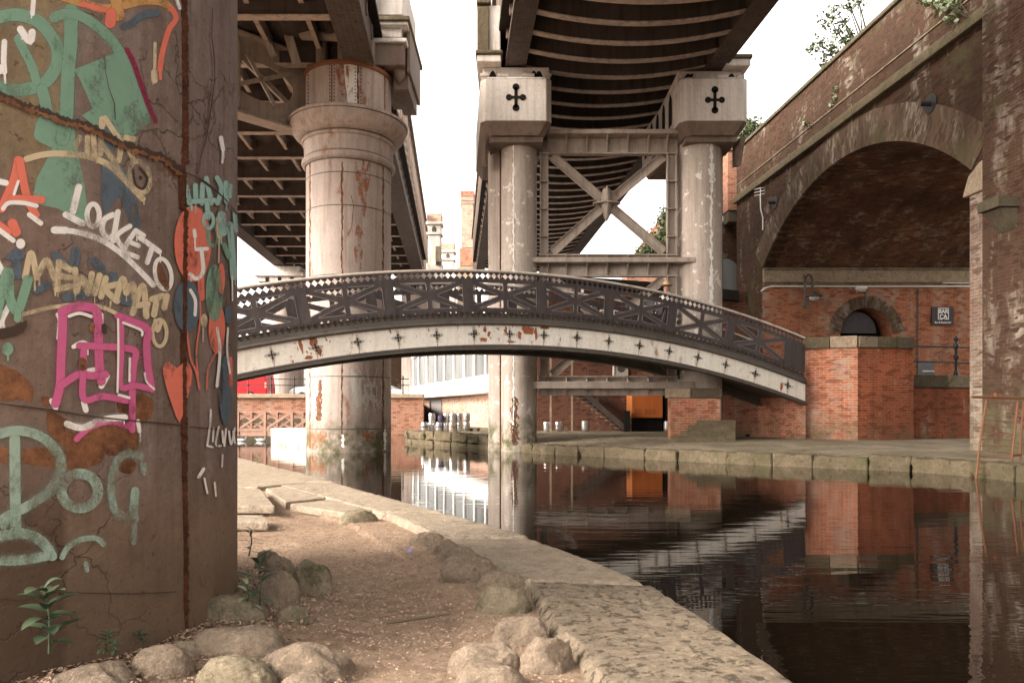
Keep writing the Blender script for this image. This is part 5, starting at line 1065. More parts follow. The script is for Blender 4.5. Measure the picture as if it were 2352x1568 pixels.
def text(s, x, z, size, y, mat_, parent, name='lettering', sx=1, bold=.0):
    cu = bpy.data.curves.new('t', 'FONT'); cu.body = s; cu.size = size; cu.align_x = 'CENTER'; cu.offset = bold; cu.extrude = .004
    o = bpy.data.objects.new('t', cu); col.objects.link(o); dg = bpy.context.evaluated_depsgraph_get(); me = bpy.data.meshes.new_from_object(o.evaluated_get(dg)); bpy.data.objects.remove(o)
    for v in me.vertices: v.co = Vector((v.co.x * sx + x, y - v.co.z, v.co.y + z)) - worldloc(parent)
    me.materials.clear(); me.materials.append(mat_); o = bpy.data.objects.new(name, me); col.objects.link(o); o.parent = parent; return o
fx2 = lambda px: Xx(px, 29.1); fz2 = lambda py: Zy(py, 29.1)
b = MB()
for (x0, x1, z0, z1) in ((2155, 2156.6, 733, 707), (2178.4, 2180, 733, 707), (2155, 2180, 708.8, 707), (2155, 2166, 733.5, 731.8), (2170, 2180, 733.5, 731.8)): b.box(fx2(x0), fx2(x1), 29.113, 29.1195, fz2(z0), fz2(z1))
b.build('frame_line', M['white'], t2)
text('BAR', fx2(2167.5), fz2(719), .215, 29.113, M['white'], t2, bold=.006, sx=.93); text('\u00c7A', fx2(2167.3), fz2(731.5), .24, 29.113, M['white'], t2, bold=.006, sx=.95); text('Bar & Restaurant', fx2(2166), fz2(742), .10, 29.113, M['white'], t2, bold=.002, sx=.92)
# end pilaster and arched glazed opening beyond the viaduct
t2 = empty('brick_pillar', (Xx(1684, 32.3), 32.3, 8.5), 'narrow orange brick pillar at the far end of the brick viaduct parapet', 'pillar')
b = MB(); b.box(Xx(1672, 32.2), Xx(1699, 32.2), 32.2, 33.2, Zy(482, 32.2), Zy(346, 32.2)); b.build('shaft', M['brickF'], t2); b = MB(); b.box(Xx(1670, 32.1), Xx(1700, 32.1), 32.1, 33.3, Zy(345, 32.1), Zy(338, 32.1)); b.build('cap', M['stone'], t2, bevel=.02)
b = MB(); b.box(Xx(1674, 32.2), Xx(1699, 32.2), 32.25, 33.1, Zy(508, 32.2), Zy(483, 32.2)); b.build('corbel', M['stoned'], t2)
t2 = empty('end_wing', (9.8, 33, .3), 'brown brick wing with arched glazed window, between pale column and brick viaduct', 'building')
b = MB(); b.box(Xx(1655, 33), Xx(1760, 33), 33.0, 36, -.3, Zy(509, 33)); b.build('wall', M['brickV'], t2)
cx = Xx(1668, 32.9); b = MB(); pts = [(cx + Xx(1176 + 34, 33) * math.cos(a), Zy(640, 32.95) + Xx(1176 + 46, 33) * math.sin(a)) for a in [math.pi * i / 16 for i in range(17)]] + [(cx - Xx(1210, 33), Zy(765, 33)), (cx + Xx(1210, 33), Zy(765, 33))]
b.prism([(x, 32.93, z) for x, z in pts], [(x, 32.99, z) for x, z in pts]); b.build('window', M['glass'], t2)
b = MB(); b.box(cx - .6, cx + .66, 32.88, 32.928, Zy(690, 33), Zy(686, 33)); b.box(cx + .56, cx + .64, 32.87, 32.925, Zy(765, 33), Zy(645, 33)); b.build('glazing_bar', M['black'], t2)
# ================================================================ RAMP AND ABUTMENT WALLS
E = BR(16.46, 0, 1.9); E2 = BR(16.46, 2.15, 1.9)
def pris(name, pts, z0, z1, m, parent=None, **k): b = MB(); b.prism([(x, y, z0) for x, y in pts], [(x, y, z1) for x, y in pts]); return b.build(name, m, parent, **k)
t = empty('ramp_parapet', (10.4, 22.6, .35), 'tall orange brick corner wall with stone coping where the footbridge lands', 'wall')
A_ = [(9.16, 23.1), (10.46, 22.4), (12.42, 22.9), (12.42, 25.6), (9.9, 25.6)]
def offp(pts, o):
    cx = sum(p[0] for p in pts) / len(pts); cy = sum(p[1] for p in pts) / len(pts); return [(cx + (x - cx) * (1 + o), cy + (y - cy) * (1 + o)) for x, y in pts]
b = MB(); b.wall((9.16, 23.1), (10.46, 22.4), 0, 3.19, .45); b.build('wing_brick', M['brickO'], t)
b = MB(); b.wall((10.462, 22.398), (12.42, 22.9), 0, 3.19, .45); b.wall((12.425, 22.9), (12.425, 25.6), 0, 3.19, .45); b.build('front_brick', M['brickD'], t)
rnd = random.Random(2)
def coping_run(p, q, z0, z1, wd, L, mats, t):
    p = Vector(p); q = Vector(q); n = max(1, round((q - p).length / L)); dr = (q - p) / n; u = dr.normalized(); nn = Vector((-u.y, u.x))
    for i in range(n):
        a_ = p + dr * i + u * .006 - nn * .07; c_ = p + dr * (i + 1) - u * .006 - nn * .07; zz = z1 + rnd.uniform(-.01, .01); b = MB()
        b.hexa([(a_.x, a_.y, z0), (c_.x, c_.y, z0), (c_.x + nn.x * wd, c_.y + nn.y * wd, z0), (a_.x + nn.x * wd, a_.y + nn.y * wd, z0), (a_.x, a_.y, zz), (c_.x, c_.y, zz), (c_.x + nn.x * wd, c_.y + nn.y * wd, zz), (a_.x + nn.x * wd, a_.y + nn.y * wd, zz)]); b.build('coping_stone', M[mats[i % len(mats)]], t, bevel=.02, seg=2)
coping_run((9.10, 23.13), (10.46, 22.40), 3.195, 3.54, .62, .7, ['stonem', 'stonel'], t); coping_run((10.475, 22.40), (12.42, 22.9), 3.195, 3.54, .62, .66, ['stone', 'stonem', 'stoned'], t)
t = empty('low_ramp_wall', (13.6, 24, .35), 'dark red brick wall with low stone coping, right of the tall corner wall', 'wall')
b = MB(); b.wall((12.43, 23.5), (15.6, 24.4), 0, 2.02, .45); b.build('brickwork', M['brickD'], t); coping_run((12.5, 23.5), (15.6, 24.4), 2.025, 2.42, .62, 1.5, ['stoned', 'stone'], t)
t2 = empty('iron_railing', (13.6, 24.2, 2.42), 'black iron railing with ball topped post on the low wall under the viaduct arch', 'railing')
def yw(x): return 23.5 + (x - 12.43) * .9 / 3.17 + .2
for zz in (Zy(832, 24.3), Zy(797, 24.3)): b = MB(); b.tube([(12.3, yw(12.3), zz), (15.6, yw(15.6), zz)], .028, 8); b.build('rail', M['black'], t2, smooth=40)
for px in (2196, 2330):
    x = Xx(px, 24.4) - .05; y = yw(x); b = MB(); b.lathe((x, y), [(.10, 2.43), (.08, 2.52), (.045, 2.58), (.045, 2.95), (.085, 3.0), (.085, 3.08), (.045, 3.12), (.045, 3.3), (.09, 3.36), (.09, 3.44), (.04, 3.5), (.03, 3.54), (.075, 3.6), (.075, 3.66), (.02, 3.72)], 12); b.build('post', M['black'], t2, smooth=40)
struct(pris('terrace', [(9.95, 24.0), (12.42, 24.0), (15.6, 24.9), (20, 25.5), (20, 29.1), (9.95, 29.1)], -.3, 2.0, M['quay']))
t = empty('bridge_abutment', (8, 24.6, .35), 'orange brick abutment under the right end of the footbridge, patchy and damp stained', 'abutment')
b = MB(); b.prism([(E.x, E.y, 0), (E2.x, E2.y, 0), (E2.x + .9, E2.y, 0), (E.x + .10, E.y + .35, 0)], [(E.x, E.y, 2.7), (E2.x, E2.y, 2.7), (E2.x + .9, E2.y, 2.7), (E.x + .10, E.y + .35, 2.7)]); b.build('end_face', M['brickO'], t)
b = MB(); b.wall((6.78, 25.3), (E2.x - .003, E2.y + .002), 0, 1.85, 1.2); b.build('side_face', M['brickO'], t)
for px, py in ((1721, 1000), (1820, 1003)): p = P(px, py, 23.5); b = MB(); b.box(p.x - .025, p.x + .025, p.y - .0, p.y + .3, p.z - .03, p.z + .04); b.build('drain_hole', M['dark'], t)
t = empty('low_wall', (5.4, 22.5, .4), 'low orange brick wall with two large coping stones, beside the steps', 'wall')
b = MB(); b.box(Xx(1541, 22.3), Xx(1655, 22.3), 22.3, 22.75, .1, 1.66); b.build('brickwork', M['brickO'], t)
b = MB(); b.box(Xx(1537, 22.2), Xx(1587, 22.2), 22.22, 22.82, 1.665, 1.96); b.build('coping_stone', M['stonel'], t, bevel=.02); b = MB(); b.box(Xx(1588.5, 22.2), Xx(1660, 22.2), 22.22, 22.82, 1.665, 1.955); b.build('coping_stone', M['stoned'], t, bevel=.02)
t = empty('stone_steps', (5.9, 22, .4), 'worn stone steps rising to the right against the low orange brick wall', 'steps')
for i, (x0, y1, z1) in enumerate(((1556, 21.3, .52), (1575, 21.55, .68), (1590, 21.8, .84), (1605, 22.05, 1.0))):
    b = MB(); b.box(Xx(x0, y1), Xx(1690, y1), y1, 22.295, .1, z1); b.build('step', M['stonem'], t, bevel=.02)
# ================================================================ BUILDING BEHIND (UNDER THE VIADUCT)
DB = 30.9
t = empty('brick_warehouse', (3.7, DB, .45), 'shaded red brick building with dark curved roof edge, behind the bracing frame', 'building')
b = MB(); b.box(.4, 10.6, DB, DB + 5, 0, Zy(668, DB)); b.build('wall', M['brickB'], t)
b = MB(); n = 20
for i in range(n):
    x0 = .8 + 8.6 * i / n; x1 = .8 + 8.6 * (i + 1) / n; za = Zy(636 + 34 * (i / n) ** 1.6, DB); zb_ = Zy(636 + 34 * ((i + 1) / n) ** 1.6, DB)
    b.hexa([(x0, DB - .3, za - .42), (x1, DB - .3, zb_ - .42), (x1, DB + 4, zb_ - .42), (x0, DB + 4, za - .42), (x0, DB - .3, za), (x1, DB - .3, zb_), (x1, DB + 4, zb_), (x0, DB + 4, za)])
b.build('roof_edge', M['deck'], t)
for (xa, xb, ya, yb, m) in ((1345, 1372, 750, 700, 'glassd'), (1452, 1468, 712, 683, 'glassd'), (1480, 1530, 720, 690, 'glassd'), (1380, 1440, 745, 715, 'glassd')):
    b = MB(); b.box(Xx(xa, DB), Xx(xb, DB), DB - .03, DB - .001, Zy(ya, DB), Zy(yb, DB)); w_ = b.build('window', M[m], t)
    b = MB(); b.box(Xx(xa, DB) - .05, Xx(xb, DB) + .05, DB - .05, DB - .002, Zy(yb, DB), Zy(yb, DB) + .06); b.box(Xx((xa + xb) / 2, DB) - .02, Xx((xa + xb) / 2, DB) + .02, DB - .045, DB - .032, Zy(ya, DB), Zy(yb, DB) - .003); b.build('window_frame', M['white'], t)
b = MB(); b.box(Xx(1522, DB), Xx(1536, DB), DB - .5, DB - .004, .46, Zy(893, DB)); b.build('gap_shade', M['dark'], t)  # solid dark block stands in for the shade of a black gap
b = MB(); b.box(Xx(1448, DB), Xx(1500, DB), DB - .02, DB - .002, Zy(862, DB), Zy(845, DB)); b.build('lintel_panel', M['brickO'], t)
t = empty('orange_cabinet', (Xx(1482, 30.3), 30.4, .9), 'large rust orange metal cabinet with round vent holes, against the shaded brick wall', 'cabinet')
b = MB(); b.box(Xx(1452, 30.3), Xx(1522, 30.3), 30.3, 30.89, Zy(959, 30.3), Zy(893, 30.3)); b.build('front', M['orange'], t, bevel=.01)
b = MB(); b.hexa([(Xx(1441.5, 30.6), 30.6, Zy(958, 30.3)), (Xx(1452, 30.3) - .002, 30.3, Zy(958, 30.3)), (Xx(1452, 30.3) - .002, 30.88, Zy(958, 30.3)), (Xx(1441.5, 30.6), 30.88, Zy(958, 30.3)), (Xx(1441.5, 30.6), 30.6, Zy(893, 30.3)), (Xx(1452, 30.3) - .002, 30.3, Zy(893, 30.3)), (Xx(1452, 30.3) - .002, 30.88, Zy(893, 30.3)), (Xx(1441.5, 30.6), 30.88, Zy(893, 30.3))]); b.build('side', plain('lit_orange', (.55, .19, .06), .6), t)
b = MB()
for r_ in range(3):
    for i in range(19):
        if i == 7 or i == 8: continue
        px = 1458 + i * 2.55 + (r_ % 2) * 1.2; p = P(px, 940.5 + r_ * 4.4, 30.3); b.prism([(p.x + .016 * math.cos(a), 30.292, p.z + .016 * math.sin(a)) for a in [math.pi * j / 3 for j in range(6)]], [(p.x + .016 * math.cos(a), 30.302, p.z + .016 * math.sin(a)) for a in [math.pi * j / 3 for j in range(6)]])
b.build('vent_holes', M['dark'], t)
b = MB(); b.box(Xx(1452, 30.5), Xx(1520, 30.5), 30.5, 30.88, .4, Zy(960, 30.3)); b.build('shade_fill', M['dark'], t)  # dark block paints the shade of the open void below the cabinet
b = MB(); b.box(Xx(1442, 30.4), Xx(1451, 30.4), 30.42, 30.8, .42, Zy(960, 30.3)); b.build('leg', M['stonel'], t)
t = empty('air_conditioner', P(1430, 862, 30.4), 'boxy off white air conditioning unit with round fan grille, high on the shaded brick wall', 'air conditioner')
p0, p1 = P(1410, 864, 30.4), P(1443, 835, 30.4); b = MB(); b.box(p0.x, p1.x, 30.4, 30.85, p0.z, p1.z); b.build('casing', plain('ac_casing', (.55, .49, .42), .5), t, bevel=.015)
c = P(1427, 846, 30.4); b = MB(); b.tube([(c.x, 30.385, c.z), (c.x, 30.399, c.z)], .16, 24); b.build('fan_grille', M['mould'], t)
b = MB()
for i in range(7): zz = p0.z + .06 + i * .062; b.box(p0.x + .01, p0.x + .09, 30.388, 30.398, zz, zz + .03)
b.build('side_grille', M['mould'], t); b = MB(); b.box(p0.x, p1.x, 30.45, 30.9, p0.z - .07, p0.z - .01); b.build('bracket', M['black'], t)
for i, px in enumerate((1265, 1314)):
    d_ = 29.4; x = Xx(px, d_); b = MB(); b.box(x - .035, x + .035, d_, d_ + .07, .46, 3.4); o = b.build('support_pole', M['stonel'], None); tag(o, ['pale square pole standing between two kegs in front of the shaded brick wall', 'pale square pole at the head of the metal staircase, right of the kegs'][i], 'pole')
t = empty('metal_staircase', (Xx(1370, 29.9), 29.9, .46), 'dark open metal staircase descending to the right against the shaded brick wall', 'staircase')
sa, sb = P(1312, 893, 29.8), P(1434, 988, 29.8)
for dy in (0, .75): b = MB(); b.bar(sa + Vector((.25, dy, .05)), sb + Vector((.12, dy, .0)), .05, .22); b.build('stringer', M['steel'], t)
for i in range(11): p = sa.lerp(sb, (i + .3) / 11); b = MB(); b.box(p.x - .16, p.x + .20, p.y, p.y + .75, p.z - .03, p.z); b.build('tread', M['steel_l'], t)
for dy, up in ((0, .55), (.75, .55), (0, .30)): b = MB(); b.tube([sa + Vector((.4, dy, up)), sb + Vector((.15, dy, up))], .014, 6); b.build('handrail', M['black'], t)
b = MB(); p = P(1437, 960, 29.7); b.box(p.x - .06, p.x + .18, 29.7, 30.2, .46, p.z + .3); b.build('newel_panel', M['dark'], t)
b = MB(); b.box(sa.x - .45, sa.x + .3, 29.8, 30.8, sa.z + .02, sa.z + .10); b.build('landing', M['steel'], t)
# ---- kegs
def keg(x, y, z, label, group, sc_=1.0, band=None):
    t = empty('keg', (x, y, z), label, 'keg', group); r_ = .155 * sc_; h = .40 * sc_; b = MB(); p = [(r_ * .86, 0), (r_ * .9, .01), (r_ * .9, .04), (r_ * .97, .06)]
    for f_ in (.30, .42, .58, .70): p += [(r_ * .97, h * f_ - .012), (r_ * 1.04, h * f_), (r_ * .97, h * f_ + .012)]
    p += [(r_ * .97, h - .06), (r_ * .9, h - .045), (r_ * .9, h - .005), (r_ * .86, h), (r_ * .8, h), (r_ * .8, h - .04), (.02, h - .04)]
    b.lathe((x, y), [(q, z + zz) for q, zz in p], 24); b.build('body', M['keg'], t, smooth=35)
    b = MB(); b.lathe((x, y), [(.02, z + h - .038), (.03, z + h - .01), (.01, z + h - .008)], 10); b.build('valve', M['black'], t)
    if band: b = MB(); b.lathe((x, y), [(r_ * .975, z + h * .45), (r_ * 1.0, z + h * .455), (r_ * 1.0, z + h * .55), (r_ * .975, z + h * .555)], 24); b.build('band', plain('band_' + str(band[0]), band, .4), t, smooth=35)
    return t
GK = 'kegs on the quay by the pale brick wall'; zq = .462
for px, dy, z_, lab, bd_ in ((974.5, 29.6, 0, 'steel keg with a dark band, leftmost in the bottom row by the pale brick wall', (.03, .05, .10)), (991, 29.8, 0, 'plain steel keg in the bottom row, second from the left by the pale brick wall', None), (1008.5, 29.6, 0, 'steel keg with a blue band under the dark bag', (.05, .07, .22)), (1023.5, 29.7, 0, 'steel keg in the middle of the bottom row, right of the blue banded keg', None), (1038.5, 29.5, 0, 'steel keg with an orange band in the bottom row', (.45, .10, .03)), (1054.5, 29.6, 0, 'lower steel keg of the two high stack right of the orange banded keg', None), (1072, 30.3, 0, 'lower steel keg of the rightmost two high stack by the pale brick wall', None),
        (992, 29.8, 1, 'steel keg stacked on top at the left, beside the dark bag', None), (1026, 29.75, 1, 'steel keg stacked on top, just right of the dark bag', None), (1040, 29.5, 1, 'steel keg stacked on the orange banded keg', None), (1054.5, 29.6, 1, 'upper steel keg of the two high stack right of the orange banded keg', None), (1072, 30.3, 1, 'upper steel keg of the rightmost two high stack by the pale brick wall', None)):
    keg(Xx(px, dy), dy, zq + z_ * .365, lab, GK, .90, bd_)
GK = 'kegs by the shaded brick wall'
for px, d_, lab, s_ in ((1256, 29.7, 'steel keg left of the first pale pole, by the shaded brick wall', .95), (1283, 29.7, 'steel keg right of the first pale pole, by the shaded brick wall', .95), (1344, 29.6, 'steel keg standing alone left of the metal staircase', 1.05), (1532.5, 30.0, 'steel keg half hidden behind the low orange wall, right of the orange cabinet', 1.0)):
    keg(Xx(px, d_), d_, zq, lab, GK, s_)
b = MB(); p = P(1300, 988, 29.7); b.box(p.x - .06, p.x + .08, 29.65, 29.85, .46, .66); tag(b.build('gas_bottle_box', M['stonel'], bevel=.02), 'small pale box on the paving right of the paired kegs', 'box')
b = MB(); p = P(1013, 969, 29.5); b.lathe((p.x, 29.55), [(.08, zq + .365), (.12, zq + .40), (.14, zq + .52), (.13, zq + .62), (.06, zq + .66)], 16); b.tube([(p.x - .1, 29.5, zq + .6), (p.x - .02, 29.45, zq + .73), (p.x + .1, 29.5, zq + .6)], .015, 6); tag(b.build('bag', plain('bag_cloth', (.07, .05, .09), .8), smooth=40), 'dark blue bag lying on the kegs by the pale brick wall', 'bag')
for i, (px, lab) in enumerate(((1083, 'dark wooden pallet by the pale brick wall, right of the kegs'),)):
    t = empty('pallet', (Xx(px, 30.6), 30.6, zq), lab, 'pallet')
    for k in range(5): b = MB(); b.box(Xx(px, 30.6) - .35, Xx(px, 30.6) + .35, 30.3 + k * .15, 30.3 + k * .15 + .1, zq + .08, zq + .105); b.build('board', M['bark'], t)
    for k in range(3): b = MB(); b.box(Xx(px, 30.6) - .33 + k * .28, Xx(px, 30.6) - .24 + k * .28, 30.3, 31.0, zq, zq + .079); b.build('bearer', M['bark'], t)
# ---- glazed building
t = empty('glazed_building', (-3.6, 40, .46), 'low modern building with tall glass front over pale brick, behind the kegs', 'building')
GA = Vector((Xx(945, 52), 52)); GB = Vector((Xx(1150, 33), 33)); gd = (GB - GA).normalized(); gn = Vector((gd.y, -gd.x)); gn = -gn if gn.y > 0 else gn
def onplane(px, off=0):
    A2 = GA + gn * off; k = (px - CX) / F; s = (k * A2.y - A2.x) / (gd.x - k * gd.y); return A2 + gd * s
def gwall(b, pxa, pxb, z0, z1, off=0, th=.2):
    a_, c_ = onplane(pxa, off), onplane(pxb, off); m_ = -gn * th; b.hexa([(a_.x, a_.y, z0), (c_.x, c_.y, z0), (c_.x + m_.x, c_.y + m_.y, z0), (a_.x + m_.x, a_.y + m_.y, z0), (a_.x, a_.y, z1), (c_.x, c_.y, z1), (c_.x + m_.x, c_.y + m_.y, z1), (a_.x + m_.x, a_.y + m_.y, z1)])
b = MB(); gwall(b, 974, 1150, 0, 2.13, -.6, 6); b.build('brick_base', M['brickP'], t)
b = MB(); gwall(b, 941, 1150, 2.135, 2.98, .15, 7); b.build('base_band', M['white'], t, bevel=.03)
b = MB(); gwall(b, 948, 1150, 2.985, 4.95, -.05, .05); b.build('glazing', M['glass'], t)
b = MB(); gwall(b, 951, 1150, 2.985, 4.9, -2.5, .1); b.build('inner_screen', plain('interior_wall', (.6, .58, .55), .8), t)
b = MB(); gwall(b, 944, 1150, 4.955, 5.3, .12, 7); b.build('roof_band', M['white'], t)
for px in (949, 961, 980, 1000.4, 1019.8, 1041.7, 1065.5, 1089, 1114.7, 1140):
    b = MB(); p = onplane(px, 0); b.hexa([tuple(p + gd * s_ + gn * n_) + (z_,) for z_ in (2.985, 4.953) for s_, n_ in ((-.13, .02), (.13, .02), (.13, -.04), (-.13, -.04))]); b.build('mullion', M['white'], t)
b = MB(); gwall(b, 990, 1014, .47, 2.0, -.55, .04); b.build('door', plain('grey_door', (.20, .18, .17), .6), t)
b = MB(); gwall(b, 986.5, 989.8, .47, 2.0, -.54, .04); b.build('door_frame', M['black'], t)
# ================================================================ FAR LEFT: RETAINING WALL, TRUSS, STREET
t = empty('retaining_wall', (-12, 40, 0), 'weathered brick retaining wall with stone coping below the street railings', 'wall')
b = MB(); b.box(-34, -4.8, 40, 40.39, -.5, 1.98); b.build('brickwork', M['brickF'], t); b = MB(); b.box(-34, -4.78, 39.85, 40.6, 1.985, 2.21); b.build('coping', M['stonel'], t, bevel=.02)
t = empty('street_railing', (-12, 40.2, 2.21), 'black iron street railing with ball topped posts on the brick retaining wall', 'railing')
for zz in (Zy(870, 40), Zy(884, 40)): b = MB(); b.tube([(-34, 40.2, zz), (-5.6, 40.2, zz)], .025, 6); b.build('rail', M['black'], t)
for px in list(range(463, 720, 53)) + [872, 925]:
    x = Xx(px + .5, 40.2); b = MB(); b.lathe((x, 40.2), [(.06, 2.22), (.035, 2.3), (.035, 2.62), (.06, 2.66), (.06, 2.72), (.035, 2.75), (.035, 2.98), (.06, 3.0), (.06, 3.08), (.03, 3.1), (.045, 3.14), (.01, 3.2)], 8); b.build('post', M['black'], t)
t = empty('truss_footbridge', (-10.5, 31, .3), 'small brown lattice truss bridge crossing the canal arm in front of the retaining wall', 'footbridge')
for yy, sc_ in ((31.0, 1), (32.6, 1)):
    for (pa, pb_, zz) in ((947, 944, 0), (990, 985, 0)):
        b = MB(); b.box(-16, -8.0, yy, yy + .15, Zy(pa, 31), Zy(pb_, 31)); b.build('chord', M['pinkst'], t)
    b = MB(); b.box(-16, -8.9, yy + .02, yy + .13, Zy(1001, 31), Zy(990.5, 31)); b.build('plate', M['pinkst'], t)
    k = 0
    for px in range(484, 740, 62):
        x = Xx(px, 31); x2 = Xx(px + 62, 31); b = MB(); b.box(x - .05, x + .05, yy - .01, yy + .16, Zy(1001, 31), Zy(944, 31)); b.build('upright', M['pinkst'], t)
        b = MB(); b.bar((x, yy + .05, Zy(986, 31)), (x2, yy + .05, Zy(946, 31)), .08, .09); b.build('diagonal', M['pinkst'], t); b = MB(); b.bar((x, yy + .12, Zy(946, 31)), (x2, yy + .12, Zy(986, 31)), .06, .08); b.build('diagonal', M['pinkst'], t)
b = MB(); b.box(-16, -8.0, 31.16, 32.6, Zy(992, 31), Zy(989, 31)); b.build('deck', M['bark'], t)
b = MB(); b.box(-34, -9.5, 36.5, 39.9, -.5, .9); struct(b.build('far_bank', M['stoned']))
t = empty('whitewashed_wall', (-8.6, 27.5, 0), 'low whitewashed canal wall left of the thick round column', 'wall')
b = MB(); b.prism([(Xx(622, 29.6), 29.6, -.5), (Xx(714, 25), 25, -.5), (-6.4, 27), (-6.6, 31.8), (-9.6, 31.8)] and [(Xx(622, 29.6), 29.6, -.5), (Xx(714, 25), 25, -.5), (-6.0, 26.5, -.5), (-6.4, 30.5, -.5), (-9.4, 30.8, -.5)], [(Xx(622, 29.6), 29.6, .58), (Xx(714, 25), 25, .60), (-6.0, 26.5, .6), (-6.4, 30.5, .6), (-9.4, 30.8, .58)]); b.build('body', M['whitewall'], t, bevel=.03)
for (px, lab) in ((556, 'white gull floating on the dark water under the small brown truss'), (600, 'white duck floating beside the whitewashed wall')):
    p = G(px, 1013, 0); b = MB(); b.lathe((p.x, p.y), [(.02, 0), (.10, .01), (.13, .06), (.10, .12), (.03, .15)], 12)
    for v in b.v: v.x = p.x + (v.x - p.x) * 1.7
    b.tube([(p.x + .14, p.y, .1), (p.x + .2, p.y, .2), (p.x + .24, p.y, .21)], [.05, .04, .05], 8); b.tube([(p.x - .15, p.y, .09), (p.x - .3, p.y, .13)], [.05, .01], 6)
    tag(b.build('duck', M['white'], smooth=True), lab, 'bird')
# ---- vehicles
def wheel(t, x, y, z, r_=.32):
    w_ = empty('wheel', (0, 0, 0)); w_.parent = t; w_.location = Vector((x, y, z)) - Vector(t.location)
    b = MB(); n = 24
    def ringx(rr, yy): return [(x + rr * math.cos(2 * math.pi * i / n), yy, z + rr * math.sin(2 * math.pi * i / n)) for i in range(n)]
    b.prism(ringx(r_, y - .1), ringx(r_, y + .1)); b.build('tyre', M['tyre'], w_, bevel=.02); b = MB(); b.prism(ringx(r_ * .62, y - .115), ringx(r_ * .62, y - .101)); b.build('rim', M['keg'], w_)
def vehicle(name, x0, y, zg, prof, wins, paint, label, cat, wheels, flip=False, wid=1.7):
    f = -1 if flip else 1; t = empty(name, (x0, y, zg), label, cat)
    b = MB(); q = [(x0 + f * x, z) for x, z in prof]; b.prism([(x, y, zg + z) for x, z in q], [(x, y + wid, zg + z) for x, z in q]); b.build('body', paint, t, bevel=.08, seg=3)
    for wn_ in wins:
        b = MB(); b.prism([(x0 + f * x, y - .012, zg + z) for x, z in wn_], [(x0 + f * x, y + .004, zg + z) for x, z in wn_]); b.build('window', M['glassd'], t)
    for wx in wheels: wheel(t, x0 + f * wx, y + .08, zg + .32); 
    return t
ZG = 1.86
vp = [(0, .35), (.0, .9), (.12, 1.7), (.3, 1.93), (3.0, 1.97), (3.9, 1.85), (4.3, 1.25), (5.0, 1.0), (5.1, .6), (5.1, .3), (3.9, .3), (1.2, .3)]
t = vehicle('van', Xx(613, 45.5), 45.5, ZG, [(x, z * 1.0) for x, z in vp], [[(2.35, 1.2), (3.15, 1.2), (3.15, 1.65), (2.35, 1.68)], [(3.3, 1.2), (4.1, 1.2), (3.75, 1.65), (3.3, 1.65)]], M['red'], 'bright red van parked on the street behind the iron railings', 'van', [1.0, 4.1], True)
b = MB(); x0 = Xx(613, 45.5); b.box(x0 - .14, x0 - .02, 45.46, 45.52, ZG + .85, ZG + 1.2); b.build('tail_light', plain('tail_light', (.6, .25, .15), .3), t)
b = MB(); b.box(x0 - 3.9, x0 - .3, 45.485, 45.499, ZG + 1.08, ZG + 1.12); b.build('side_trim', M['red'], t)
cp = [(0, .35), (.02, .7), (.35, .92), (1.15, 1.0), (1.9, 1.42), (3.0, 1.47), (3.9, 1.28), (4.3, .98), (4.35, .5), (4.3, .3), (.2, .3)]
cw = [[(1.35, 1.0), (2.0, 1.36), (2.35, 1.39), (2.35, 1.0)], [(2.43, 1.0), (2.43, 1.39), (3.0, 1.4), (3.15, 1.0)], [(3.25, 1.02), (3.1, 1.38), (3.7, 1.26), (3.85, 1.05)]]
t = vehicle('car', Xx(947, 52), 52, ZG, cp, cw, M['silver'], 'silver hatchback parked behind the railings right of the thick round column', 'car', [.85, 3.5], True)
t = vehicle('car', Xx(663, 47), 47, ZG, cp, cw, M['wcar'], 'white car with its bonnet showing left of the thick round column', 'car', [.85, 3.5])
# ---- far columns, turrets, chimney, mast
def farcol(px, d_, r_, ztop, label, m='col'):
    x = Xx(px, d_); t = empty('far_column', (x, d_, ZG), label, 'column', 'columns at the far end of the steel viaducts'); b = MB(); b.lathe((x, d_), [(r_, .8), (r_, ztop - 1.2), (r_ * 1.1, ztop - 1.1), (r_ * 1.1, ztop - .9)], 40); b.build('shaft', M[m], t, smooth=30)
    b = MB(); b.box(x - r_ * 1.25, x + r_ * 1.25, d_ - r_ * 1.2, d_ + r_ * 1.2, ztop - .88, ztop - .5); b.box(x - r_ * 1.4, x + r_ * 1.4, d_ - r_ * 1.35, d_ + r_ * 1.35, ztop - .495, ztop - .2); b.box(x - r_ * 1.15, x + r_ * 1.15, d_ - r_ * 1.1, d_ + r_ * 1.1, ztop - .195, ztop + .3); b.build('capital', M['ped'], t, bevel=.04)
    for k in (-1, 0, 1): b = MB(); b.box(x + k * r_ * .7 - .12, x + k * r_ * .7 + .12, d_ - r_ * 1.2 - .03, d_ - r_ * 1.2 + .02, ztop - 1.2, ztop - .55); b.build('niche', M['dark'], t)
farcol(657, 55, 1.28, 11.5, 'pale round column far behind the red van under the left steel viaduct'); farcol(958, 57.5, 1.2, 11.5, 'far round column mostly hidden by the glazed building')
t = empty('brick_pier', (Xx(907, 60), 60, ZG), 'dark brown brick pier behind the silver hatchback', 'pier'); b = MB(); b.box(Xx(868, 60), Xx(929, 60), 60, 64, 1, 9.5); b.build('shaft', M['brickV'], t); b = MB(); b.box(Xx(864, 60), Xx(932, 60), 59.8, 64.2, 9.505, 9.9); b.build('cap', M['stone'], t)
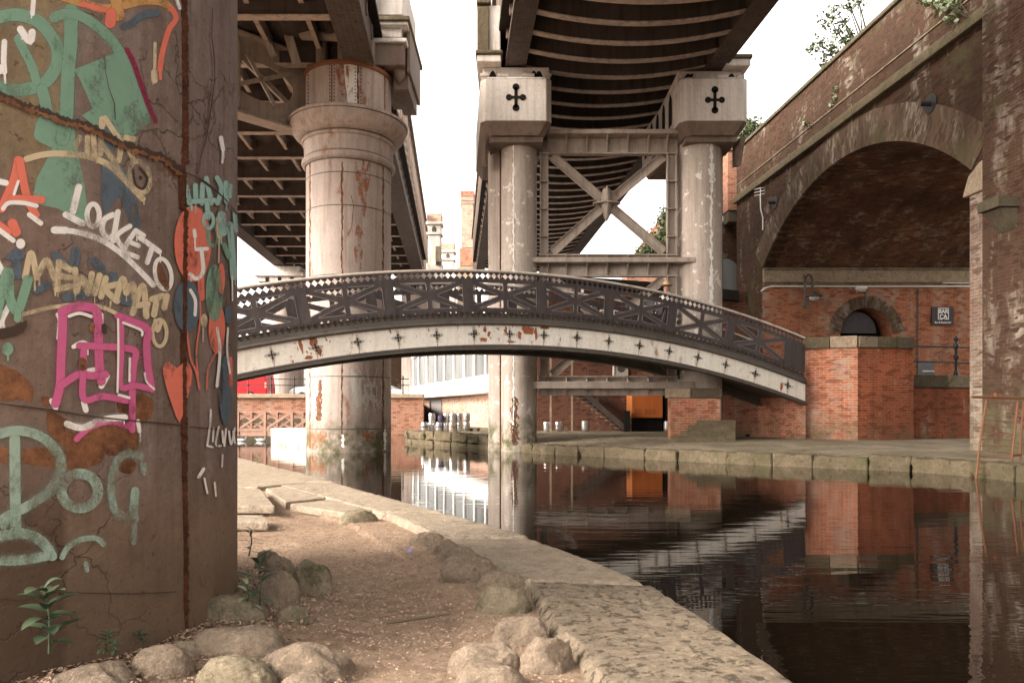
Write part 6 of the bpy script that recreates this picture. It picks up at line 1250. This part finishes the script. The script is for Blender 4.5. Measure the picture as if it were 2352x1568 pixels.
def turret(px, d_, ztop, w_, label):
    x = Xx(px, d_); t = empty('turret', (x, d_, ZG), label, 'turret', 'castellated turrets'); y = d_
    def bx(n, dx, z0, z1, m, bev=.03): b = MB(); b.box(x - w_ * dx, x + w_ * dx, y - w_ * dx, y + w_ * dx, z0, z1); return b.build(n, M[m], t, bevel=bev)
    bx('base', .62, 1, ztop - 4.3, 'ped'); bx('shaft', .5, ztop - 4.295, ztop - 2.0, 'ped'); bx('cornice', .62, ztop - 1.995, ztop - 1.8, 'ped'); bx('head', .52, ztop - 1.795, ztop - 1.2, 'ped'); bx('cornice', .66, ztop - 1.195, ztop - .95, 'ped'); bx('parapet', .58, ztop - .945, ztop - .32, 'brickP')
    for i in (-1, 0, 1):
        for j in (-1, 1): b = MB(); b.box(x + i * w_ * .44 - w_ * .14, x + i * w_ * .44 + w_ * .14, y + j * w_ * .44 - w_ * .14, y + j * w_ * .44 + w_ * .14, ztop - .315, ztop); b.build('merlon', M['ped'], t)
    b = MB(); b.prism([(x - .18, y - w_ * .52 - .02, ztop - 1.78), (x + .18, y - w_ * .52 - .02, ztop - 1.78), (x + .18, y - w_ * .52 - .02, ztop - 1.45), (x, y - w_ * .52 - .02, ztop - 1.25), (x - .18, y - w_ * .52 - .02, ztop - 1.45)], [(x - .18, y - w_ * .52 + .02, ztop - 1.78), (x + .18, y - w_ * .52 + .02, ztop - 1.78), (x + .18, y - w_ * .52 + .02, ztop - 1.45), (x, y - w_ * .52 + .02, ztop - 1.25), (x - .18, y - w_ * .52 + .02, ztop - 1.45)]); b.build('niche', M['stoned'], t)
turret(999, 60, Zy(486, 60), 1.0, 'pale castellated turret just right of the left steel viaduct, the nearer and taller one'); turret(1030, 76, Zy(556, 76), 1.15, 'smaller castellated turret between the nearer turret and the brick chimney')
b = MB(); x0 = Xx(1012, 62); b.hexa([VW(-1.6 - 0, 58, 13), VW(-1.2, 58, 13), VW(-1.2, 74, 13), VW(-1.6, 74, 13), VW(-1.6, 58, 14.2), VW(-1.2, 58, 14.2), VW(-1.2, 74, 14.2), VW(-1.6, 74, 14.2)]); tag(b.build('parapet_run', M['stone']), 'far stone parapet linking the two castellated turrets', 'parapet')
t = empty('brick_chimney', (Xx(1072, 74), 74, ZG), 'tall orange brick chimney stack between the two steel viaducts', 'chimney')
def cb(n, xa, xb, ya, yb, m): b = MB(); b.box(Xx(xa, 74), Xx(xb, 74), 74, 74 + (xb - xa) / F * 74, Zy(yb, 74), Zy(ya, 74)); b.build(n, M[m], t, bevel=.03)
cb('base', 1050, 1090, 612, 930, 'stonel'); cb('lower_shaft', 1056, 1088, 570, 611, 'brickO'); cb('shaft', 1060, 1087, 470, 569, 'brickP'); cb('collar', 1057, 1089, 462, 469, 'stonel'); cb('collar', 1058, 1088, 452, 461, 'brickP'); cb('cap', 1057, 1089, 438, 451, 'brickO')
b = MB(); p = P(991, 484, 95); b.tube([(p.x, 95, 1.9), (p.x, 95, Zy(335, 95))], .05, 6); tag(b.build('mast', M['ped']), 'thin pale mast rising behind the nearer turret', 'mast')
# ================================================================ VEGETATION
def leafquad(b, p, size, rng):
    d = Vector((rng.gauss(0, 1), rng.gauss(0, 1), rng.gauss(0, 1))).normalized(); e = d.cross(Vector((rng.gauss(0, 1), rng.gauss(0, 1), rng.gauss(0, 1)))).normalized(); d *= size; e *= size * .38
    b.add([p - d * .5, p + e, p + d * .6, p - e], [(0, 1, 2, 3)])
def foliage(t, clumps, m, size, dens=90, seed=1):
    rng = random.Random(seed); b = MB()
    for (c, r_) in clumps:
        for _ in range(int(dens * r_ * r_ * 10)):
            v = Vector((rng.gauss(0, .42), rng.gauss(0, .42), rng.gauss(0, .42))) * r_; leafquad(b, c + v, size * rng.uniform(.6, 1.3), rng)
    b.build('crown', m, t, recalc=False)
def branches(t, root, tips, m, r_=.05):
    b = MB(); rng = random.Random(3)
    for tp in tips:
        mid = root.lerp(tp, .5) + Vector((rng.uniform(-.2, .2), 0, rng.uniform(0, .3))); b.tube([root, mid, tp], [r_, r_ * .6, r_ * .2], 6)
    b.build('trunk', m, t)
cl = [(P(x, y, 27), r_) for x, y, r_ in ((1905, 45, .4), (1925, 75, .35), (1950, 15, .35), (1940, 50, .28), (1975, 10, .25), (1880, 105, .35), (1905, 115, .4), (1930, 125, .35), (1960, 105, .55), (1890, 142, .25), (1945, 95, .4), (1865, 112, .22), (1985, 95, .4), (1918, 20, .2), (1938, -20, .3), (1968, -15, .3))]
rt = P(2000, 190, 27.5); t = empty('tree', rt, 'sparse leafy tree rising above the brick viaduct parapet against the sky', 'tree'); foliage(t, cl, M['leaf'], .12, 62, 4); branches(t, rt, [c for c, _ in cl], M['bark'], .05)
rt = P(1715, 420, 40); cl = [(P(x, y, 40), r_) for x, y, r_ in ((1712, 318, .9), (1700, 335, .8), (1728, 330, .7), (1735, 295, .6), (1718, 290, .5), (1690, 345, .6), (1740, 340, .6))]; t = empty('tree', rt, 'leafy tree showing beside the top of the right lobed column, behind the parapet end', 'tree'); foliage(t, cl, M['leaf'], .2, 45, 5); branches(t, rt, [c for c, _ in cl], M['bark'], .08)
rt = P(1520, 640, 60); cl = [(P(x, y, 60), r_) for x, y, r_ in ((1522, 510, .7), (1526, 535, .9), (1508, 550, .8), (1492, 568, .8), (1474, 584, .7), (1520, 570, 1.1), (1500, 590, 1.1), (1525, 490, .5))]; t = empty('tree', rt, 'distant tree seen through the right side of the bracing frame', 'tree'); foliage(t, cl, M['leaf'], .22, 40, 6); branches(t, rt, [c for c, _ in cl], M['bark'], .12)
b = MB(); b.prism([P(1440, 605, 64), P(1540, 470, 64), P(1600, 470, 64), P(1600, 700, 64), P(1440, 700, 64)], [p + Vector((0, 3, 0)) for p in (P(1440, 605, 64), P(1540, 470, 64), P(1600, 470, 64), P(1600, 700, 64), P(1440, 700, 64))]); tag(b.build('far_gable', M['brickF']), 'distant sloping brick gable behind the tree in the bracing frame', 'building')
def sprig(name, root, clumps, label, m, size=.09, dens=70, seed=1):
    t = empty(name, root, label, 'plant'); foliage(t, clumps, m, size, dens, seed); branches(t, Vector(root), [c for c, _ in clumps], M['bark'], .012)
def FWP(px, py, off=.12): k = (px - CX) / F; d_ = (FW - off) / (k + .0757); return Vector((k * d_, d_, Zy(py, d_)))
sprig('wall_plant', FWP(2235, 50, 0), [(FWP(x, y, .25), r_) for x, y, r_ in ((2165, 8, .28), (2190, 5, .22), (2140, 2, .2), (2180, 45, .16), (2200, 25, .14), (2120, 0, .14))], 'bright green shrub sprouting from the top of the brick viaduct wall near the right edge', M['leafg'], .13, 75, 7)
sprig('wall_plant', FWP(1918, 215, 0), [(FWP(x, y, .1), .10) for x, y in ((1918, 203), (1915, 222), (1905, 240))], 'small weed high on the parapet of the brick viaduct below the sparse tree', M['leafg'], .13, 90, 8)
sprig('wall_plant', FWP(1850, 288, 0), [(FWP(x, y, .1), .10) for x, y in ((1848, 284), (1858, 290))], 'tiny weed low on the parapet of the brick viaduct left of the middle', M['leafg'], .13, 90, 9)
def blade(b, base, d, L, wd, droop=.3):
    d = Vector(d).normalized(); side = d.cross(Vector((0, 0, 1)));
    if side.length < .1: side = Vector((1, 0, 0))
    side.normalize(); up = side.cross(d); L5 = 6; base0 = len(b.v)
    for i in range(L5 + 1):
        s = i / L5; p = base + d * L * s + Vector((0, 0, -droop * L * s * s)); w_ = wd * math.sin(math.pi * (s * .86 + .08)) ** .8 * (1 if i < L5 else .05)
        b.v += [p - side * w_ / 2 + up * w_ * .18, p, p + side * w_ / 2 + up * w_ * .18]
    for i in range(L5):
        for k in (0, 1): q = base0 + 3 * i + k; b.f.append((q, q + 1, q + 4, q + 3))
def weed(px, py, d_, hpx, n, Lf, wf, label, seed, m='leafd'):
    p = P(px, py, d_); p.z = max(p.z, .16); rng = random.Random(seed); h = hpx / F * d_; t = empty('weed', p, label, 'plant'); b = MB(); top = p + Vector((rng.uniform(-.02, .02), 0, h)); b.tube([p, p.lerp(top, .5) + Vector((.01, 0, 0)), top], [.0045, .004, .0025], 6); b.build('stem', M['leafd'], t)
    b = MB()
    for i in range(n):
        s = .15 + .85 * i / max(1, n - 1); a = i * 2.4 + rng.uniform(-.4, .4); e = -.1 + s * .7 + rng.uniform(-.2, .3); dv = Vector((math.cos(a) * math.cos(e), math.sin(a) * math.cos(e) * .8, math.sin(e))); blade(b, p.lerp(top, s), dv, Lf * rng.uniform(.7, 1.1) * (1.1 - .3 * abs(s - .6)), wf * rng.uniform(.8, 1.1), rng.uniform(.1, .5))
    b.build('leaves', M[m], t, smooth=True, recalc=False)
weed(113, 1500, 2.75, 150, 17, .115, .058, 'broad leaved green plant against the foot of the graffiti pillar', 1)
weed(238, 1500, 3.0, 50, 14, .05, .018, 'low bushy weed at the foot of the graffiti pillar, right of the broad leaved plant', 2)
weed(262, 1500, 2.85, 22, 7, .04, .016, 'tiny weed between the stones left of the mossy cobble', 12)
weed(327, 1478, 3.2, 30, 9, .045, .018, 'small weed at the pillar foot just left of the big mossy cobble', 3)
weed(597, 1392, 3.75, 110, 9, .12, .038, 'upright leafy weed growing between the stones right of the graffiti pillar', 4, 'leafd')
weed(565, 1400, 3.7, 60, 7, .08, .03, 'small pale weed at the right foot of the graffiti pillar', 5, 'leafg')
weed(572, 1275, 4.6, 60, 10, .08, .018, 'thin upright weed behind the stones beside the graffiti pillar', 6)
weed(590, 1066, 12.2, 16, 9, .12, .035, 'small pale weed at the far bend of the canal edge', 7, 'leafg')
weed(640, 1078, 11.0, 7, 6, .07, .02, 'tiny weed on the flagstones near the canal edge', 8, 'leafg')
# ================================================================ COBBLES
def cobble(px, pyb, wpx, hpx, label, m='cob', seed=1, flat=0, dep=.8, rot=0):
    rng = random.Random(seed); p = G(px, pyb, .17); wd = wpx / F * p.y; far = p.y > 3.6; h = hpx / F * p.y * (.66 if far else .68); dp = max(wd * dep * .75, h * .8); c = Vector((p.x, p.y + dp / 2, .145 if far else .12))
    bm = bmesh.new(); bmesh.ops.create_icosphere(bm, subdivisions=5, radius=1); ex = .72 if not flat else .5
    off = Vector((rng.uniform(-50, 50), rng.uniform(-50, 50), rng.uniform(-50, 50)))
    for v in bm.verts:
        n = v.co.normalized(); q = Vector([math.copysign(abs(x) ** ex, x) for x in n]); q /= max(1e-6, (abs(q.x) ** 2.6 + abs(q.y) ** 2.6 + abs(q.z) ** 2.6) ** (1 / 2.6))
        dsp = 1 + .15 * noise.noise(q * 1.1 + off) + .05 * noise.noise(q * 3 + off) + .03 * noise.fractal(q * 6 + off, .7, 2, 5)
        cut = noise.noise(q * .9 + off * 2)
        if cut > .25: dsp -= (cut - .25) * .5
        q *= dsp; ca, sa_ = math.cos(rot), math.sin(rot); x, y = q.x * wd / 2, q.y * dp / 2; v.co = Vector((x * ca - y * sa_, x * sa_ + y * ca, q.z * (h + .07) * (.5 if q.z < 0 else 1)))
    me = bpy.data.meshes.new('cobblestone'); bm.to_mesh(me); bm.free(); me.materials.append(M[m])
    for pl in me.polygons: pl.use_smooth = True
    o = bpy.data.objects.new('cobblestone', me); col.objects.link(o); o.location = c; tag(o, label, 'stone', 'loose cobbles edging the path')
for a in ((512, 1450, 165, 84, 'mossy humped cobble touching the right foot of the graffiti pillar', 'cobm', 1, 0, .8, .1), (533, 1524, 245, 84, 'large smooth cobble with a mossy front below the humped mossy one', 'cob', 2, 0, .7, .05), (352, 1566, 150, 78, 'rounded cobble near the pillar foot, left of the large smooth cobble', 'cob', 3, 0, .8, 0), (690, 1568, 250, 84, 'long pale domed cobble at the bottom edge, right of the large smooth cobble', 'cob', 4, 0, .7, -.1), (525, 1590, 190, 78, 'broad mossy cobble at the bottom edge below the large smooth cobble', 'cobm', 5, 0, .7, 0), (178, 1600, 210, 62, 'flat cobble in the bottom left corner below the broad leaved plant', 'cob', 6, 0, .8, 0), (690, 1618, 150, 66, 'cobble cut by the bottom edge below the long pale domed one', 'cob', 7, 0, .8, 0),
          (625, 1408, 105, 104, 'tall brown boulder behind the upright weed', 'cob', 8, 0, .8, 0), (708, 1366, 92, 82, 'green topped round boulder left of the path', 'cobm', 9, 0, .9, 0), (630, 1345, 80, 66, 'rounded boulder hidden behind the tall brown one', 'cob', 10, 0, .9, 0), (668, 1440, 74, 36, 'flat mossy stone sunk in the dirt below the tall brown boulder', 'cobm', 11, 1, .6, .2), (608, 1310, 60, 40, 'small stone behind the boulders beside the pillar', 'cob', 30, 0, .9, 0),
          (984, 1258, 88, 30, 'farthest low cobble in the row beside the coping', 'cob', 12, 0, .6, .15), (1016, 1276, 82, 32, 'second farthest low cobble in the row beside the coping', 'cob', 13, 0, .6, .1), (1048, 1298, 95, 40, 'rounded pale cobble third from the far end of the row', 'cob', 14, 0, .7, .1), (1066, 1342, 150, 62, 'long angular stone in the middle of the row beside the coping', 'cob', 15, 1, .6, .12), (1152, 1362, 122, 46, 'flat split cobble just right of the long angular stone', 'cob', 16, 1, .5, -.05), (1156, 1416, 124, 66, 'rounded brown cobble below the flat split one', 'cobm', 17, 0, .7, 0), (1202, 1490, 150, 76, 'domed pale cobble with a broken front, beside the coping', 'cob', 18, 0, .7, .05), (1262, 1556, 138, 96, 'big blunt cobble next to the coping near the bottom edge', 'cob', 19, 0, .8, .1), (1112, 1552, 170, 78, 'flat cobble left of the big blunt one near the bottom edge', 'cob', 20, 1, .6, 0), (1122, 1600, 165, 78, 'rounded cobble cut by the bottom edge in the middle of the photo', 'cob', 21, 0, .8, 0),
          (420, 1520, 90, 44, 'small mossy stone wedged between the larger cobbles', 'cobm', 22, 0, .9, 0), (820, 1202, 84, 30, 'broken stone lump at the end of the paving', 'cobm', 23, 1, .5, .2), (556, 1398, 60, 56, 'small round stone half hidden at the right foot of the pillar', 'cob', 24, 0, .9, 0)):
    cobble(*a)
def dirtz(x, y):
    x1 = innerX(y) + .06; h = noise.fractal(Vector((x * 2.2, y * 2.2, 3)), .9, 2.1, 5) * .022 + noise.noise(Vector((x * .7, y * .7, 9))) * .03
    edge = min(1, (x1 - x) / .5); bank = max(0, 1.9 - math.hypot(x - P1C[0], y - P1C[1])) * .05; return .19 + h * edge + bank - .01
rng = random.Random(5); b = MB(); k = 0
while k < 26000:
    y = 2.3 + 9 * rng.random() ** 1.5; x1 = innerX(y) - .02; x = x1 - rng.random() * 3.2
    if math.hypot(x - P1C[0], y - P1C[1]) < P1R: continue
    dens = .35 + .65 * (3.4 < y < 8) + (.5 if x < x1 - 1.1 and y < 4 else 0) + (.6 if x > x1 - .2 else 0)
    if rng.random() > dens: continue
    z = dirtz(x, y); s = rng.uniform(.003, .010) * (1.0 if rng.random() > .05 else 1.8); a = rng.random() * 6.28; fl = rng.uniform(.25, .7); c_, s_ = math.cos(a) * s, math.sin(a) * s; el = rng.uniform(.4, 1)
    b.add([(x - c_, y - s_, z), (x + s_ * el, y - c_ * el, z + s * .1), (x + c_, y + s_, z + s * .1), (x - s_ * el, y + c_ * el, z), (x + rng.uniform(-.3, .3) * s, y, z + s * fl)], [(0, 1, 4), (1, 2, 4), (2, 3, 4), (3, 0, 4)]); k += 1
for _ in range(4200):
    a = rng.uniform(-1.9, .9); rr = P1R + .02 + abs(rng.gauss(0, .22)); x = P1C[0] + rr * math.cos(a); y = P1C[1] + rr * math.sin(a)
    if y < 2.2: continue
    z = dirtz(x, y) + .004; s_ = rng.uniform(.006, .017); v = Vector((rng.gauss(0, 1), rng.gauss(0, 1), rng.gauss(0, .35))).normalized() * s_; u = Vector((-v.y, v.x, rng.uniform(-.5, .5) * s_)) * rng.uniform(.3, .7); c_ = Vector((x, y, z))
    b.add([c_ - v, c_ - u, c_ + v, c_ + u + Vector((0, 0, .003))], [(0, 1, 2), (0, 2, 3)])
tag(b.build('gravel', M['litter'], recalc=False), 'loose gravel and leaf litter scattered over the dirt path', 'gravel', kind='stuff')
t = empty('stick', G(960, 1425, .2), 'thin dark forked stick lying on the dirt path', 'stick'); a_, c_ = G(888, 1436, .19), G(1034, 1417, .2)
b = MB(); b.tube([a_ + Vector((0, 0, .012)), a_.lerp(c_, .5) + Vector((0, .003, .016)), c_ + Vector((0, 0, .02))], [.007, .008, .005], 6); b.build('stem', M['bark'], t); p_ = G(1000, 1420, .2); q_ = G(1026, 1434, .2); b = MB(); b.tube([p_ + Vector((0, 0, .014)), q_ + Vector((0, 0, .008))], [.006, .004], 6); b.build('fork', M['bark'], t)
for (px, py, lab) in ((828, 1421, 'thin bent twig ring lying on the path near the stick'), (690, 1410, 'thin twig loop beside the sunken mossy stone')):
    p = G(px, py, .215); b = MB(); b.tube([p + Vector((.045 * math.cos(a), .03 * math.sin(a), .004 * math.sin(2 * a))) for a in [i * .5 for i in range(12)]], .0018, 5); tag(b.build('twig', M['bark']), lab, 'twig')
b = MB(); p = G(935, 1268, .21); b.add([p, p + Vector((.03, .01, .005)), p + Vector((.035, .02, .03)), p + Vector((.005, .01, .025))], [(0, 1, 2, 3)]); tag(b.build('litter_scrap', plain('blue_scrap', (.25, .28, .6), .5), recalc=False), 'tiny blue scrap of litter on the path', 'litter')
# ================================================================ LADDER
t = empty('ladder', (Xx(2290, 13.9), 13.9, 0), 'rusty iron ladder rising from the water at the right hand quay', 'ladder')
dl = 13.85
def LQ(px, py, dy=0): return P(px, py, dl + dy)
b = MB(); b.tube([LQ(2242, 1098, .0), LQ(2253, 1000, .05), LQ(2266, 918, .12)], .02, 8); b.build('rail', M['rusty'], t); b = MB(); b.tube([LQ(2318, 1100, .0), LQ(2330, 1000, .05), LQ(2338, 922, .12)], .02, 8); b.build('rail', M['rusty'], t)
b = MB(); b.tube([LQ(2341, 1100, .3), LQ(2345, 1000, .35), LQ(2352, 922, .4)], .022, 8); b.build('rail', M['rusty'], t)
b = MB(); b.tube([LQ(2232, 911, .1), LQ(2365, 914, .3)], .026, 8); b.tube([LQ(2287, 910, .1), LQ(2287, 902, .1)], .03, 6); b.build('top_bar', M['rusty'], t)
for i in range(12): f_ = i / 12; y0 = 1089 - f_ * 165; b = MB(); b.tube([LQ(2242.5 + f_ * 23, y0 - 3 * math.sin(i), .0 + f_ * .11), LQ(2319 + f_ * 19, y0 + 5 - f_ * 3, f_ * .11)], .012 if i < 8 else .009, 6); b.build('rung', M['rusty'], t)
b = MB(); b.tube([LQ(2320, 1046, .02), LQ(2345, 1044, .35)], .02, 6); b.build('brace', M['rusty'], t)
# ================================================================ PERSON ON THE BRIDGE
pc = BR(12.15, 1.0, 1.06); t = empty('person', pc, 'person in a pale shirt and straw hat crossing the footbridge, half hidden by the parapet', 'person')
H = 1.62
def pj(x, y, z): return (pc.x + bd.x * x - bd.y * y, pc.y + bd.y * x + bd.x * y, pc.z + z * H / 1.7)
J = [pj(0, 0, .92), pj(.02, 0, 1.12), pj(.03, 0, 1.36), pj(.05, 0, 1.47), pj(.06, 0, 1.56), pj(.06, 0, 1.66)]
def skin(name, verts, edges, rads, m, parent):
    me = bpy.data.meshes.new(name); off = worldloc(parent); me.from_pydata([Vector(v) - off for v in verts], edges, []); o = bpy.data.objects.new(name, me); col.objects.link(o); o.parent = parent
    me.materials.append(m); sk = o.modifiers.new('skin', 'SKIN'); me.skin_vertices.new() if not me.skin_vertices else None
    for i, r_ in enumerate(rads): me.skin_vertices[0].data[i].radius = r_ if isinstance(r_, tuple) else (r_, r_)
    me.skin_vertices[0].data[0].use_root = True; ss = o.modifiers.new('sub', 'SUBSURF'); ss.levels = 1; ss.render_levels = 2; return o
skinm = plain('skin_tone', (.42, .25, .18), .6, 0, .1); shirt = plain('pale_shirt', (.55, .54, .53), .8, 0, .2); trou = plain('dark_trousers', (.06, .055, .06), .8)
V = [pj(0, 0, .92), pj(.02, 0, 1.15), pj(.03, 0, 1.38), pj(.05, 0, 1.48), pj(.07, 0, 1.56), pj(.08, 0, 1.64), pj(.03, .19, 1.36), pj(-.02, .24, 1.10), pj(.10, .24, .90), pj(.03, -.19, 1.36), pj(.08, -.24, 1.10), pj(.20, -.22, .92), pj(0, .09, .88), pj(.16, .10, .48), pj(.22, .10, .07), pj(.34, .10, .04), pj(0, -.09, .88), pj(-.10, -.10, .48), pj(-.30, -.10, .12), pj(-.20, -.10, .04)]
Ed = [(0, 1), (1, 2), (2, 3), (3, 4), (4, 5), (2, 6), (6, 7), (7, 8), (2, 9), (9, 10), (10, 11), (0, 12), (12, 13), (13, 14), (14, 15), (0, 16), (16, 17), (17, 18), (18, 19)]
skin('body', V, Ed, [.13, .13, .14, .05, .085, .08, .05, .04, .03, .05, .04, .03, .085, .055, .04, .035, .085, .055, .04, .035], skinm, t)
skin('shirt', [V[0], V[1], V[2], V[6], V[7], V[9], V[10]], [(0, 1), (1, 2), (2, 3), (3, 4), (2, 5), (5, 6)], [.17, .165, .16, .075, .065, .075, .065], shirt, t)
skin('trousers', [V[0], V[12], V[13], V[14], V[16], V[17], V[18]], [(0, 1), (1, 2), (2, 3), (0, 4), (4, 5), (5, 6)], [.15, .11, .075, .06, .11, .075, .06], trou, t)
hx, hy, hz = pj(.08, 0, 1.66); b = MB(); b.lathe((hx, hy), [(.19, hz), (.20, hz + .01), (.10, hz + .03), (.095, hz + .10), (.06, hz + .135), (.01, hz + .14)], 24); b.build('hat', plain('straw_hat', (.55, .36, .22), .8), t, smooth=40)
for sx in (-1, 1): b = MB(); q = pj(.155, sx * .035, 1.62); b.lathe((q[0], q[1]), [(.003, q[2] - .008), (.009, q[2]), (.003, q[2] + .008)], 8); b.build('eye', M['black'], t)
